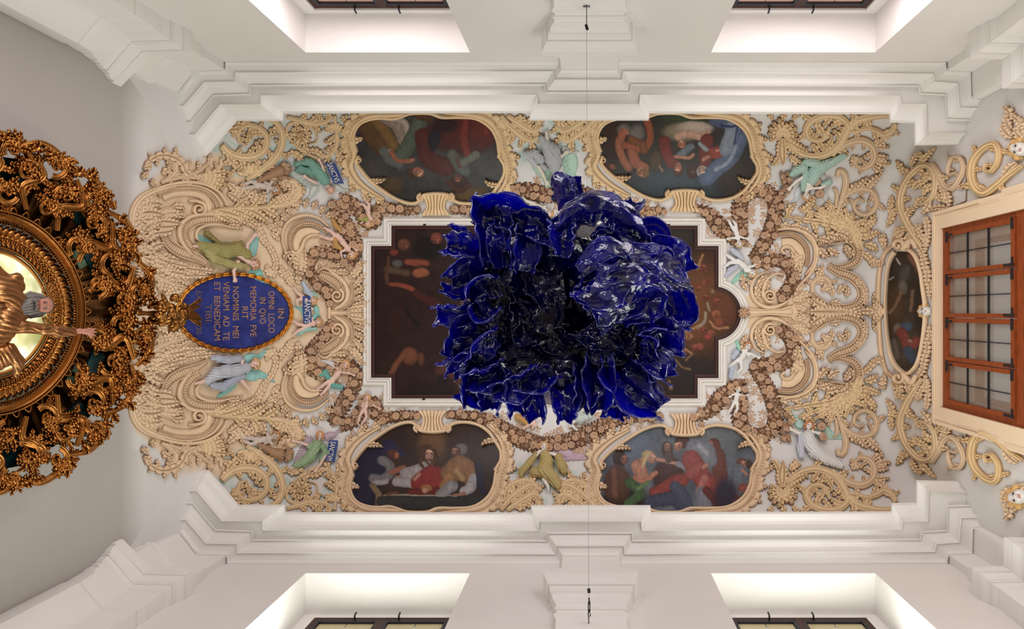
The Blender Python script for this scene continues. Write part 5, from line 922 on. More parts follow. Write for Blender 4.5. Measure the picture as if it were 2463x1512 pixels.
for (x, y) in ((1022, 542), (1608, 541), (1020, 959), (1607, 958)):
    b = 3.2; P = [(x - b, y - 4), (x + b, y - 4), (x + b, y + 5), (x - b, y + 5)]
    V = np.concatenate([SURF(A(P)[:, 0], A(P)[:, 1], np.full(4, hh)) for hh in (1., 5.)])
    add('clip', V, [np.array([(4, 5, 6, 7), (0, 1, 5, 4), (1, 2, 6, 5), (2, 3, 7, 6), (3, 0, 4, 7)])], dark, o, col=np.tile(L(58, 30, 28), (8, 1)), smooth=False)
o = thing('moulded_frame', 'stepped white moulding round the dark centre picture', 'picture frame', SURF(890., 560., 0.).reshape(3))
WH = L(232, 228, 222); GR = L(150, 138, 126)
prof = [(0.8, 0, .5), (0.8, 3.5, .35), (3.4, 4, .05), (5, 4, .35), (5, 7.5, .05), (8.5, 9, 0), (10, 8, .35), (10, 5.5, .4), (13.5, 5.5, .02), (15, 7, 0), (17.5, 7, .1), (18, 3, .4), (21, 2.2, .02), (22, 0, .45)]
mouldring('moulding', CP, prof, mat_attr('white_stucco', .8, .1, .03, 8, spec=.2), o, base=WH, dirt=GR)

# lettering laid on a curved ground
def letters(txt):
    c = bpy.data.curves.new('lettering', 'FONT'); c.body = txt; c.resolution_u = 3; ob = bpy.data.objects.new('lettering', c); COL.objects.link(ob)
    dg = bpy.context.evaluated_depsgraph_get(); me = bpy.data.meshes.new_from_object(ob.evaluated_get(dg)); V = np.empty(len(me.vertices) * 3); me.vertices.foreach_get('co', V)
    fs = [list(p.vertices) for p in me.polygons]; bpy.data.objects.remove(ob); bpy.data.curves.remove(c); bpy.data.meshes.remove(me)
    V = V.reshape(-1, 3); V[:, 0] -= V[:, 0].min(); w = V[:, 0].max(); return V, [np.array([f]) for f in fs], w
def write(name, txt, p0, p1, cap, col, parent, h, M=SURF, mat=None, bold=0):
    V, fs, w = letters(txt); p0 = A(p0); p1 = A(p1); D = p1 - p0; Ln = np.linalg.norm(D); D /= Ln; U = np.array([D[1], -D[0]])
    u = V[:, 0] / w * Ln; v = V[:, 1] / .7 * cap
    px = p0[0] + D[0] * u + U[0] * v; py = p0[1] + D[1] * u + U[1] * v
    return add(name, M(px, py, np.full(len(px), float(h))), fs, mat or paint_m, parent, col=np.tile(A(lin(*col)), (len(px), 1)), smooth=False)
gold_leaf = mat_plain('gold_leaf', lin(206, 142, 62), 0.34, 0.3, 25, metallic=.9, bump=.2)
PO = (562, 751); o = thing('inscribed_plaque', 'deep blue oval plaque with gold Latin inscription in a gilt laurel frame', 'plaque', SURF(562., 751., 0.).reshape(3))
el = [(PO[0] + 134 * math.cos(t), PO[1] + 89 * math.sin(t)) for t in np.linspace(0, 2 * pi, 90, endpoint=False)]
canvas('blue_field', el, 3.0, (L(26, 38, 130), L(54, 76, 190)), [], o, 3, h=1.5)
for txt, x, y0, y1 in (('IN', 668, 742, 765), ('OMNI  LOCO', 645, 700, 800), ('IN  QVO', 624, 715, 778), ('MEMORIA  FVE', 601, 689, 809), ('RIT', 581, 737, 767), ('NOMINIS  MEI', 559, 689, 812), ('VENIAM  AD  TE', 536, 677, 818), ('ET  BENEDICAM', 514, 679, 818), ('TIBI.', 493, 731, 778), ('EX.', 471, 700, 724), ('C.20.', 471, 770, 806)):
    write('inscription', txt, (x, y0), (x, y1), 15 if x > 480 else 13, (176, 130, 92) if x > 500 else (120, 96, 84), o, 2.2)
for i in range(42):
    t = i / 42 * 2 * pi; x, y = PO[0] + 136 * math.cos(t), PO[1] + 91 * math.sin(t); a = math.atan2(91 * math.cos(t), -136 * math.sin(t)) + (pi if math.sin(t) > 0 else 0) 
    a = math.atan2(91 * math.cos(t), -136 * math.sin(t)); a = a if math.cos(t) * 1 > -9 else a
    rb = ribbon(arc_path(x, y, a - .12, 24, .25, 5), [3, 5, 6.5, 5.5, 1.5], [4, 8, 10, 7], prof='leaf', n=10); put('laurel_leaf', rb, o, gold_leaf)
# ------------------------------------------------------------------ modelled figures (rounded bodies grown from joints)
def sdf_mesh(prims, res=.9, k=1.6, fold=None):
    """prims: (x, y, h, r, x2, y2, h2, r2, colour) -> one continuous skin with a colour per vertex"""
    A_ = A([p[:8] for p in prims]); cols = A([lin(*p[8]) for p in prims]); cols = cols * .8 + .2 * cols.mean(-1, keepdims=True)
    pad = k * 1.5 + 2 * res + (fold[0] if fold else 0)
    lo = np.minimum(A_[:, :3] - A_[:, 3:4], A_[:, 4:7] - A_[:, 7:8]).min(0) - pad; hi = np.maximum(A_[:, :3] + A_[:, 3:4], A_[:, 4:7] + A_[:, 7:8]).max(0) + pad
    n = np.ceil((hi - lo) / res).astype(int) + 1; f = np.full(n, 99.0, np.float32); best = np.full(n, 99.0, np.float32); idx = np.zeros(n, np.int16)
    ax = [lo[i] + np.arange(n[i]) * res for i in range(3)]
    for j, p in enumerate(A_):
        a, ra, b, rb = p[:3], p[3], p[4:7], p[7]; m = max(ra, rb) + pad
        l = np.maximum(0, ((np.minimum(a, b) - m - lo) / res).astype(int)); h = np.minimum(n, ((np.maximum(a, b) + m - lo) / res).astype(int) + 2)
        s = tuple(slice(l[i], h[i]) for i in range(3)); X = ax[0][s[0]][:, None, None] - a[0]; Y = ax[1][s[1]][None, :, None] - a[1]; Z = ax[2][s[2]][None, None, :] - a[2]
        v = b - a; L2 = float(v @ v) + 1e-6; t = np.clip((X * v[0] + Y * v[1] + Z * v[2]) / L2, 0, 1)
        d = (np.sqrt((X - t * v[0]) ** 2 + (Y - t * v[1]) ** 2 + (Z - t * v[2]) ** 2) - (ra + (rb - ra) * t)).astype(np.float32)
        g = f[s]; hh = np.clip(.5 + .5 * (g - d) / k, 0, 1); f[s] = g * (1 - hh) + d * hh - k * hh * (1 - hh)
        bb = best[s]; w = d < bb; best[s] = np.where(w, d, bb); ii = idx[s]; ii[w] = j; idx[s] = ii
    if fold:
        amp, fr, ang = fold; X, Y, Z = np.meshgrid(*ax, indexing='ij'); u = X * math.sin(ang) - Y * math.cos(ang); v = X * math.cos(ang) + Y * math.sin(ang)
        ns = fr / .62; w = u * fr + 5.5 * vnoise(v * .055 * ns + 3, u * .05 * ns) + .9 * vnoise(v * .2 * ns, u * .16 * ns + 7); f = f + (amp * (np.abs(np.sin(w)) - .6)).astype(np.float32)
    ins = f < 0; c = [slice(0, -1), slice(1, None)]
    cnt = sum(ins[c[i], c[j], c[l]].astype(np.int8) for i in (0, 1) for j in (0, 1) for l in (0, 1)); act = (cnt > 0) & (cnt < 8)
    ci = np.argwhere(act); vid = np.full(act.shape, -1, np.int64); vid[act] = np.arange(len(ci))
    acc = np.zeros((len(ci), 3)); num = np.zeros(len(ci))
    cor = [(i, j, l) for i in (0, 1) for j in (0, 1) for l in (0, 1)]
    for p in cor:
        for ax_ in range(3):
            if p[ax_]: continue
            q = list(p); q[ax_] = 1
            fa = f[ci[:, 0] + p[0], ci[:, 1] + p[1], ci[:, 2] + p[2]]; fb = f[ci[:, 0] + q[0], ci[:, 1] + q[1], ci[:, 2] + q[2]]
            m = (fa < 0) != (fb < 0); t = np.where(m, fa / (fa - fb + 1e-12), 0); pos = np.tile(A(p), (len(ci), 1)); pos[:, ax_] += t
            acc[m] += pos[m]; num[m] += 1
    V = lo + (ci + acc / np.maximum(num, 1)[:, None]) * res
    F_ = []
    for ax_ in range(3):
        o = [i for i in range(3) if i != ax_]; s0 = [slice(None)] * 3; s1 = [slice(None)] * 3; s0[ax_] = slice(0, -1); s1[ax_] = slice(1, None)
        e = ins[tuple(s0)] != ins[tuple(s1)]; g = np.argwhere(e)
        g = g[(g[:, o[0]] > 0) & (g[:, o[1]] > 0) & (g[:, o[0]] < n[o[0]] - 1) & (g[:, o[1]] < n[o[1]] - 1)]
        def cell(da, db): q = g.copy(); q[:, o[0]] -= da; q[:, o[1]] -= db; return vid[q[:, 0], q[:, 1], q[:, 2]]
        q = np.stack([cell(1, 1), cell(0, 1), cell(0, 0), cell(1, 0)], -1); neg = ins[tuple(g.T)] ^ (ax_ == 1)
        q[~neg] = q[~neg][:, ::-1]; q = q[(q >= 0).all(1)]; F_.append(q)
    C = cols[idx[ci[:, 0], ci[:, 1], ci[:, 2]]]
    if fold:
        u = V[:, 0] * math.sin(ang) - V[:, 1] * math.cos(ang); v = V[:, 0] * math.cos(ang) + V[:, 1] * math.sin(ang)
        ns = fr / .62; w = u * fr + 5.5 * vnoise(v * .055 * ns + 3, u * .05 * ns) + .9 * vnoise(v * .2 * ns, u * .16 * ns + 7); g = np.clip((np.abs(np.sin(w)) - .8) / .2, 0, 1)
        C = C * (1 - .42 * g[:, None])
    return V, np.concatenate(F_), C
fig_m = mat_attr('painted_figure_stucco', 0.5, 0.1, 0.04, 25, spec=0.35)
def sdf_part(name, prims, parent, res=.9, k=1.6, fold=None, M=SURF, mat=None, my=None, groove_amp=.0):
    if my is not None: prims = [(p[0], my - p[1], p[2], p[3], p[4], my - p[5], p[6], p[7], p[8]) for p in prims]
    V, Fc, C = sdf_mesh(prims, res, k, fold); return add(name, M(V[:, 0], V[:, 1], V[:, 2]), Fc, mat or fig_m, parent, col=C)
def limb(P, r, c):
    return [(*P[i], r[i], *P[i + 1], r[i + 1], c) for i in range(len(P) - 1)]
def hand(x, y, h, dx, dy, s, c, spread=.28):
    """palm with four unequal fingers and a thumb leaving its side"""
    L = math.hypot(dx, dy); dx /= L; dy /= L; a0 = math.atan2(dy, dx); out = [(x, y, h, s * .34, x + dx * s * .5, y + dy * s * .5, h, s * .36, c)]
    for i, ln in enumerate((.62, .78, .74, .55)):
        a = a0 + (i - 1.5) * spread; bx = x + dx * s * .5 + math.cos(a0 + pi / 2) * (i - 1.5) * s * .2; by = y + dy * s * .5 + math.sin(a0 + pi / 2) * (i - 1.5) * s * .2
        mx, my = bx + math.cos(a) * s * ln * .55, by + math.sin(a) * s * ln * .55; out += limb([(bx, by, h), (mx, my, h + s * .12), (mx + math.cos(a) * s * ln * .45, my + math.sin(a) * s * ln * .45, h - s * .02)], [s * .13, s * .115, s * .085], c)
    a = a0 - 1.0; out += limb([(x, y, h), (x + math.cos(a) * s * .5, y + math.sin(a) * s * .5, h + s * .1), (x + math.cos(a + .5) * s * .8, y + math.sin(a + .5) * s * .8, h + s * .12)], [s * .17, s * .13, s * .09], c)
    return out
def head(x, y, h, s, up, c, turn=0.0):
    """head with eyes, nose, mouth, ears; up = direction of the crown in the picture plane"""
    ux, uy = math.cos(up), math.sin(up); rx, ry = -uy, ux; tx, ty = rx * turn * s * .5, ry * turn * s * .5
    def P(u, r, z): return (x + ux * u * s + rx * (r + turn * .35) * s, y + uy * u * s + ry * (r + turn * .35) * s, h + z * s)
    o = [(x, y, h, s * .82, x + ux * s * .28, y + uy * s * .28, h - s * .05, s * .85, c), (*P(-.35, 0, .2), s * .52, *P(-.62, 0, .25), s * .34, c)]
    dk = (70, 45, 38); lip = tuple(int(v * k) for v, k in zip(c, (.86, .6, .58)))
    o += [(*P(.12, 0, .72), s * .09, *P(-.22, 0, .98), s * .14, c), (*P(-.2, -.34, .55), s * .26, *P(-.2, -.34, .55), s * .26, c), (*P(-.2, .34, .55), s * .26, *P(-.2, .34, .55), s * .26, c)]
    for r in (-.3, .3):
        o += [(*P(.1, r - .07, .72), s * .085, *P(.1, r + .07, .72), s * .085, dk), (*P(.27, r - .13, .72), s * .07, *P(.27, r + .13, .72), s * .07, tuple(int(v * .8) for v in c))]
    o += [(*P(-.43, -.12, .72), s * .08, *P(-.43, .12, .72), s * .08, lip), (*P(0, -.86, .05), s * .16, *P(-.2, -.84, .05), s * .12, c), (*P(0, .86, .05), s * .16, *P(-.2, .84, .05), s * .12, c)]
    return o
def hair(x, y, h, s, up, c, curly=True, long=0.0):
    ux, uy = math.cos(up), math.sin(up); rx, ry = -uy, ux; o = [(x + ux * s * .32, y + uy * s * .32, h - s * .3, s * .9, x + ux * s * .2, y + uy * s * .2, h - s * .5, s * .9, c)]
    for i in range(11):
        a = (i - 5) * .36; q = (x + (ux * math.cos(a) + rx * math.sin(a)) * s * .98, y + (uy * math.cos(a) + ry * math.sin(a)) * s * .98, h + s * (.18 + .12 * (i % 2)))
        r = s * (.27 if curly else .22) * (1 + .2 * (i % 2)); cc = tuple(int(v * (.86 + .2 * (i % 2))) for v in c); o.append((*q, r, *q, r, cc))
    for i in range(5):
        a = (i - 2) * .5; q = (x + (ux * math.cos(a) + rx * math.sin(a)) * s * .72, y + (uy * math.cos(a) + ry * math.sin(a)) * s * .72, h + s * .5); o.append((*q, s * .24, *q, s * .22, c))
    if long:
        for sd in (-1, 1): o += limb([(x + rx * sd * s * .85, y + ry * sd * s * .85, h), (x - ux * s * .5 + rx * sd * s, y - uy * s * .5 + ry * sd * s, h), (x - ux * s * long + rx * sd * s * .8, y - uy * s * long + ry * sd * s * .8, h)], [s * .3, s * .28, s * .16], c)
    return o
def wing(parent, x, y, ang, Ln, w, col, h=3, my=None, bend=.5, nf=9, M=SURF):
    if my is not None: y = my - y; ang = -ang; bend = -bend
    dk = A(lin(*[int(c * .62) for c in col])); base = A(lin(*col)); parts = []
    P = cr(arc_path(x, y, ang, Ln * .72, bend, 5), nf)
    rbs = [ribbon([tuple(p) for p in P], [w * .35, w * .45, w * .4, w * .2], [h * 1.6, h * 1.8, h], prof='round', n=20, base=base, dirt=dk)]
    for row, (lw, ll, hh) in enumerate(((.2, 1.0, h), (.18, .62, h * 1.35))):
        for i in range(nf):
            t = i / (nf - 1); q = P[i]; a = ang + bend * .5 + (1.15 - 1.25 * t) * (1 if bend > 0 else -1) * -1 * (-1)
            a = ang + (1.3 - 1.35 * t) * (1 if bend >= 0 else -1); L = Ln * ll * (.42 + .3 * t)
            rbs.append(ribbon(arc_path(q[0], q[1], a, L, -.25 * (1 if bend >= 0 else -1), 5), [w * .1, w * lw, w * lw * 1.1, w * lw * .9, w * .04], [hh * .8, hh, hh * .9], prof='leaf', n=9, base=base, dirt=dk))
    o = 0; acc = [[], [], [], [], []]
    for r in rbs: acc[0].append(r[0]); acc[1].append(r[1]); acc[2].append(r[2]); acc[3].append(r[3] + o); acc[4].append(r[4]); o += len(r[0])
    return add('wing', M(np.concatenate(acc[0]), np.concatenate(acc[1]), np.concatenate(acc[2])), acc[3], fig_m, parent, col=np.concatenate(acc[4]))
PINK = (232, 190, 172); PALE = (226, 220, 212); BLOND = (206, 150, 84)
def putto(label, hd, up, s, J, skin=PINK, hc=BLOND, wings=(), drapes=(), my=None, h0=7, turn=0.0, extra=None, hide=False):
    """J: neck, hip, le, lh, re, rh, lk, lf, rk, rf in pixels; s = head radius"""
    yy = (my - hd[1]) if my is not None else hd[1]
    o = thing('cherub_figure', label, 'cherub', SURF(hd[0], yy, 0.).reshape(3)); z = h0; c = skin
    nk, hp = J['neck'], J['hip']; mid = ((nk[0] + hp[0]) / 2, (nk[1] + hp[1]) / 2)
    dx, dy = nk[0] - hp[0], nk[1] - hp[1]; L = math.hypot(dx, dy); nx, ny = -dy / L, dx / L; sh = s * .62
    S = {}; 
    side = lambda q: 1 if (q[0] - nk[0]) * nx + (q[1] - nk[1]) * ny > 0 else -1
    pr = head(hd[0], hd[1], z + 3, s, up, c, turn)
    pr += limb([(hd[0], hd[1], z), (nk[0], nk[1], z), (mid[0], mid[1], z + 1.5), (hp[0], hp[1], z)], [s * .4, s * .55, s * .74, s * .66], c)
    pr += [(nk[0] + nx * sh - dx / L * s * .2, nk[1] + ny * sh - dy / L * s * .2, z, s * .42, nk[0] - nx * sh - dx / L * s * .2, nk[1] - ny * sh - dy / L * s * .2, z, s * .42, c)]
    for e, g in (('le', 'lh'), ('re', 'rh')):
        if e in J:
            sd = side(J[e]); a = (nk[0] + nx * sh * sd * 1.1 - dx / L * s * .2, nk[1] + ny * sh * sd * 1.1 - dy / L * s * .2, z); b = (*J[e], z + 2); d = (*J[g], z + 2)
            pr += limb([a, b, d], [s * .36, s * .27, s * .18], c) + hand(d[0], d[1], d[2], d[0] - b[0], d[1] - b[1], s * .6, c)
    for q, g in (('lk', 'lf'), ('rk', 'rf')):
        if q in J:
            sd = 1 if (J[q][0] - hp[0]) * nx + (J[q][1] - hp[1]) * ny > 0 else -1
            a = (hp[0] + nx * s * .38 * sd, hp[1] + ny * s * .38 * sd, z); b = (*J[q], z + 3); d = (*J[g], z + 1); fx, fy = J[g][0] - J[q][0], J[g][1] - J[q][1]; l = math.hypot(fx, fy) + 1e-6; fx /= l; fy /= l
            m = ((b[0] + d[0]) / 2 + fy * s * .08, (b[1] + d[1]) / 2 - fx * s * .08, z + 2)
            pr += limb([a, b, m, d], [s * .6, s * .4, s * .38, s * .22], c) + [(d[0], d[1], d[2], s * .24, d[0] + fx * s * .3 + fy * s * .35, d[1] + fy * s * .3 - fx * s * .35, d[2] + 1, s * .17, c)]
    sdf_part('body', pr, o, .95, s * .2, my=my); sdf_part('hair', hair(hd[0], hd[1], z + 3, s, up, hc), o, .95, s * .14, my=my)
    for (x, y, a, Ln, w, col, bend) in wings: wing(o, x, y, a, Ln, w, col, my=my, bend=bend)
    for nm, P, r, col in drapes:
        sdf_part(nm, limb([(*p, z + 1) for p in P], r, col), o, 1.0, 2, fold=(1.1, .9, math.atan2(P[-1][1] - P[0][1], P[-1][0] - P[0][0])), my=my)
    return o
def angel(label, hd, up, s, body, robe, rc, hc, skin=PINK, arms=(), feet=(), wings=(), my=None, turn=0., fang=0., long=.0, extra=(), fold=1.3):
    yy = (my - hd[1]) if my is not None else hd[1]
    o = thing('angel_figure', label, 'angel', SURF(hd[0], yy, 0.).reshape(3)); z = 9
    pr = head(hd[0], hd[1], z + 4, s, up, skin, turn) + limb([(hd[0], hd[1], z)] + [(*p, z) for p in body], [s * .5] + [s * r for r in (.5, 1.0, .95, .9)][:len(body)], skin)
    for P in arms:
        Q = [(*p, z + 4) for p in P]; pr += limb(Q, list(np.linspace(s * .46, s * .27, len(Q))), skin) + hand(*Q[-1], P[-1][0] - P[-2][0], P[-1][1] - P[-2][1], s * .85, skin)
    for P in feet: pr += limb([(*p, z + 2) for p in P], list(np.linspace(s * .5, s * .28, len(P))), skin)
    sdf_part('body', pr, o, .95, s * .16, my=my); sdf_part('hair', hair(hd[0], hd[1], z + 4, s, up, hc, long=long), o, .95, s * .12, my=my)
    for i, (P, r) in enumerate(robe):
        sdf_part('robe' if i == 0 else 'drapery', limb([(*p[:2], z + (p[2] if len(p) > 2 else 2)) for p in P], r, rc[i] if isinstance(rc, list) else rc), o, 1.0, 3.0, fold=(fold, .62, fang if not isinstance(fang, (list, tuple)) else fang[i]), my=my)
    for (x, y, a, Ln, w, col, bend) in wings: wing(o, x, y, a, Ln, w, col, my=my, bend=bend)
    return o
def banner(parent, P, txt, p0, p1, cap, my=None, h=13, name='banner'):
    if my is not None: P = [(x, my - y) for x, y in P]
    (a, b, c, d) = [A(q) for q in P]; n, m = 14, 5; u = np.linspace(0, 1, n)[:, None, None]; v = np.linspace(0, 1, m)[None, :, None]
    Q = (a * (1 - u) + d * u) * (1 - v) + (b * (1 - u) + c * u) * v; hh = h + 1.6 * np.sin(u[..., 0] * 9 + v[..., 0] * 2)
    V = SURF(Q[..., 0].ravel(), Q[..., 1].ravel(), hh.ravel()); V2 = SURF(Q[..., 0].ravel(), Q[..., 1].ravel(), hh.ravel() - 1.6)
    f = grid_faces(n, m); o = add(name, np.concatenate([V, V2]), [f, f[:, ::-1] + n * m], fig_m, parent, col=np.tile(A(lin(44, 66, 128)), (2 * n * m, 1)))
    write('lettering', txt, p0, p1, cap, (226, 222, 214), o, h + 2.4); ORIG[o.name] = ORIG[parent.name]; return o
def cluster(parent, x, y, rx, ry, n, h=8, rmin=4, rmax=7, my=None):
    for k in range(n):
        a = R.uniform(0, 6.28); q = math.sqrt(R.random()); px, py = x + rx * q * math.cos(a), y + ry * q * math.sin(a); j = R.choice((0, 2, 3, 4, 5, 6))
        place(FM[j][R.choice((0, 1, 3))], FN[j], parent, px, (my - py) if my is not None else py, R.uniform(rmin, rmax), h + (1 - q) * 6)
MY = 2 * CY
R.seed(77); TEALW = (150, 200, 196); GREYB = (186, 194, 208); OLIVE = (168, 160, 84); OCH = (206, 150, 62)
# large angels beside the plaque
o = angel('olive-robed angel reaching an arm down onto the blue plaque', (607, 636), .35, 11.5, [(592, 628), (578, 612), (560, 603)], [([(588, 612), (566, 600), (540, 606), (512, 600), (482, 592), (470, 588)], [13, 15, 17, 15, 11, 7]), ([(480, 590), (510, 622), (545, 634), (572, 640), (588, 640)], [8, 12, 10, 9, 5]), ([(575, 586), (545, 590), (520, 585), (500, 566), (492, 560)], [8, 7, 6, 5, 7])],
 [OLIVE, (182, 172, 100), (150, 136, 66)], (190, 130, 90), arms=([(588, 602), (590, 588), (606, 570)], [(566, 630), (556, 652), (558, 668)]), feet=([(474, 590), (460, 592)],), wings=((575, 600, -2.75, 84, 26, TEALW, -.5), (596, 612, -1.35, 50, 30, TEALW, .7), (606, 648, .5, 44, 30, (140, 204, 198), .7)), fang=[.15, .3, .2], turn=.3)
o = angel('grey-blue robed angel with ruffled hair below the blue plaque', (608, 874), -.1, 11.5, [(594, 880), (578, 888), (560, 892)], [([(588, 884), (565, 890), (540, 892), (515, 898), (492, 916)], [12, 15, 16, 15, 9]), ([(570, 862), (545, 866), (520, 862), (505, 860)], [9, 10, 9, 6]), ([(580, 905), (560, 912), (530, 930), (505, 926)], [8, 10, 11, 8])],
 [(190, 194, 206), (178, 184, 200), (170, 178, 198)], (206, 160, 96), arms=([(570, 862), (578, 866), (574, 882)], [(574, 912), (584, 924), (590, 930)]), feet=([(494, 912), (480, 918), (464, 922)],), wings=((588, 866, -.5, 46, 26, TEALW, .6), (588, 900, .3, 54, 30, TEALW, -.6), (560, 916, 2.4, 40, 22, TEALW, -.5)), fang=[-.1, 0, -.3], turn=.6)
# banner angels
o = angel('teal-robed angel upside down holding a SANCTVS banner', (796, 454), 1.35, 9, [(786, 442), (776, 426), (766, 412)], [([(782, 432), (772, 418), (758, 402), (748, 388), (738, 384)], [13, 14, 14, 10, 8]), ([(752, 412), (738, 408), (722, 402), (714, 408)], [10, 9, 8, 6]), ([(738, 390), (722, 388), (712, 392)], [7, 6, 7])], [(118, 178, 158), (104, 166, 148), (112, 172, 152)], (206, 150, 120),
 arms=([(782, 416), (776, 396), (770, 384)], [(760, 438), (744, 430), (736, 424)]), feet=([(732, 388), (716, 382)],), wings=((770, 440, -2.6, 76, 22, (196, 204, 196), -.5), (800, 446, .2, 30, 18, (200, 206, 200), .6), (760, 446, 2.3, 40, 16, (200, 206, 200), -.6)), fang=[.9, .3, .2])
banner(o, [(782, 387), (807, 389), (829, 440), (804, 439)], 'SANCTVS', (788, 391), (808, 437), 13)
o = angel('green-robed angel with mauve wings holding a SANCTVS banner by the supper picture', (770, 1048), -1.45, 9, [(766, 1062), (760, 1078), (752, 1096)], [([(762, 1070), (756, 1084), (746, 1100), (728, 1114), (710, 1122)], [12, 13, 14, 11, 7]), ([(776, 1074), (784, 1090), (772, 1106)], [8, 8, 6]), ([(742, 1076), (750, 1072)], [7, 8])], [(150, 184, 138), (140, 176, 130), (156, 188, 144)], (206, 140, 76),
 arms=([(744, 1074), (724, 1066), (708, 1062)], [(784, 1096), (772, 1118), (762, 1132)]), feet=([(720, 1118), (700, 1130)],), wings=((750, 1066, 3.3, 44, 26, (188, 168, 178), .5), (742, 1080, 2.1, 50, 26, (188, 168, 178), .6), (782, 1052, -.6, 34, 20, (190, 168, 182), .6)), fang=[-.9, -.9, 0], long=1.0)
banner(o, [(793, 1059), (815, 1061), (806, 1114), (782, 1110)], 'SANCTVM', (797, 1063), (787, 1110), 13)
# the two cherubs sharing the middle banner
o = putto('fair cherub holding the top of the middle SANCTVS banner', (752, 722), .1, 8.5, dict(neck=(744, 724), hip=(726, 716), le=(738, 738), lh=(748, 742), lk=(714, 704), lf=(706, 692), rk=(712, 722), rf=(714, 734)), drapes=(('drapery', [(728, 680), (738, 700), (750, 712)], [5, 8, 6], (186, 198, 220)), ('drapery', [(752, 706), (760, 712)], [6, 5], (150, 204, 190))), wings=((758, 736, 1.1, 22, 14, TEALW, .5),))
banner(o, [(726, 712), (745, 712), (749, 778), (728, 778)], 'SANCTVS', (731, 722), (731, 776), 14, name='banner')
putto('fair cherub supporting the foot of the middle SANCTVS banner', (764, 774), 0, 8.5, dict(neck=(754, 776), hip=(734, 784), le=(750, 764), lh=(738, 772), lk=(716, 780), lf=(706, 772), rk=(714, 796), rf=(702, 806)), drapes=(('drapery', [(716, 804), (736, 792), (760, 790)], [4, 5, 4], (150, 204, 190)),), wings=((740, 762, -2.5, 30, 16, TEALW, .5), (752, 768, -1.1, 22, 14, TEALW, .5)))
# horn of plenty cherubs
for my, lab in ((None, 'grey-pink cherub on its back tipping a horn of plenty above the plaque'), (MY, 'grey-pink cherub lying with a horn of plenty below the plaque')):
    d = 0
    o = putto(lab, (660, 455), .3, 10.5, dict(neck=(646, 450), hip=(618, 444), le=(636, 438), lh=(628, 430), re=(640, 462), rh=(650, 440), lk=(596, 450), lf=(578, 452), rk=(600, 436), rf=(584, 442)), skin=(204, 188, 176), hc=(186, 128, 66), wings=((640, 462, 1.2, 24, 14, (200, 208, 214), .5), (612, 436, -2.7, 36, 14, TEALW, .5)), my=my)
    sdf_part('horn', limb([(612, 440, 10), (632, 428, 12), (655, 416, 12), (672, 410, 11)], [3, 6, 10, 13], (176, 132, 92)), o, 1.1, 3, my=my, fold=(.9, .8, -.4)); cluster(o, 684, 412, 20, 20, 26, my=my)
# garland cherubs, altar side
putto('rosy cherub diving head down on the garland beside the red-robed picture', (888, 538), 1.4, 8, dict(neck=(892, 526), hip=(886, 500), le=(900, 528), lh=(910, 530), re=(880, 530), rh=(874, 534), lk=(878, 492), lf=(866, 488), rk=(890, 490), rf=(880, 480)), drapes=(('drapery', [(868, 526), (882, 528), (892, 522)], [5, 6, 4], (170, 172, 70)),), turn=.2)
putto('rosy cherub in ochre loincloth sprawled on the garland above the middle banner', (848, 612), 1.2, 10, dict(neck=(838, 598), hip=(812, 566), le=(820, 606), lh=(825, 626), re=(850, 594), rh=(856, 600), lk=(796, 556), lf=(782, 548), rk=(798, 576), rf=(772, 568)), drapes=(('loincloth', [(806, 572), (808, 590), (820, 598)], [6, 8, 5], OCH), ('loincloth', [(800, 528), (806, 540), (818, 552)], [5, 7, 5], OCH)), wings=((830, 612, 1.6, 18, 12, (200, 210, 222), .4),), turn=.2)
putto('rosy cherub in teal drapery reaching across the garland below the middle banner', (832, 876), -.9, 10, dict(neck=(822, 888), hip=(798, 914), le=(838, 896), lh=(850, 900), re=(812, 886), rh=(820, 880), lk=(782, 922), lf=(764, 934), rk=(786, 934), rf=(772, 948)), drapes=(('drapery', [(770, 900), (782, 896), (790, 908)], [6, 9, 7], (96, 176, 164)), ('drapery', [(800, 926), (822, 930)], [7, 6], (96, 176, 164))), wings=((806, 884, -2.7, 28, 16, (212, 214, 218), .5),))
putto('rosy cherub leaning on the garland beside the supper picture', (886, 956), -.8, 8, dict(neck=(886, 966), hip=(878, 986), le=(900, 974), lh=(912, 980), re=(878, 964), rh=(874, 974), lk=(868, 1000), lf=(862, 1018), rk=(884, 1002), rf=(872, 1020)), wings=((874, 968, 3.0, 22, 14, (206, 210, 216), .5),))
# window-side garland cherubs
W2 = (228, 226, 222)
putto('white cherub diving through the garland by the blue-drapery picture', (1776, 586), 1.5, 8.5, dict(neck=(1774, 572), hip=(1766, 550), le=(1786, 572), lh=(1794, 574), re=(1764, 572), rh=(1752, 574), lk=(1756, 540), lf=(1752, 530), rk=(1768, 540), rf=(1764, 532)), skin=W2, wings=((1764, 570, 2.9, 26, 14, (206, 216, 222), .4),), hc=(200, 168, 120))
putto('white cherub with lilac drapery crouching upside down near the frame corner', (1808, 656), 1.0, 9.5, dict(neck=(1798, 648), hip=(1774, 628), le=(1810, 640), lh=(1822, 632), re=(1790, 650), rh=(1796, 652), lk=(1756, 620), lf=(1746, 612), rk=(1754, 632), rf=(1740, 642)), skin=W2, hc=(206, 170, 112), drapes=(('drapery', [(1758, 600), (1770, 608), (1784, 622)], [5, 7, 5], (196, 202, 220)), ('drapery', [(1744, 664), (1756, 650), (1770, 642)], [4, 8, 6], (190, 196, 216))), wings=((1794, 660, 2.5, 34, 18, (158, 206, 186), .4),))
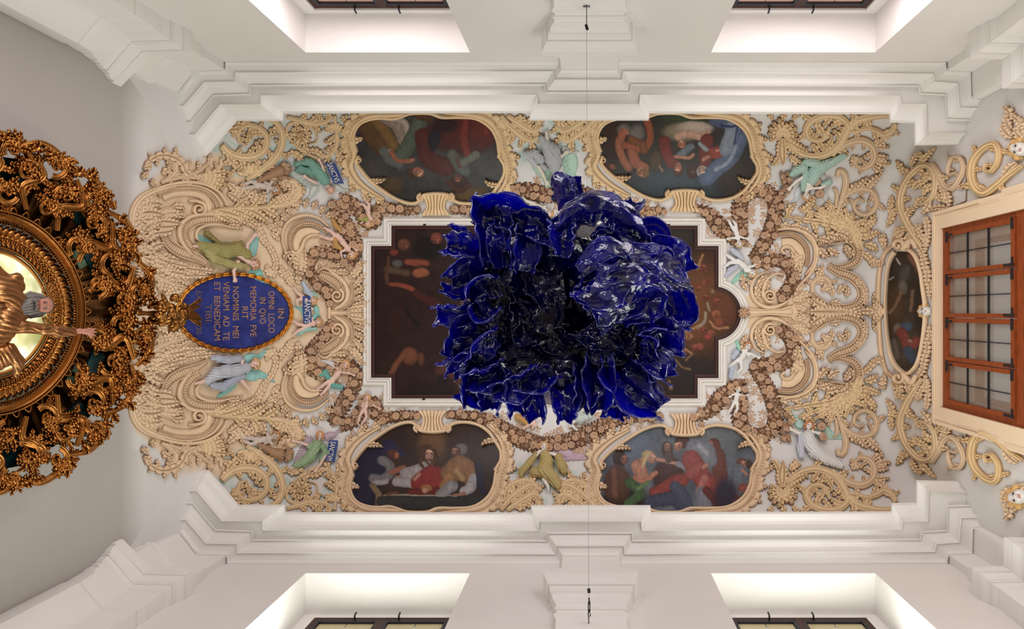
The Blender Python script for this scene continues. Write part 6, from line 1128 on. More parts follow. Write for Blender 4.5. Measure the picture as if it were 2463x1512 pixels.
putto('white cherub with chestnut hair climbing the garland near the round frame end', (1797, 832), -1.2, 9, dict(neck=(1792, 844), hip=(1778, 866), le=(1806, 850), lh=(1820, 858), re=(1786, 846), rh=(1796, 852), lk=(1764, 872), lf=(1754, 880), rk=(1782, 884), rf=(1774, 894)), skin=W2, hc=(190, 130, 80), drapes=(('drapery', [(1770, 846), (1762, 858)], [7, 6], (190, 200, 220)), ('drapery', [(1760, 884), (1756, 906)], [7, 5], (182, 196, 220))), wings=((1782, 842, -2.2, 26, 16, (158, 206, 190), .4),))
putto('white winged cherub tangled in the garland by the kneeling-youth picture', (1774, 936), -1.4, 8, dict(neck=(1772, 946), hip=(1768, 966), le=(1784, 950), lh=(1794, 950), re=(1762, 948), rh=(1756, 952), lk=(1758, 980), lf=(1750, 990), rk=(1772, 982), rf=(1764, 996)), skin=W2, hc=(196, 150, 100), wings=((1762, 948, 3.3, 26, 18, (222, 222, 224), .5),))
# window-side angels with flowers
o = angel('pale teal robed angel head down holding two seed heads', (1936, 470), 1.5, 10, [(1938, 456), (1944, 440), (1956, 420)], [([(1950, 430), (1958, 410), (1975, 398), (2000, 386), (2028, 372)], [14, 17, 14, 10, 7]), ([(1930, 400), (1912, 408), (1900, 418)], [12, 10, 5]), ([(1962, 392), (1940, 386), (1930, 390)], [12, 10, 6]), ([(1928, 452), (1932, 430), (1936, 412)], [7, 9, 8]), ([(1992, 436), (1976, 442)], [8, 6])], [(170, 208, 196)] * 5, (196, 150, 96), skin=(232, 222, 208),
 arms=([(1934, 420), (1912, 434), (1898, 448)], [(1988, 438), (1970, 450), (1950, 450)]), feet=([(1990, 400), (2008, 392)],), wings=((1975, 420, 1.2, 60, 30, (206, 206, 206), .5), (1960, 450, 1.9, 44, 22, (206, 208, 210), .5), (1926, 450, 2.2, 40, 18, (206, 212, 214), -.5)), fang=[-.5, .4, 0, 1.4, .2])
for (x, y) in ((1960, 434), (1968, 464)): place(FM[3][0], 'seed_head', o, x, y, 11, 14)
cluster(o, 1884, 444, 16, 34, 26)
o = angel('white and lilac robed angel holding a sheaf of seed heads', (1942, 1024), -1.45, 10, [(1942, 1038), (1944, 1056), (1952, 1076)], [([(1940, 1050), (1946, 1068), (1958, 1088), (1985, 1106), (2020, 1122)], [15, 16, 16, 13, 9]), ([(1924, 1048), (1922, 1074), (1926, 1098)], [8, 9, 8]), ([(1990, 1112), (2014, 1110)], [10, 7]), ([(1978, 1052), (1968, 1044)], [8, 6])], [(226, 226, 226), (200, 206, 224), (210, 214, 226), (222, 224, 228)], (196, 120, 66), skin=(234, 224, 212),
 arms=([(1926, 1046), (1912, 1040), (1902, 1034)], [(1982, 1050), (1968, 1044), (1956, 1040)]), wings=((1930, 1026, -2.5, 38, 26, (176, 208, 196), .6), (1962, 1030, .1, 60, 34, (176, 208, 196), .9)), fang=[.9, 1.5, .3, .2], long=.9)
for (x, y) in ((1972, 1026), (1976, 1052)): place(FM[3][0], 'seed_head', o, x, y, 11, 14)
cluster(o, 1890, 1030, 16, 36, 28)
# the angels on the short axis
o = angel('grey draped angel hanging upside down between the two upper pictures', (1338, 430), 1.57, 11, [(1336, 412), (1332, 396), (1326, 376)], [([(1336, 398), (1328, 380), (1322, 360), (1312, 340), (1302, 328)], [14, 17, 15, 11, 8]), ([(1340, 384), (1334, 356), (1326, 346)], [14, 14, 10]), ([(1300, 380), (1286, 364), (1272, 366), (1262, 364)], [12, 10, 8, 5]), ([(1290, 396), (1276, 378), (1264, 370)], [6, 7, 4]), ([(1312, 402), (1304, 394)], [7, 6])], [(182, 184, 190), (176, 178, 186), (184, 188, 194), (196, 198, 202), (180, 182, 188)], (180, 150, 110), skin=(214, 204, 184),
 arms=([(1296, 398), (1306, 416), (1314, 434)], [(1350, 372), (1358, 366)]), feet=([(1322, 346), (1316, 330), (1314, 312)],), wings=((1286, 380, 1.25, 74, 30, (176, 206, 190), -.4), (1372, 368, 1.3, 72, 32, (176, 206, 190), .4), (1352, 358, .1, 30, 20, (206, 208, 212), .5)), fang=[1.2, 1.3, .5, .9, 1.2], fold=1.6)
o = angel('ochre-robed angel with mauve wings and joined hands above the lower cornice', (1309, 1075), -1.3, 10, [(1311, 1086), (1314, 1104), (1312, 1122)], [([(1312, 1096), (1316, 1112), (1310, 1134), (1330, 1152), (1342, 1172)], [13, 15, 20, 15, 10]), ([(1290, 1094), (1274, 1116), (1256, 1136), (1254, 1146)], [7, 9, 9, 6]), ([(1344, 1100), (1352, 1124), (1356, 1136)], [9, 13, 9]), ([(1286, 1138), (1304, 1140)], [12, 12])], [(196, 172, 96), (186, 162, 88), (192, 168, 94), (188, 164, 92)], (206, 150, 90), skin=(228, 220, 214),
 arms=([(1290, 1098), (1298, 1088), (1306, 1086)], [(1336, 1096), (1322, 1092), (1312, 1090)]), feet=([(1308, 1156), (1318, 1172), (1320, 1182)],), wings=((1330, 1080, .0, 76, 34, (196, 172, 186), 1.0), (1296, 1076, -2.4, 34, 20, (196, 172, 186), .5)), fang=[.9, 2.1, 1.2, .3], long=.7, fold=1.6)
putto('pale cherub half hidden behind the top edge of the blue sculpture', (1322, 512), 1.2, 9, dict(neck=(1310, 502), hip=(1284, 492), lk=(1266, 482), lf=(1260, 474), rk=(1262, 496), rf=(1268, 502)), skin=(214, 208, 192))
putto('cherub in orange drapery peeping below the blue sculpture', (1262, 996), -1.2, 9, dict(neck=(1266, 1004), hip=(1284, 1014), lk=(1276, 1020), lf=(1262, 1028), rk=(1290, 1022), rf=(1282, 1026)), drapes=(('drapery', [(1244, 1002), (1256, 1006), (1268, 1018)], [7, 9, 6], OCH),))
putto('cherub in pale green drapery on the garland below the blue sculpture', (1400, 984), -1.2, 9, dict(neck=(1398, 994), hip=(1390, 1010), lk=(1372, 1020), lf=(1386, 1034), rk=(1376, 1010), rf=(1370, 1024)), skin=(226, 222, 214), drapes=(('drapery', [(1380, 998), (1396, 1006), (1420, 1000)], [10, 13, 8], (196, 212, 204)),))
# masks on the window wall
for (x, y, s, up, lab) in ((2230, 748, 15, pi, 'white and gold cherub mask on the edge of the oval picture'), (2456, 1194, 24, pi * .95, 'white mask with golden hair beside the lower corner pilaster'), (2458, 358, 22, pi * 1.05, 'white mask with golden hair beside the upper corner pilaster')):
    o = thing('mask', lab, 'mask', SURF(x, y, 0.).reshape(3)); sdf_part('face', head(x, y, 4, s, up, (232, 228, 222)), o, 1.0, s * .14); sdf_part('hair', hair(x, y, 2, s, up, (220, 168, 84)), o, 1.1, s * .12)
    if s > 20:
        pass
for my, lab in ((None, 'wing-like leafy bracket behind the upper corner mask'), (MY, 'wing-like leafy bracket behind the lower corner mask')):
    o = Orn('acanthus_bracket', lab, (2440, 330), mir=bool(my)); o.leaf(2450, 392, 2.6, 50, 11, -.6); o.leaf(2440, 330, -2.7, 44, 11, 1.0); o.leaf(2436, 310, -2.3, 40, 10, .9); o.leaf(2430, 290, -1.2, 40, 10, -1.2)
# ------------------------------------------------------------------ gilded altar glory
PA = PLX(-3.78); GC = (-20, 752)
def gild(name, rough=.34, dirt=True): return mat_attr(name, rough, .25, .18, 14, metallic=.92, spec=.5)
gilding = gild('carved_gilding'); GOLD = A(lin(182, 124, 62)); GD = A(lin(58, 32, 14))
R.seed(91)
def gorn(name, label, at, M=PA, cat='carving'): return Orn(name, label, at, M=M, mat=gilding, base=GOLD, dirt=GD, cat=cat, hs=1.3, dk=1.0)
def ringpts(r, a0=-100, a1=100, n=60, ry=1.0):
    return [(GC[0] + r * math.cos(math.radians(a)), GC[1] + r * ry * math.sin(math.radians(a))) for a in np.linspace(a0, a1, n)]
RY = lambda a: 1 + .09 * abs(math.sin(a)) ** 2
def pol(r, deg): a = math.radians(deg); return GC[0] + r * math.cos(a), GC[1] + r * RY(a) * math.sin(a)
def rring(r, a0=-100, a1=100, n=60): return [pol(r, a) for a in np.linspace(a0, a1, n)]
o = gorn('altar_glory', 'huge round gilded openwork altar glory of carved scrolls and teal bands', (100, 752), cat='altarpiece')
G = o
for nm, r, w, h, pf, kk in (('inner_moulding', 136, 5, 14, 'round', {}), ('inner_moulding', 146, 4, 8, 'round', {}), ('carved_band', 171, 22, 9, 'leaf', dict(lobes=44, lobe=.18, fwd=.35)), ('rope_moulding', 201, 4, 14, 'flute', dict(flutes=110)), ('cove_moulding', 214, 9, 9, 'band', {}), ('rope_moulding', 226, 3, 12, 'round', {})):
    o.rib(nm, rring(r), w, h, prof=pf, n=420, **kk)
for k in range(46): # curling leaves laid over the carved band
    a = -96 + k * 4.2; x, y = pol(158, a); o.leaf(x, y, math.radians(a) + .9, 34, 8, .9, h=12, name='band_leaf')
for k in range(25):
    a = -92 + k * 7.6; x, y = pol(228, a); t = math.radians(a) + pi / 2; o.rib('scallop', [(x - 9 * math.cos(t), y - 9 * math.sin(t)), pol(239, a), (x + 9 * math.cos(t), y + 9 * math.sin(t))], [2, 3, 2], 8, prof='round', n=12)
# dark gilded backing and teal panels
Mb = PLX(-3.86)
def plate(name, r0, r1, a0, a1, mat, M, col, h=0, n=40, wob=0.0):
    V = []; 
    for i, a in enumerate(np.linspace(a0, a1, n)):
        q0 = pol(r0 + wob * math.sin(i * 1.1), a); q1 = pol(r1 + wob * math.sin(i * .8 + 1), a); V += [q0, q1]
    V = A(V); f = grid_faces(n, 2); P = M(V[:, 0], V[:, 1], np.full(len(V), float(h)))
    P2 = P.copy(); P2[:, 0] -= .02; m = len(V)
    e = np.arange(n - 1) * 2; side = np.concatenate([np.stack([e, e + 2, e + 2 + m, e + m], -1), np.stack([e + 1, e + 3, e + 3 + m, e + 1 + m], -1)])
    return add(name, np.concatenate([P, P2]), [f, f[:, ::-1] + m, side], mat, G.o, col=np.tile(A(lin(*col)), (2 * m, 1)))
teal_m = mat_attr('teal_velvet', .5, .5, .25, 60, spec=.4)
plate('backing', 205, 336, -100, 100, gilding, Mb, (84, 54, 28), n=160, wob=9)
for a0, a1, r0, r1 in ((-92, -68, 300, 345), (-64, -44, 292, 335), (-40, -22, 300, 345), (-34, -20, 262, 292), (-19, -7, 305, 350), (7, 19, 305, 350), (20, 34, 262, 292), (22, 40, 300, 345), (44, 64, 292, 335), (68, 92, 300, 345)):
    plate('teal_panel', r0, r1, a0, a1, teal_m, PLX(-3.83), (18, 74, 78), n=16)
for a0 in (-36, -30, 31, 37): plate('green_pane', 238, 262, a0, a0 + 4, mat_attr('green_pane', .3, 0, .05), PLX(-3.85), (150, 190, 150), n=6)
for sgn in (-1, 1):
    for (r, a, R_, d) in ((262, 14, 26, 1), (262, 36, 27, -1), (270, 60, 26, 1), (268, 82, 26, -1), (318, 5, 24, 1), (316, 22, 30, -1), (322, 40, 28, 1), (320, 56, 30, -1), (326, 74, 30, 1), (324, 92, 28, -1), (362, 8, 20, -1), (358, 28, 24, 1), (362, 46, 23, -1), (364, 64, 24, 1), (366, 82, 24, -1)):
        x, y = pol(r, a * sgn); a0 = math.radians(a * sgn) + R.uniform(1.5, 4)
        o.scroll(x, y, R_ * 1.08, a0, 1.15, d * sgn, w=8.5, h=16, leaves=7, L=22, prof='stem', r1=.2)
        for k in range(6):
            aa = math.radians(a * sgn) + R.uniform(-1.6, 1.6); o.leaf(x + R.uniform(-8, 8), y + R.uniform(-8, 8), aa, R.uniform(28, 52), R.uniform(8, 12), R.choice((-1, 1)) * R.uniform(.6, 1.2), h=15)
    for (a, r0, c) in ((12, 240, .9), (30, 240, -.9), (50, 245, .9), (70, 245, -.9), (88, 245, .9)):
        p0, p1, p2, p3 = pol(r0, a * sgn), pol(r0 + 45, (a + 5) * sgn), pol(r0 + 85, (a - 2) * sgn), pol(r0 + 120, (a + 6) * sgn)
        o.stem([p0, p1, p2, p3], [7, 11, 11, 6], 14, 8, 28, sides=(1, -1))
    for k in range(24):
        a = (2 + k * 4.05 + R.uniform(-1.5, 1.5)) * sgn; x, y = pol(378 + R.uniform(-8, 6), a); t = math.radians(a)
        o.leaf(x, y, t + R.choice((-1, 1)) * R.uniform(.5, 1.3), R.uniform(28, 42), R.uniform(9, 13), R.choice((-1, 1)) * 1.3, h=15)
    for (a0, a1, r) in ((3, 20, 388), (20, 40, 384), (40, 60, 388), (60, 80, 392), (80, 99, 395)):
        o.rib('outer_stem', [pol(r - 26, a0 * sgn), pol(r - 2, (a0 * .7 + a1 * .3) * sgn), pol(r + 2, (a0 * .35 + a1 * .65) * sgn), pol(r - 18, a1 * sgn)], [5, 9, 9, 5], 14, prof='stem', n=50)
# the lit glass behind the inner ring
m = bpy.data.materials.new('lit_yellow_glass'); m.use_nodes = True; b = m.node_tree.nodes['Principled BSDF']
b.inputs['Base Color'].default_value = (.75, .7, .35, 1); b.inputs['Roughness'].default_value = .2; b.inputs['Emission Strength'].default_value = .85
nz = m.node_tree.nodes.new('ShaderNodeTexNoise'); nz.inputs['Scale'].default_value = 5; rp = m.node_tree.nodes.new('ShaderNodeValToRGB')
rp.color_ramp.elements[0].color = (.28, .32, .07, 1); rp.color_ramp.elements[1].color = (1, .95, .68, 1); rp.color_ramp.elements[0].position = .4; rp.color_ramp.elements[1].position = .6
m.node_tree.links.new(nz.outputs['Fac'], rp.inputs['Fac']); m.node_tree.links.new(rp.outputs['Color'], b.inputs['Emission Color'])
Mg = PLX(-3.84); V = [(GC[0] + 150 * math.cos(t), GC[1] + 150 * math.sin(t)) for t in np.linspace(0, 2 * pi, 48, endpoint=False)]; V = A(V)
P = Mg(V[:, 0], V[:, 1], np.zeros(48)); P2 = P.copy(); P2[:, 0] -= .02
add('glass', np.concatenate([P, P2]), [np.arange(48)[None], (48 + np.arange(48))[None, ::-1], np.stack([np.arange(48), (np.arange(48) + 1) % 48, 48 + (np.arange(48) + 1) % 48, 48 + np.arange(48)], -1)], m, G.o)
# bearded figure leaning out of the glory
MF = PLX(-3.42); SK = (176, 112, 88)
def gpart(name, prims, parent, k, mat, fold=None, res=1.2, M=MF): return sdf_part(name, prims, parent, res, k, fold, M=M, mat=mat)
f = thing('bearded_figure', 'bearded grey-haired carved figure in gilt robes stretching out its left arm', 'statue', MF(95., 735., 0.).reshape(3))
hp = head(104, 734, 26, 21, 0, SK)[:-2]; hp += limb([(96, 734, 22), (60, 740, 14)], [11, 13], SK) + limb([(176, 797, 22), (192, 796, 23), (206, 797, 24)], [7, 6, 6.5], SK) + hand(206, 797, 24, 1, .22, 20, SK, .3)
gpart('body', hp, f, 2.6, fig_m, res=1.0)
HG = (104, 98, 92); hh = [(110, 734, 8, 20, 96, 734, 6, 21, HG)]
for sg in (-1, 1):
    for j in range(9):
        c = tuple(int(v * (.78 + .16 * (j % 3))) for v in HG); wv = R.uniform(-2, 2)
        hh += limb([(124 - j * 2.4, 734 + sg * (1 + j * 2.2), 26 - j), (108 - j, 734 + sg * (17 + j * .9), 26 - 2 * j), (88 - j * 2, 734 + sg * (22 + j * .9 + wv), 24 - 2 * j), (66 - j * 3, 738 + sg * (20 + wv), 20 - j)], [2.4, 3.6, 3.4, 1.3], c)
for i in range(19):
    u = (i - 9) / 9; c = tuple(int(v * (.74 + .2 * (i % 3))) for v in HG); wv = R.uniform(-2.5, 2.5); k = 1 - u * u
    hh += limb([(88 + 12 * u * u, 734 + u * 17, 34 - 8 * u * u), (74, 736 + u * 19 + wv * .5, 40 - 9 * u * u), (58, 740 + u * 16 - wv, 40 - 8 * u * u), (46 - 8 * k + wv, 744 + u * 11 + wv, 34 - 4 * u * u + R.uniform(-2, 4)), (40 - 12 * k, 746 + u * 6, 28)], [2.2, 3.3, 3.2, 2.5, .9], c)
for sg in (-1, 1): hh += limb([(89, 734 + sg * 1.5, 45), (86, 734 + sg * 9, 42), (80, 735 + sg * 13, 38)], [1.8, 2.2, 1.0], HG)
for sg in (-1, 1): hh += limb([(112, 734 + sg * 3, 43), (113, 734 + sg * 9, 42)], [1.3, 1.1], HG)
gpart('hair_and_beard', hh, f, .8, fig_m, res=.9)
gm = gild('robe_gilding', .36); GO = (190, 126, 58)
gpart('robe', limb([(-10, 800, 10), (20, 770, 18), (50, 740, 12), (10, 700, 10), (-20, 660, 6)], [40, 36, 28, 36, 30], GO) + limb([(10, 690, 14), (40, 672, 12), (52, 690, 10)], [24, 16, 10], GO), f, 6, gm, fold=(2.0, .26, .4), res=1.7)
gpart('sleeve', limb([(10, 786, 24), (60, 786, 26), (110, 792, 26), (140, 797, 24), (178, 798, 22)], [20, 15, 13, 15, 10], GO), f, 4, gm, fold=(1.5, .4, .12), res=1.4)
gpart('mantle', limb([(-10, 860, 6), (20, 850, 10), (44, 870, 8), (40, 900, 4)], [34, 26, 16, 8], GO), f, 5, gm, fold=(2.0, .28, 1.0), res=1.7)
for i in range(27):
    a = -1.35 + i * 2.7 / 26 + R.uniform(-.03, .03); r0 = 30; r1 = R.uniform(52, 84); c0 = (94 + r0 * math.cos(a), 734 + r0 * math.sin(a)); c1 = (94 + r1 * math.cos(a), 734 + r1 * math.sin(a))
    put('ray', ribbon([c0, c1], [1.6, .5], [5, 5], prof='round', n=8, base=GOLD, dirt=GD), f, gilding, PLX(-3.5))
# gilded bouquet in front of the plaque
MBq = PLX(-3.66); q = thing('gilded_bouquet', 'dark gilded bouquet of roses and pointed leaves in front of the blue plaque', 'carving', MBq(420., 752., 0.).reshape(3))
FMG = []
for v, fc, c in (daisy(8), rose(), bud(), tulip()):
    g = np.where((c.sum(1) < FB.sum() * .62)[:, None], GD, GOLD * .62); FMG.append(make_me('gilt_flower', v, fc, gilding, g))
for k in range(44):
    a = R.uniform(0, 6.28); rr = math.sqrt(R.random()); x, y = 414 + 34 * rr * math.cos(a), 752 + 38 * rr * math.sin(a); j = R.choice((0, 1, 1, 2, 3)); place(FMG[j], ('daisy', 'rose', 'bud', 'tulip')[j], q, x, y, R.uniform(6, 11), 4 + (1 - rr) * 14, M=MBq)
for k in range(30):
    a = R.uniform(-.75, .75); x0 = 430 + R.uniform(-6, 30); y0 = 752 + R.uniform(-18, 18); Ln = R.uniform(24, 44); put('pointed_leaf', ribbon(arc_path(x0, y0, a, Ln, R.uniform(-.4, .4), 5), [1, 4, 5, 3, .3], [5, 6, 8, 6], prof='leaf', n=10, base=GOLD * .7, dirt=GD), q, gilding, MBq)
for k in range(12):
    a = R.uniform(0, 6.28); put('pointed_leaf', ribbon(arc_path(408 + 24 * math.cos(a), 752 + 28 * math.sin(a), a, 24, R.uniform(-.6, .6), 5), [1, 4, 5, 3, .4], [5, 6, 8, 6], prof='leaf', n=10, base=GOLD * .6, dirt=GD), q, gilding, MBq)
put('socket', ribbon([(330, 752), (350, 753), (368, 754), (392, 754)], [8, 5, 8, 4], 10, prof='stem', n=26, base=GOLD, dirt=GD), q, gilding, PLX(-3.72))
# ------------------------------------------------------------------ the hanging blue glass-like flower
m = bpy.data.materials.new('cobalt_gloss'); m.use_nodes = True; nt = m.node_tree; n = nt.nodes; b = n['Principled BSDF']; out = n['Material Output']
tc = n.new('ShaderNodeNewGeometry'); nz = n.new('ShaderNodeTexNoise'); nz.inputs['Scale'].default_value = 7; nz.inputs['Detail'].default_value = 3
nt.links.new(tc.outputs['Position'], nz.inputs['Vector']); rp = n.new('ShaderNodeValToRGB'); rp.color_ramp.elements[0].position = .35; rp.color_ramp.elements[1].position = .68
rp.color_ramp.elements[0].color = (.0012, .0012, .02, 1); rp.color_ramp.elements[1].color = (.002, .003, .20, 1)
nt.links.new(nz.outputs['Fac'], rp.inputs['Fac']); nt.links.new(rp.outputs['Color'], b.inputs['Base Color'])
b.inputs['Roughness'].default_value = .05; b.inputs['Specular IOR Level'].default_value = .65; b.inputs['Coat Weight'].default_value = .6; b.inputs['Coat Roughness'].default_value = .03
n2 = n.new('ShaderNodeTexNoise'); n2.inputs['Scale'].default_value = 34; n2.inputs['Detail'].default_value = 2; n2.inputs['Distortion'].default_value = .6; nt.links.new(tc.outputs['Position'], n2.inputs['Vector'])
bp = n.new('ShaderNodeBump'); bp.inputs['Strength'].default_value = .42; bp.inputs['Distance'].default_value = .012; nt.links.new(n2.outputs['Fac'], bp.inputs['Height']); nt.links.new(bp.outputs['Normal'], b.inputs['Normal']); nt.links.new(bp.outputs['Normal'], b.inputs['Coat Normal'])
tr = n.new('ShaderNodeBsdfTranslucent'); tr.inputs[0].default_value = (.001, .003, 1.0, 1); mx = n.new('ShaderNodeMixShader'); mx.inputs[0].default_value = .34
nt.links.new(b.outputs[0], mx.inputs[1]); nt.links.new(tr.outputs[0], mx.inputs[2]); nt.links.new(mx.outputs[0], out.inputs['Surface']); cobalt = m
mc = m.copy(); mc.name = 'cobalt_gloss_shaded'; mc.node_tree.nodes['Mix Shader'].inputs[0].default_value = 0.0; mb = mc.node_tree.nodes['Principled BSDF']; mb.inputs['Specular IOR Level'].default_value = .4; mb.inputs['Coat Weight'].default_value = .25; e = mc.node_tree.nodes['Color Ramp'].color_ramp.elements; e[0].color = (.0005, .0005, .010, 1); e[1].color = (.001, .001, .045, 1)  # darker copy: the shade of the hollow interior is put into its colour
SCP = thing('hanging_sculpture', 'giant glossy cobalt blue crumpled flower sculpture hanging in mid-air', 'sculpture', W(1350., 745., 3.5).reshape(3))
def ridged(x, y, o=3):
    s = 0; a = 1.
    for k in range(o): s = s + a * (1 - np.abs(2 * vnoise(x * 2 ** k + 7 * k, y * 2 ** k + 3 * k) - 1) * 1.6); a *= .45
    return s / 1.7
def sheet(name, spine, w, cup=.05, crump=.035, seed=0, n=60, m_=40, tilt=0.0, roll=0.0, thick=.012, freq=1.0, ragged=.12, mat=None):
    P = cr([tuple(W(x, y, d)) for x, y, d in spine], n); t = np.linspace(0, 1, n); w = np.interp(t, np.linspace(0, 1, len(w)), w) * 3.5 / F
    T = np.gradient(P, axis=0); T /= np.linalg.norm(T, axis=1, keepdims=True); view = A([0, 0, CZ]) - P; view /= np.linalg.norm(view, axis=1, keepdims=True)
    S = np.cross(T, view); S /= np.linalg.norm(S, axis=1, keepdims=True); Nn = np.cross(S, T)
    S2 = S * math.cos(tilt) + Nn * math.sin(tilt); N2 = np.cross(S2, T)
    u = np.linspace(-1, 1, m_); U, TT = np.meshgrid(u, t); Lm = np.linalg.norm(np.diff(P, axis=0), axis=1).sum()
    X = U * w.max() * 9 * freq + seed * 13.7; Y = TT * Lm * 9 * freq + seed * 5.1
    edge = 1 + ragged * (vnoise(TT * 9 + seed, np.sign(U) * 3 + seed) - .5) * 2 * np.abs(U) ** 3
    cz = np.abs(2 * vnoise(X * .55 + Y * .2, Y * .3 - X * .1) - 1) + .6 * np.abs(2 * vnoise(X * 1.3 - Y * .5 + 5, Y * .8 + 2) - 1) + .3 * np.abs(2 * vnoise(X * 2.6, Y * 2.0 + X + 8) - 1); r = (ridged(X * .45, Y * .45, 2) - .5) * crump * 1.1 - (cz - .9) * crump * 1.25
    z = cup * (U ** 2 - .3) + r + roll * np.clip(np.abs(U) - .7, 0, 1) ** 2 * 8 * .1 + roll * np.clip(TT - .85, 0, 1) ** 2 * 6
    lat = U * w[:, None] * edge + (vnoise(X * .6 + 4, Y * .6) - .5) * crump * 1.2
    Q = P[:, None] + S2[:, None] * lat[..., None] + N2[:, None] * z[..., None] + T[:, None] * ((vnoise(X * .7, Y * .5 + 9) - .5) * crump * 1.6)[..., None]
    du = np.gradient(Q, axis=1); dv = np.gradient(Q, axis=0); nn = np.cross(du, dv); nn /= np.linalg.norm(nn, axis=-1, keepdims=True) + 1e-9
    B = Q - nn * thick; k = n * m_; f = grid_faces(n, m_)
    ed = np.concatenate([np.arange(m_), np.arange(1, n) * m_ + m_ - 1, (n - 1) * m_ + np.arange(m_ - 2, -1, -1), np.arange(n - 2, 0, -1) * m_]); e2 = np.roll(ed, -1)
    V = np.concatenate([Q.reshape(-1, 3), B.reshape(-1, 3)]); fl = [f, f[:, ::-1] + k, np.stack([ed, ed + k, e2 + k, e2], -1)]
    E = (Q.reshape(-1, 3)[ed] + B.reshape(-1, 3)[ed]) / 2; E = np.vstack([E, E[:1]]); tv, tf = tube(E, thick * .85 * (1 + .4 * np.sin(np.arange(len(E)) * .35 + seed)), 6, False)
    V, fl = join([(V, fl), (tv, tf)])[:2]
    return add(name, V, fl, mat or cobalt, SCP, smooth=True)
R.seed(101)
# crumpled body: a dented bowl seen from below
OUTB = [(1500, 1060), (1600, 1060)]
na, nr = 150, 46; aa = np.arange(na) * 2 * pi / na; rr = np.linspace(0, 1, nr)
rad = np.interp(np.degrees(aa), [0, 30, 60, 90, 120, 150, 180, 210, 240, 270, 300, 330, 360], [258, 250, 236, 228, 226, 232, 246, 244, 250, 222, 226, 250, 258])
RR, AA = np.meshgrid(rr, aa, indexing='ij'); d = 3.62 - .30 * np.sin(np.clip(RR * 1.25, 0, 1) * pi / 2) ** 2 + .45 * np.clip(RR - .8, 0, 1) ** 1.5 * 8
x = 1352 + RR * rad * np.cos(AA); y = 748 + RR * rad * np.sin(AA)
d = d - (ridged(x / 80, y / 80, 3) - .5) * .12 - (vnoise(x / 26 + 3, y / 26) - .5) * .03
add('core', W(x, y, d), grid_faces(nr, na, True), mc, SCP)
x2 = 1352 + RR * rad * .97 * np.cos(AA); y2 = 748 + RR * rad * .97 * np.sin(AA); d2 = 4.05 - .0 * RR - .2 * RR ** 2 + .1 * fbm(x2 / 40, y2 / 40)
add('upper_shell', W(x2, y2, d2), grid_faces(nr, na, True)[:, ::-1], mc, SCP)
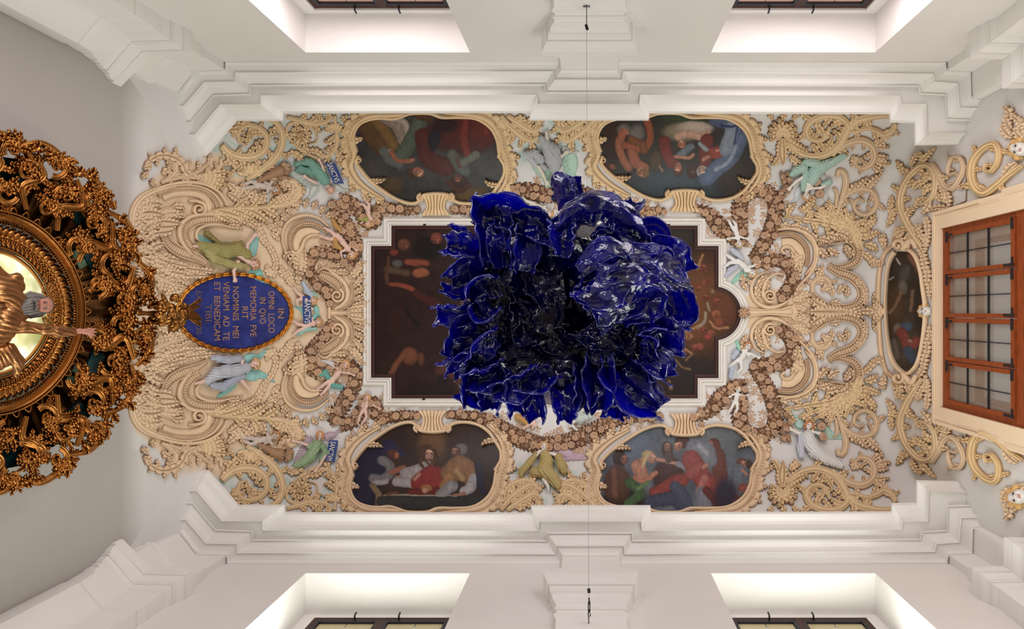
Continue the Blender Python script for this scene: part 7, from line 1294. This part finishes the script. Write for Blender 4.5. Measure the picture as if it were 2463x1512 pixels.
PT = [  # spine (x, y, depth), half widths, cup, crumple, tilt
 # crest petals
 ([(1372, 540, 3.5), (1356, 490, 3.42), (1340, 440, 3.4), (1335, 420, 3.45)], [16, 26, 28, 20], -.05, .02, .5), ([(1378, 540, 3.55), (1378, 480, 3.5), (1376, 426, 3.5)], [12, 22, 20], .03, .015, -.4),
 ([(1310, 545, 3.36), (1250, 512, 3.3), (1190, 500, 3.3), (1146, 498, 3.36)], [26, 34, 36, 26], .10, .03, .3), ([(1330, 575, 3.3), (1285, 545, 3.26), (1240, 545, 3.3)], [20, 30, 22], .08, .03, -.2),
 ([(1170, 640, 3.3), (1168, 580, 3.26), (1160, 530, 3.28), (1155, 490, 3.34)], [20, 30, 32, 22], .09, .028, -.5), ([(1215, 640, 3.28), (1210, 580, 3.24), (1215, 530, 3.3)], [18, 26, 20], .07, .03, .5),
 ([(1255, 650, 3.3), (1262, 600, 3.26), (1258, 555, 3.3)], [20, 26, 16], .07, .03, -.4), ([(1140, 590, 3.4), (1120, 565, 3.38), (1088, 550, 3.42)], [14, 20, 12], .05, .02, .4),
 # big arched petal on the upper right
 ([(1320, 560, 3.2), (1360, 510, 3.14), (1410, 485, 3.12), (1465, 488, 3.14), (1515, 520, 3.18), (1550, 570, 3.24)], [16, 30, 36, 36, 34, 22], -.10, .035, .55), ([(1330, 540, 3.3), (1380, 490, 3.24), (1440, 470, 3.22), (1500, 490, 3.26), (1550, 540, 3.32)], [14, 22, 24, 24, 16], -.07, .03, .8),
 ([(1350, 540, 3.16), (1350, 580, 3.12), (1352, 615, 3.12)], [26, 26, 14], .07, .025, 0), ([(1430, 560, 3.4), (1470, 590, 3.36), (1500, 620, 3.38)], [50, 60, 40], -.1, .03, .1),
 ([(1500, 530, 3.34), (1520, 510, 3.3), (1530, 498, 3.34)], [22, 26, 16], .05, .03, .6), ([(1540, 580, 3.26), (1570, 560, 3.22), (1590, 600, 3.24), (1630, 640, 3.28)], [18, 26, 26, 20], .07, .04, .5), ([(1570, 620, 3.2), (1610, 620, 3.18), (1645, 660, 3.26)], [20, 30, 16], .08, .04, .6),
 # the large crinkled fold nearest the viewer
 ([(1650, 672, 3.16), (1580, 665, 3.0), (1500, 690, 2.92), (1440, 715, 2.94), (1395, 700, 3.04)], [18, 44, 56, 50, 22], -.10, .06, .25), ([(1620, 640, 3.12), (1540, 622, 3.0), (1460, 620, 2.98), (1400, 640, 3.06)], [20, 36, 34, 18], -.07, .05, .6),
 ([(1480, 700, 2.94), (1462, 750, 2.98), (1452, 800, 3.08)], [50, 40, 12], -.08, .045, 0), ([(1560, 690, 3.02), (1540, 720, 3.06), (1500, 760, 3.14)], [44, 40, 20], .08, .05, .3), ([(1400, 680, 3.05), (1392, 700, 3.1), (1420, 740, 3.16)], [14, 22, 14], .05, .04, .4),
 # right flank
 ([(1600, 700, 3.3), (1622, 740, 3.3), (1618, 780, 3.34)], [40, 40, 22], .09, .04, .3), ([(1560, 830, 3.34), (1600, 800, 3.28), (1644, 800, 3.32)], [22, 30, 18], .06, .03, -.5), ([(1560, 800, 3.26), (1590, 810, 3.22), (1600, 850, 3.28)], [26, 34, 20], .08, .05, .4),
 ([(1540, 860, 3.3), (1575, 870, 3.24), (1598, 900, 3.3)], [26, 36, 20], .08, .05, .5), ([(1540, 800, 3.2), (1575, 785, 3.18), (1610, 790, 3.24)], [16, 24, 14], .06, .04, .4),
 # lower right tongues
 ([(1470, 870, 3.36), (1500, 920, 3.26), (1530, 960, 3.24), (1575, 985, 3.3)], [30, 48, 44, 22], .12, .022, .35), ([(1500, 890, 3.3), (1545, 930, 3.24), (1585, 965, 3.28)], [20, 34, 20], -.08, .02, -.5), ([(1440, 860, 3.36), (1440, 920, 3.28), (1440, 985, 3.3)], [24, 38, 14], .11, .02, 0), ([(1400, 880, 3.36), (1412, 930, 3.3), (1392, 975, 3.32)], [22, 30, 12], .09, .025, .4), ([(1450, 980, 3.34), (1490, 985, 3.3), (1500, 1000, 3.34)], [18, 20, 8], .04, .02, 0),
 # lower left ruffles
 ([(1340, 930, 3.34), (1352, 965, 3.28), (1345, 1010, 3.3)], [26, 30, 14], .08, .035, .4), ([(1370, 930, 3.38), (1385, 960, 3.34), (1368, 1000, 3.36)], [18, 24, 8], .07, .02, -.3), ([(1290, 920, 3.34), (1290, 960, 3.28), (1300, 1000, 3.32)], [24, 32, 16], .08, .035, -.4), ([(1240, 900, 3.34), (1240, 950, 3.28), (1240, 992, 3.32)], [26, 32, 14], .08, .035, .3), ([(1190, 890, 3.34), (1190, 940, 3.28), (1185, 985, 3.32)], [26, 30, 16], .07, .035, -.3), ([(1160, 860, 3.36), (1140, 910, 3.3), (1125, 960, 3.34)], [22, 32, 14], .08, .03, .4), ([(1200, 880, 3.28), (1170, 905, 3.22), (1125, 905, 3.26)], [18, 28, 12], .08, .04, .5), ([(1280, 890, 3.24), (1240, 920, 3.2), (1190, 930, 3.24)], [16, 26, 16], .07, .05, .6), ([(1330, 900, 3.26), (1300, 930, 3.2), (1250, 940, 3.22)], [16, 24, 14], .07, .045, -.5), ([(1180, 960, 3.36), (1150, 955, 3.32), (1110, 935, 3.36)], [16, 22, 12], .06, .03, .2),
 # left flank
 ([(1150, 730, 3.34), (1110, 748, 3.28), (1052, 750, 3.32)], [14, 26, 18], .09, .02, .4), ([(1140, 700, 3.36), (1100, 705, 3.34), (1070, 700, 3.36)], [10, 16, 8], .05, .02, -.3), ([(1160, 640, 3.34), (1120, 640, 3.28), (1085, 660, 3.32)], [16, 28, 16], .08, .035, .3), ([(1160, 610, 3.34), (1120, 600, 3.28), (1082, 595, 3.32)], [16, 28, 16], .08, .035, -.3), ([(1180, 680, 3.28), (1150, 690, 3.22), (1130, 720, 3.28)], [18, 28, 14], .07, .04, .6), ([(1170, 780, 3.3), (1120, 790, 3.26), (1085, 830, 3.32)], [20, 34, 14], .09, .03, .3), ([(1150, 830, 3.34), (1110, 840, 3.3), (1068, 862, 3.34)], [16, 28, 14], .07, .025, -.4), ([(1190, 800, 3.26), (1150, 820, 3.2), (1130, 860, 3.26)], [18, 28, 14], .07, .045, .5), ([(1190, 740, 3.26), (1160, 760, 3.2), (1140, 740, 3.26)], [18, 26, 12], .07, .05, -.4), ([(1180, 850, 3.3), (1130, 870, 3.26), (1095, 900, 3.32)], [16, 24, 12], .07, .04, .2),
 # inner folds, drawn in the shaded cobalt copy
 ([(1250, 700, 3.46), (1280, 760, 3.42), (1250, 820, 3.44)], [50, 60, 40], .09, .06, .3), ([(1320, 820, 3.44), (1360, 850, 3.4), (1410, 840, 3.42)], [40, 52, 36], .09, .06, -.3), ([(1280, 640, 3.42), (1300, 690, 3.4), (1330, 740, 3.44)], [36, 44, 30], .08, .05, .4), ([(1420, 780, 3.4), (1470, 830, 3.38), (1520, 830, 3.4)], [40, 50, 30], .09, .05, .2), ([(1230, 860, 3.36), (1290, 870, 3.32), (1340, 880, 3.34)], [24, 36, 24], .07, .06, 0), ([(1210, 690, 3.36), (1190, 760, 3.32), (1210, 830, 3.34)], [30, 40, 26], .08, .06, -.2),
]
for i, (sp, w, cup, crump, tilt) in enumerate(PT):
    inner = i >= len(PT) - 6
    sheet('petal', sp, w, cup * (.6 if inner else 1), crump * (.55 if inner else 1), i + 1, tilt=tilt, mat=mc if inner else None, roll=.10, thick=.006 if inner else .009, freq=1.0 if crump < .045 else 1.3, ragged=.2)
# wires, clips and turnbuckle
steel = mat_plain('steel', lin(120, 120, 124), .35, .1, 20, metallic=.8); darkst = mat_plain('dark_steel', lin(44, 42, 44), .4, .1, 20, metallic=.7)
def wire(label, pts, mat=steel):
    P = [tuple(W(x, y, d)) for x, y, d in pts]; o = thing('suspension_wire', label, 'wire', P[0]); V, f = tube(cr(P, 30), .0013, 6); add('cable', V, f, steel, o); return o
def chainlet(o, pts, r, nm, mat=darkst):
    V, f = tube([tuple(W(x, y, d)) for x, y, d in pts], r, 8); add(nm, V, f, mat, o)
dA = 1200 * 2.452 / 737
o = wire('thin steel wire running from the upper pilaster to the blue sculpture', [(1411, 16, dA), (1411.5, 250, 3.85), (1412, 475, 3.64), (1406, 600, 3.92)])
chainlet(o, [(1411, 12, dA - .01), (1411, 22, dA - .02), (1411, 60, dA - .04)], .004, 'eye_rod', steel); chainlet(o, [(1409.5, 60, dA - .05), (1413, 71, dA - .05)], .012, 'clamp'); chainlet(o, [(1403, 15, dA + .005), (1419, 15, dA + .005)], .008, 'anchor_plate', steel)
dB = 1200 * 2.452 / 745
o = wire('thin steel wire with turnbuckle running from the lower pilaster to the blue sculpture', [(1416, 1497, dB), (1415.5, 1250, 3.8), (1415, 985, 3.6), (1405, 880, 3.9)])
chainlet(o, [(1416, 1416, 3.92), (1417, 1424, 3.92)], .013, 'clamp'); chainlet(o, [(1416.5, 1437, 3.93), (1417, 1446, 3.93)], .006, 'shackle')
chainlet(o, [(1415, 1450, 3.93), (1415, 1468, 3.93)], .004, 'turnbuckle'); chainlet(o, [(1419, 1450, 3.93), (1419, 1468, 3.93)], .004, 'turnbuckle'); chainlet(o, [(1417, 1446, 3.93), (1417, 1452, 3.93)], .009, 'turnbuckle_end'); chainlet(o, [(1417, 1466, 3.93), (1417, 1472, 3.93)], .009, 'turnbuckle_end')
V, f = tube([tuple(W(x, y, 3.93)) for x, y in ((1417, 1472), (1414, 1476), (1416, 1482), (1420, 1480), (1420, 1475))], .004, 6); add('hook', V, f, darkst, o)
chainlet(o, [(1416, 1482, 3.94), (1416, 1498, dB)], .005, 'eye_rod', steel)
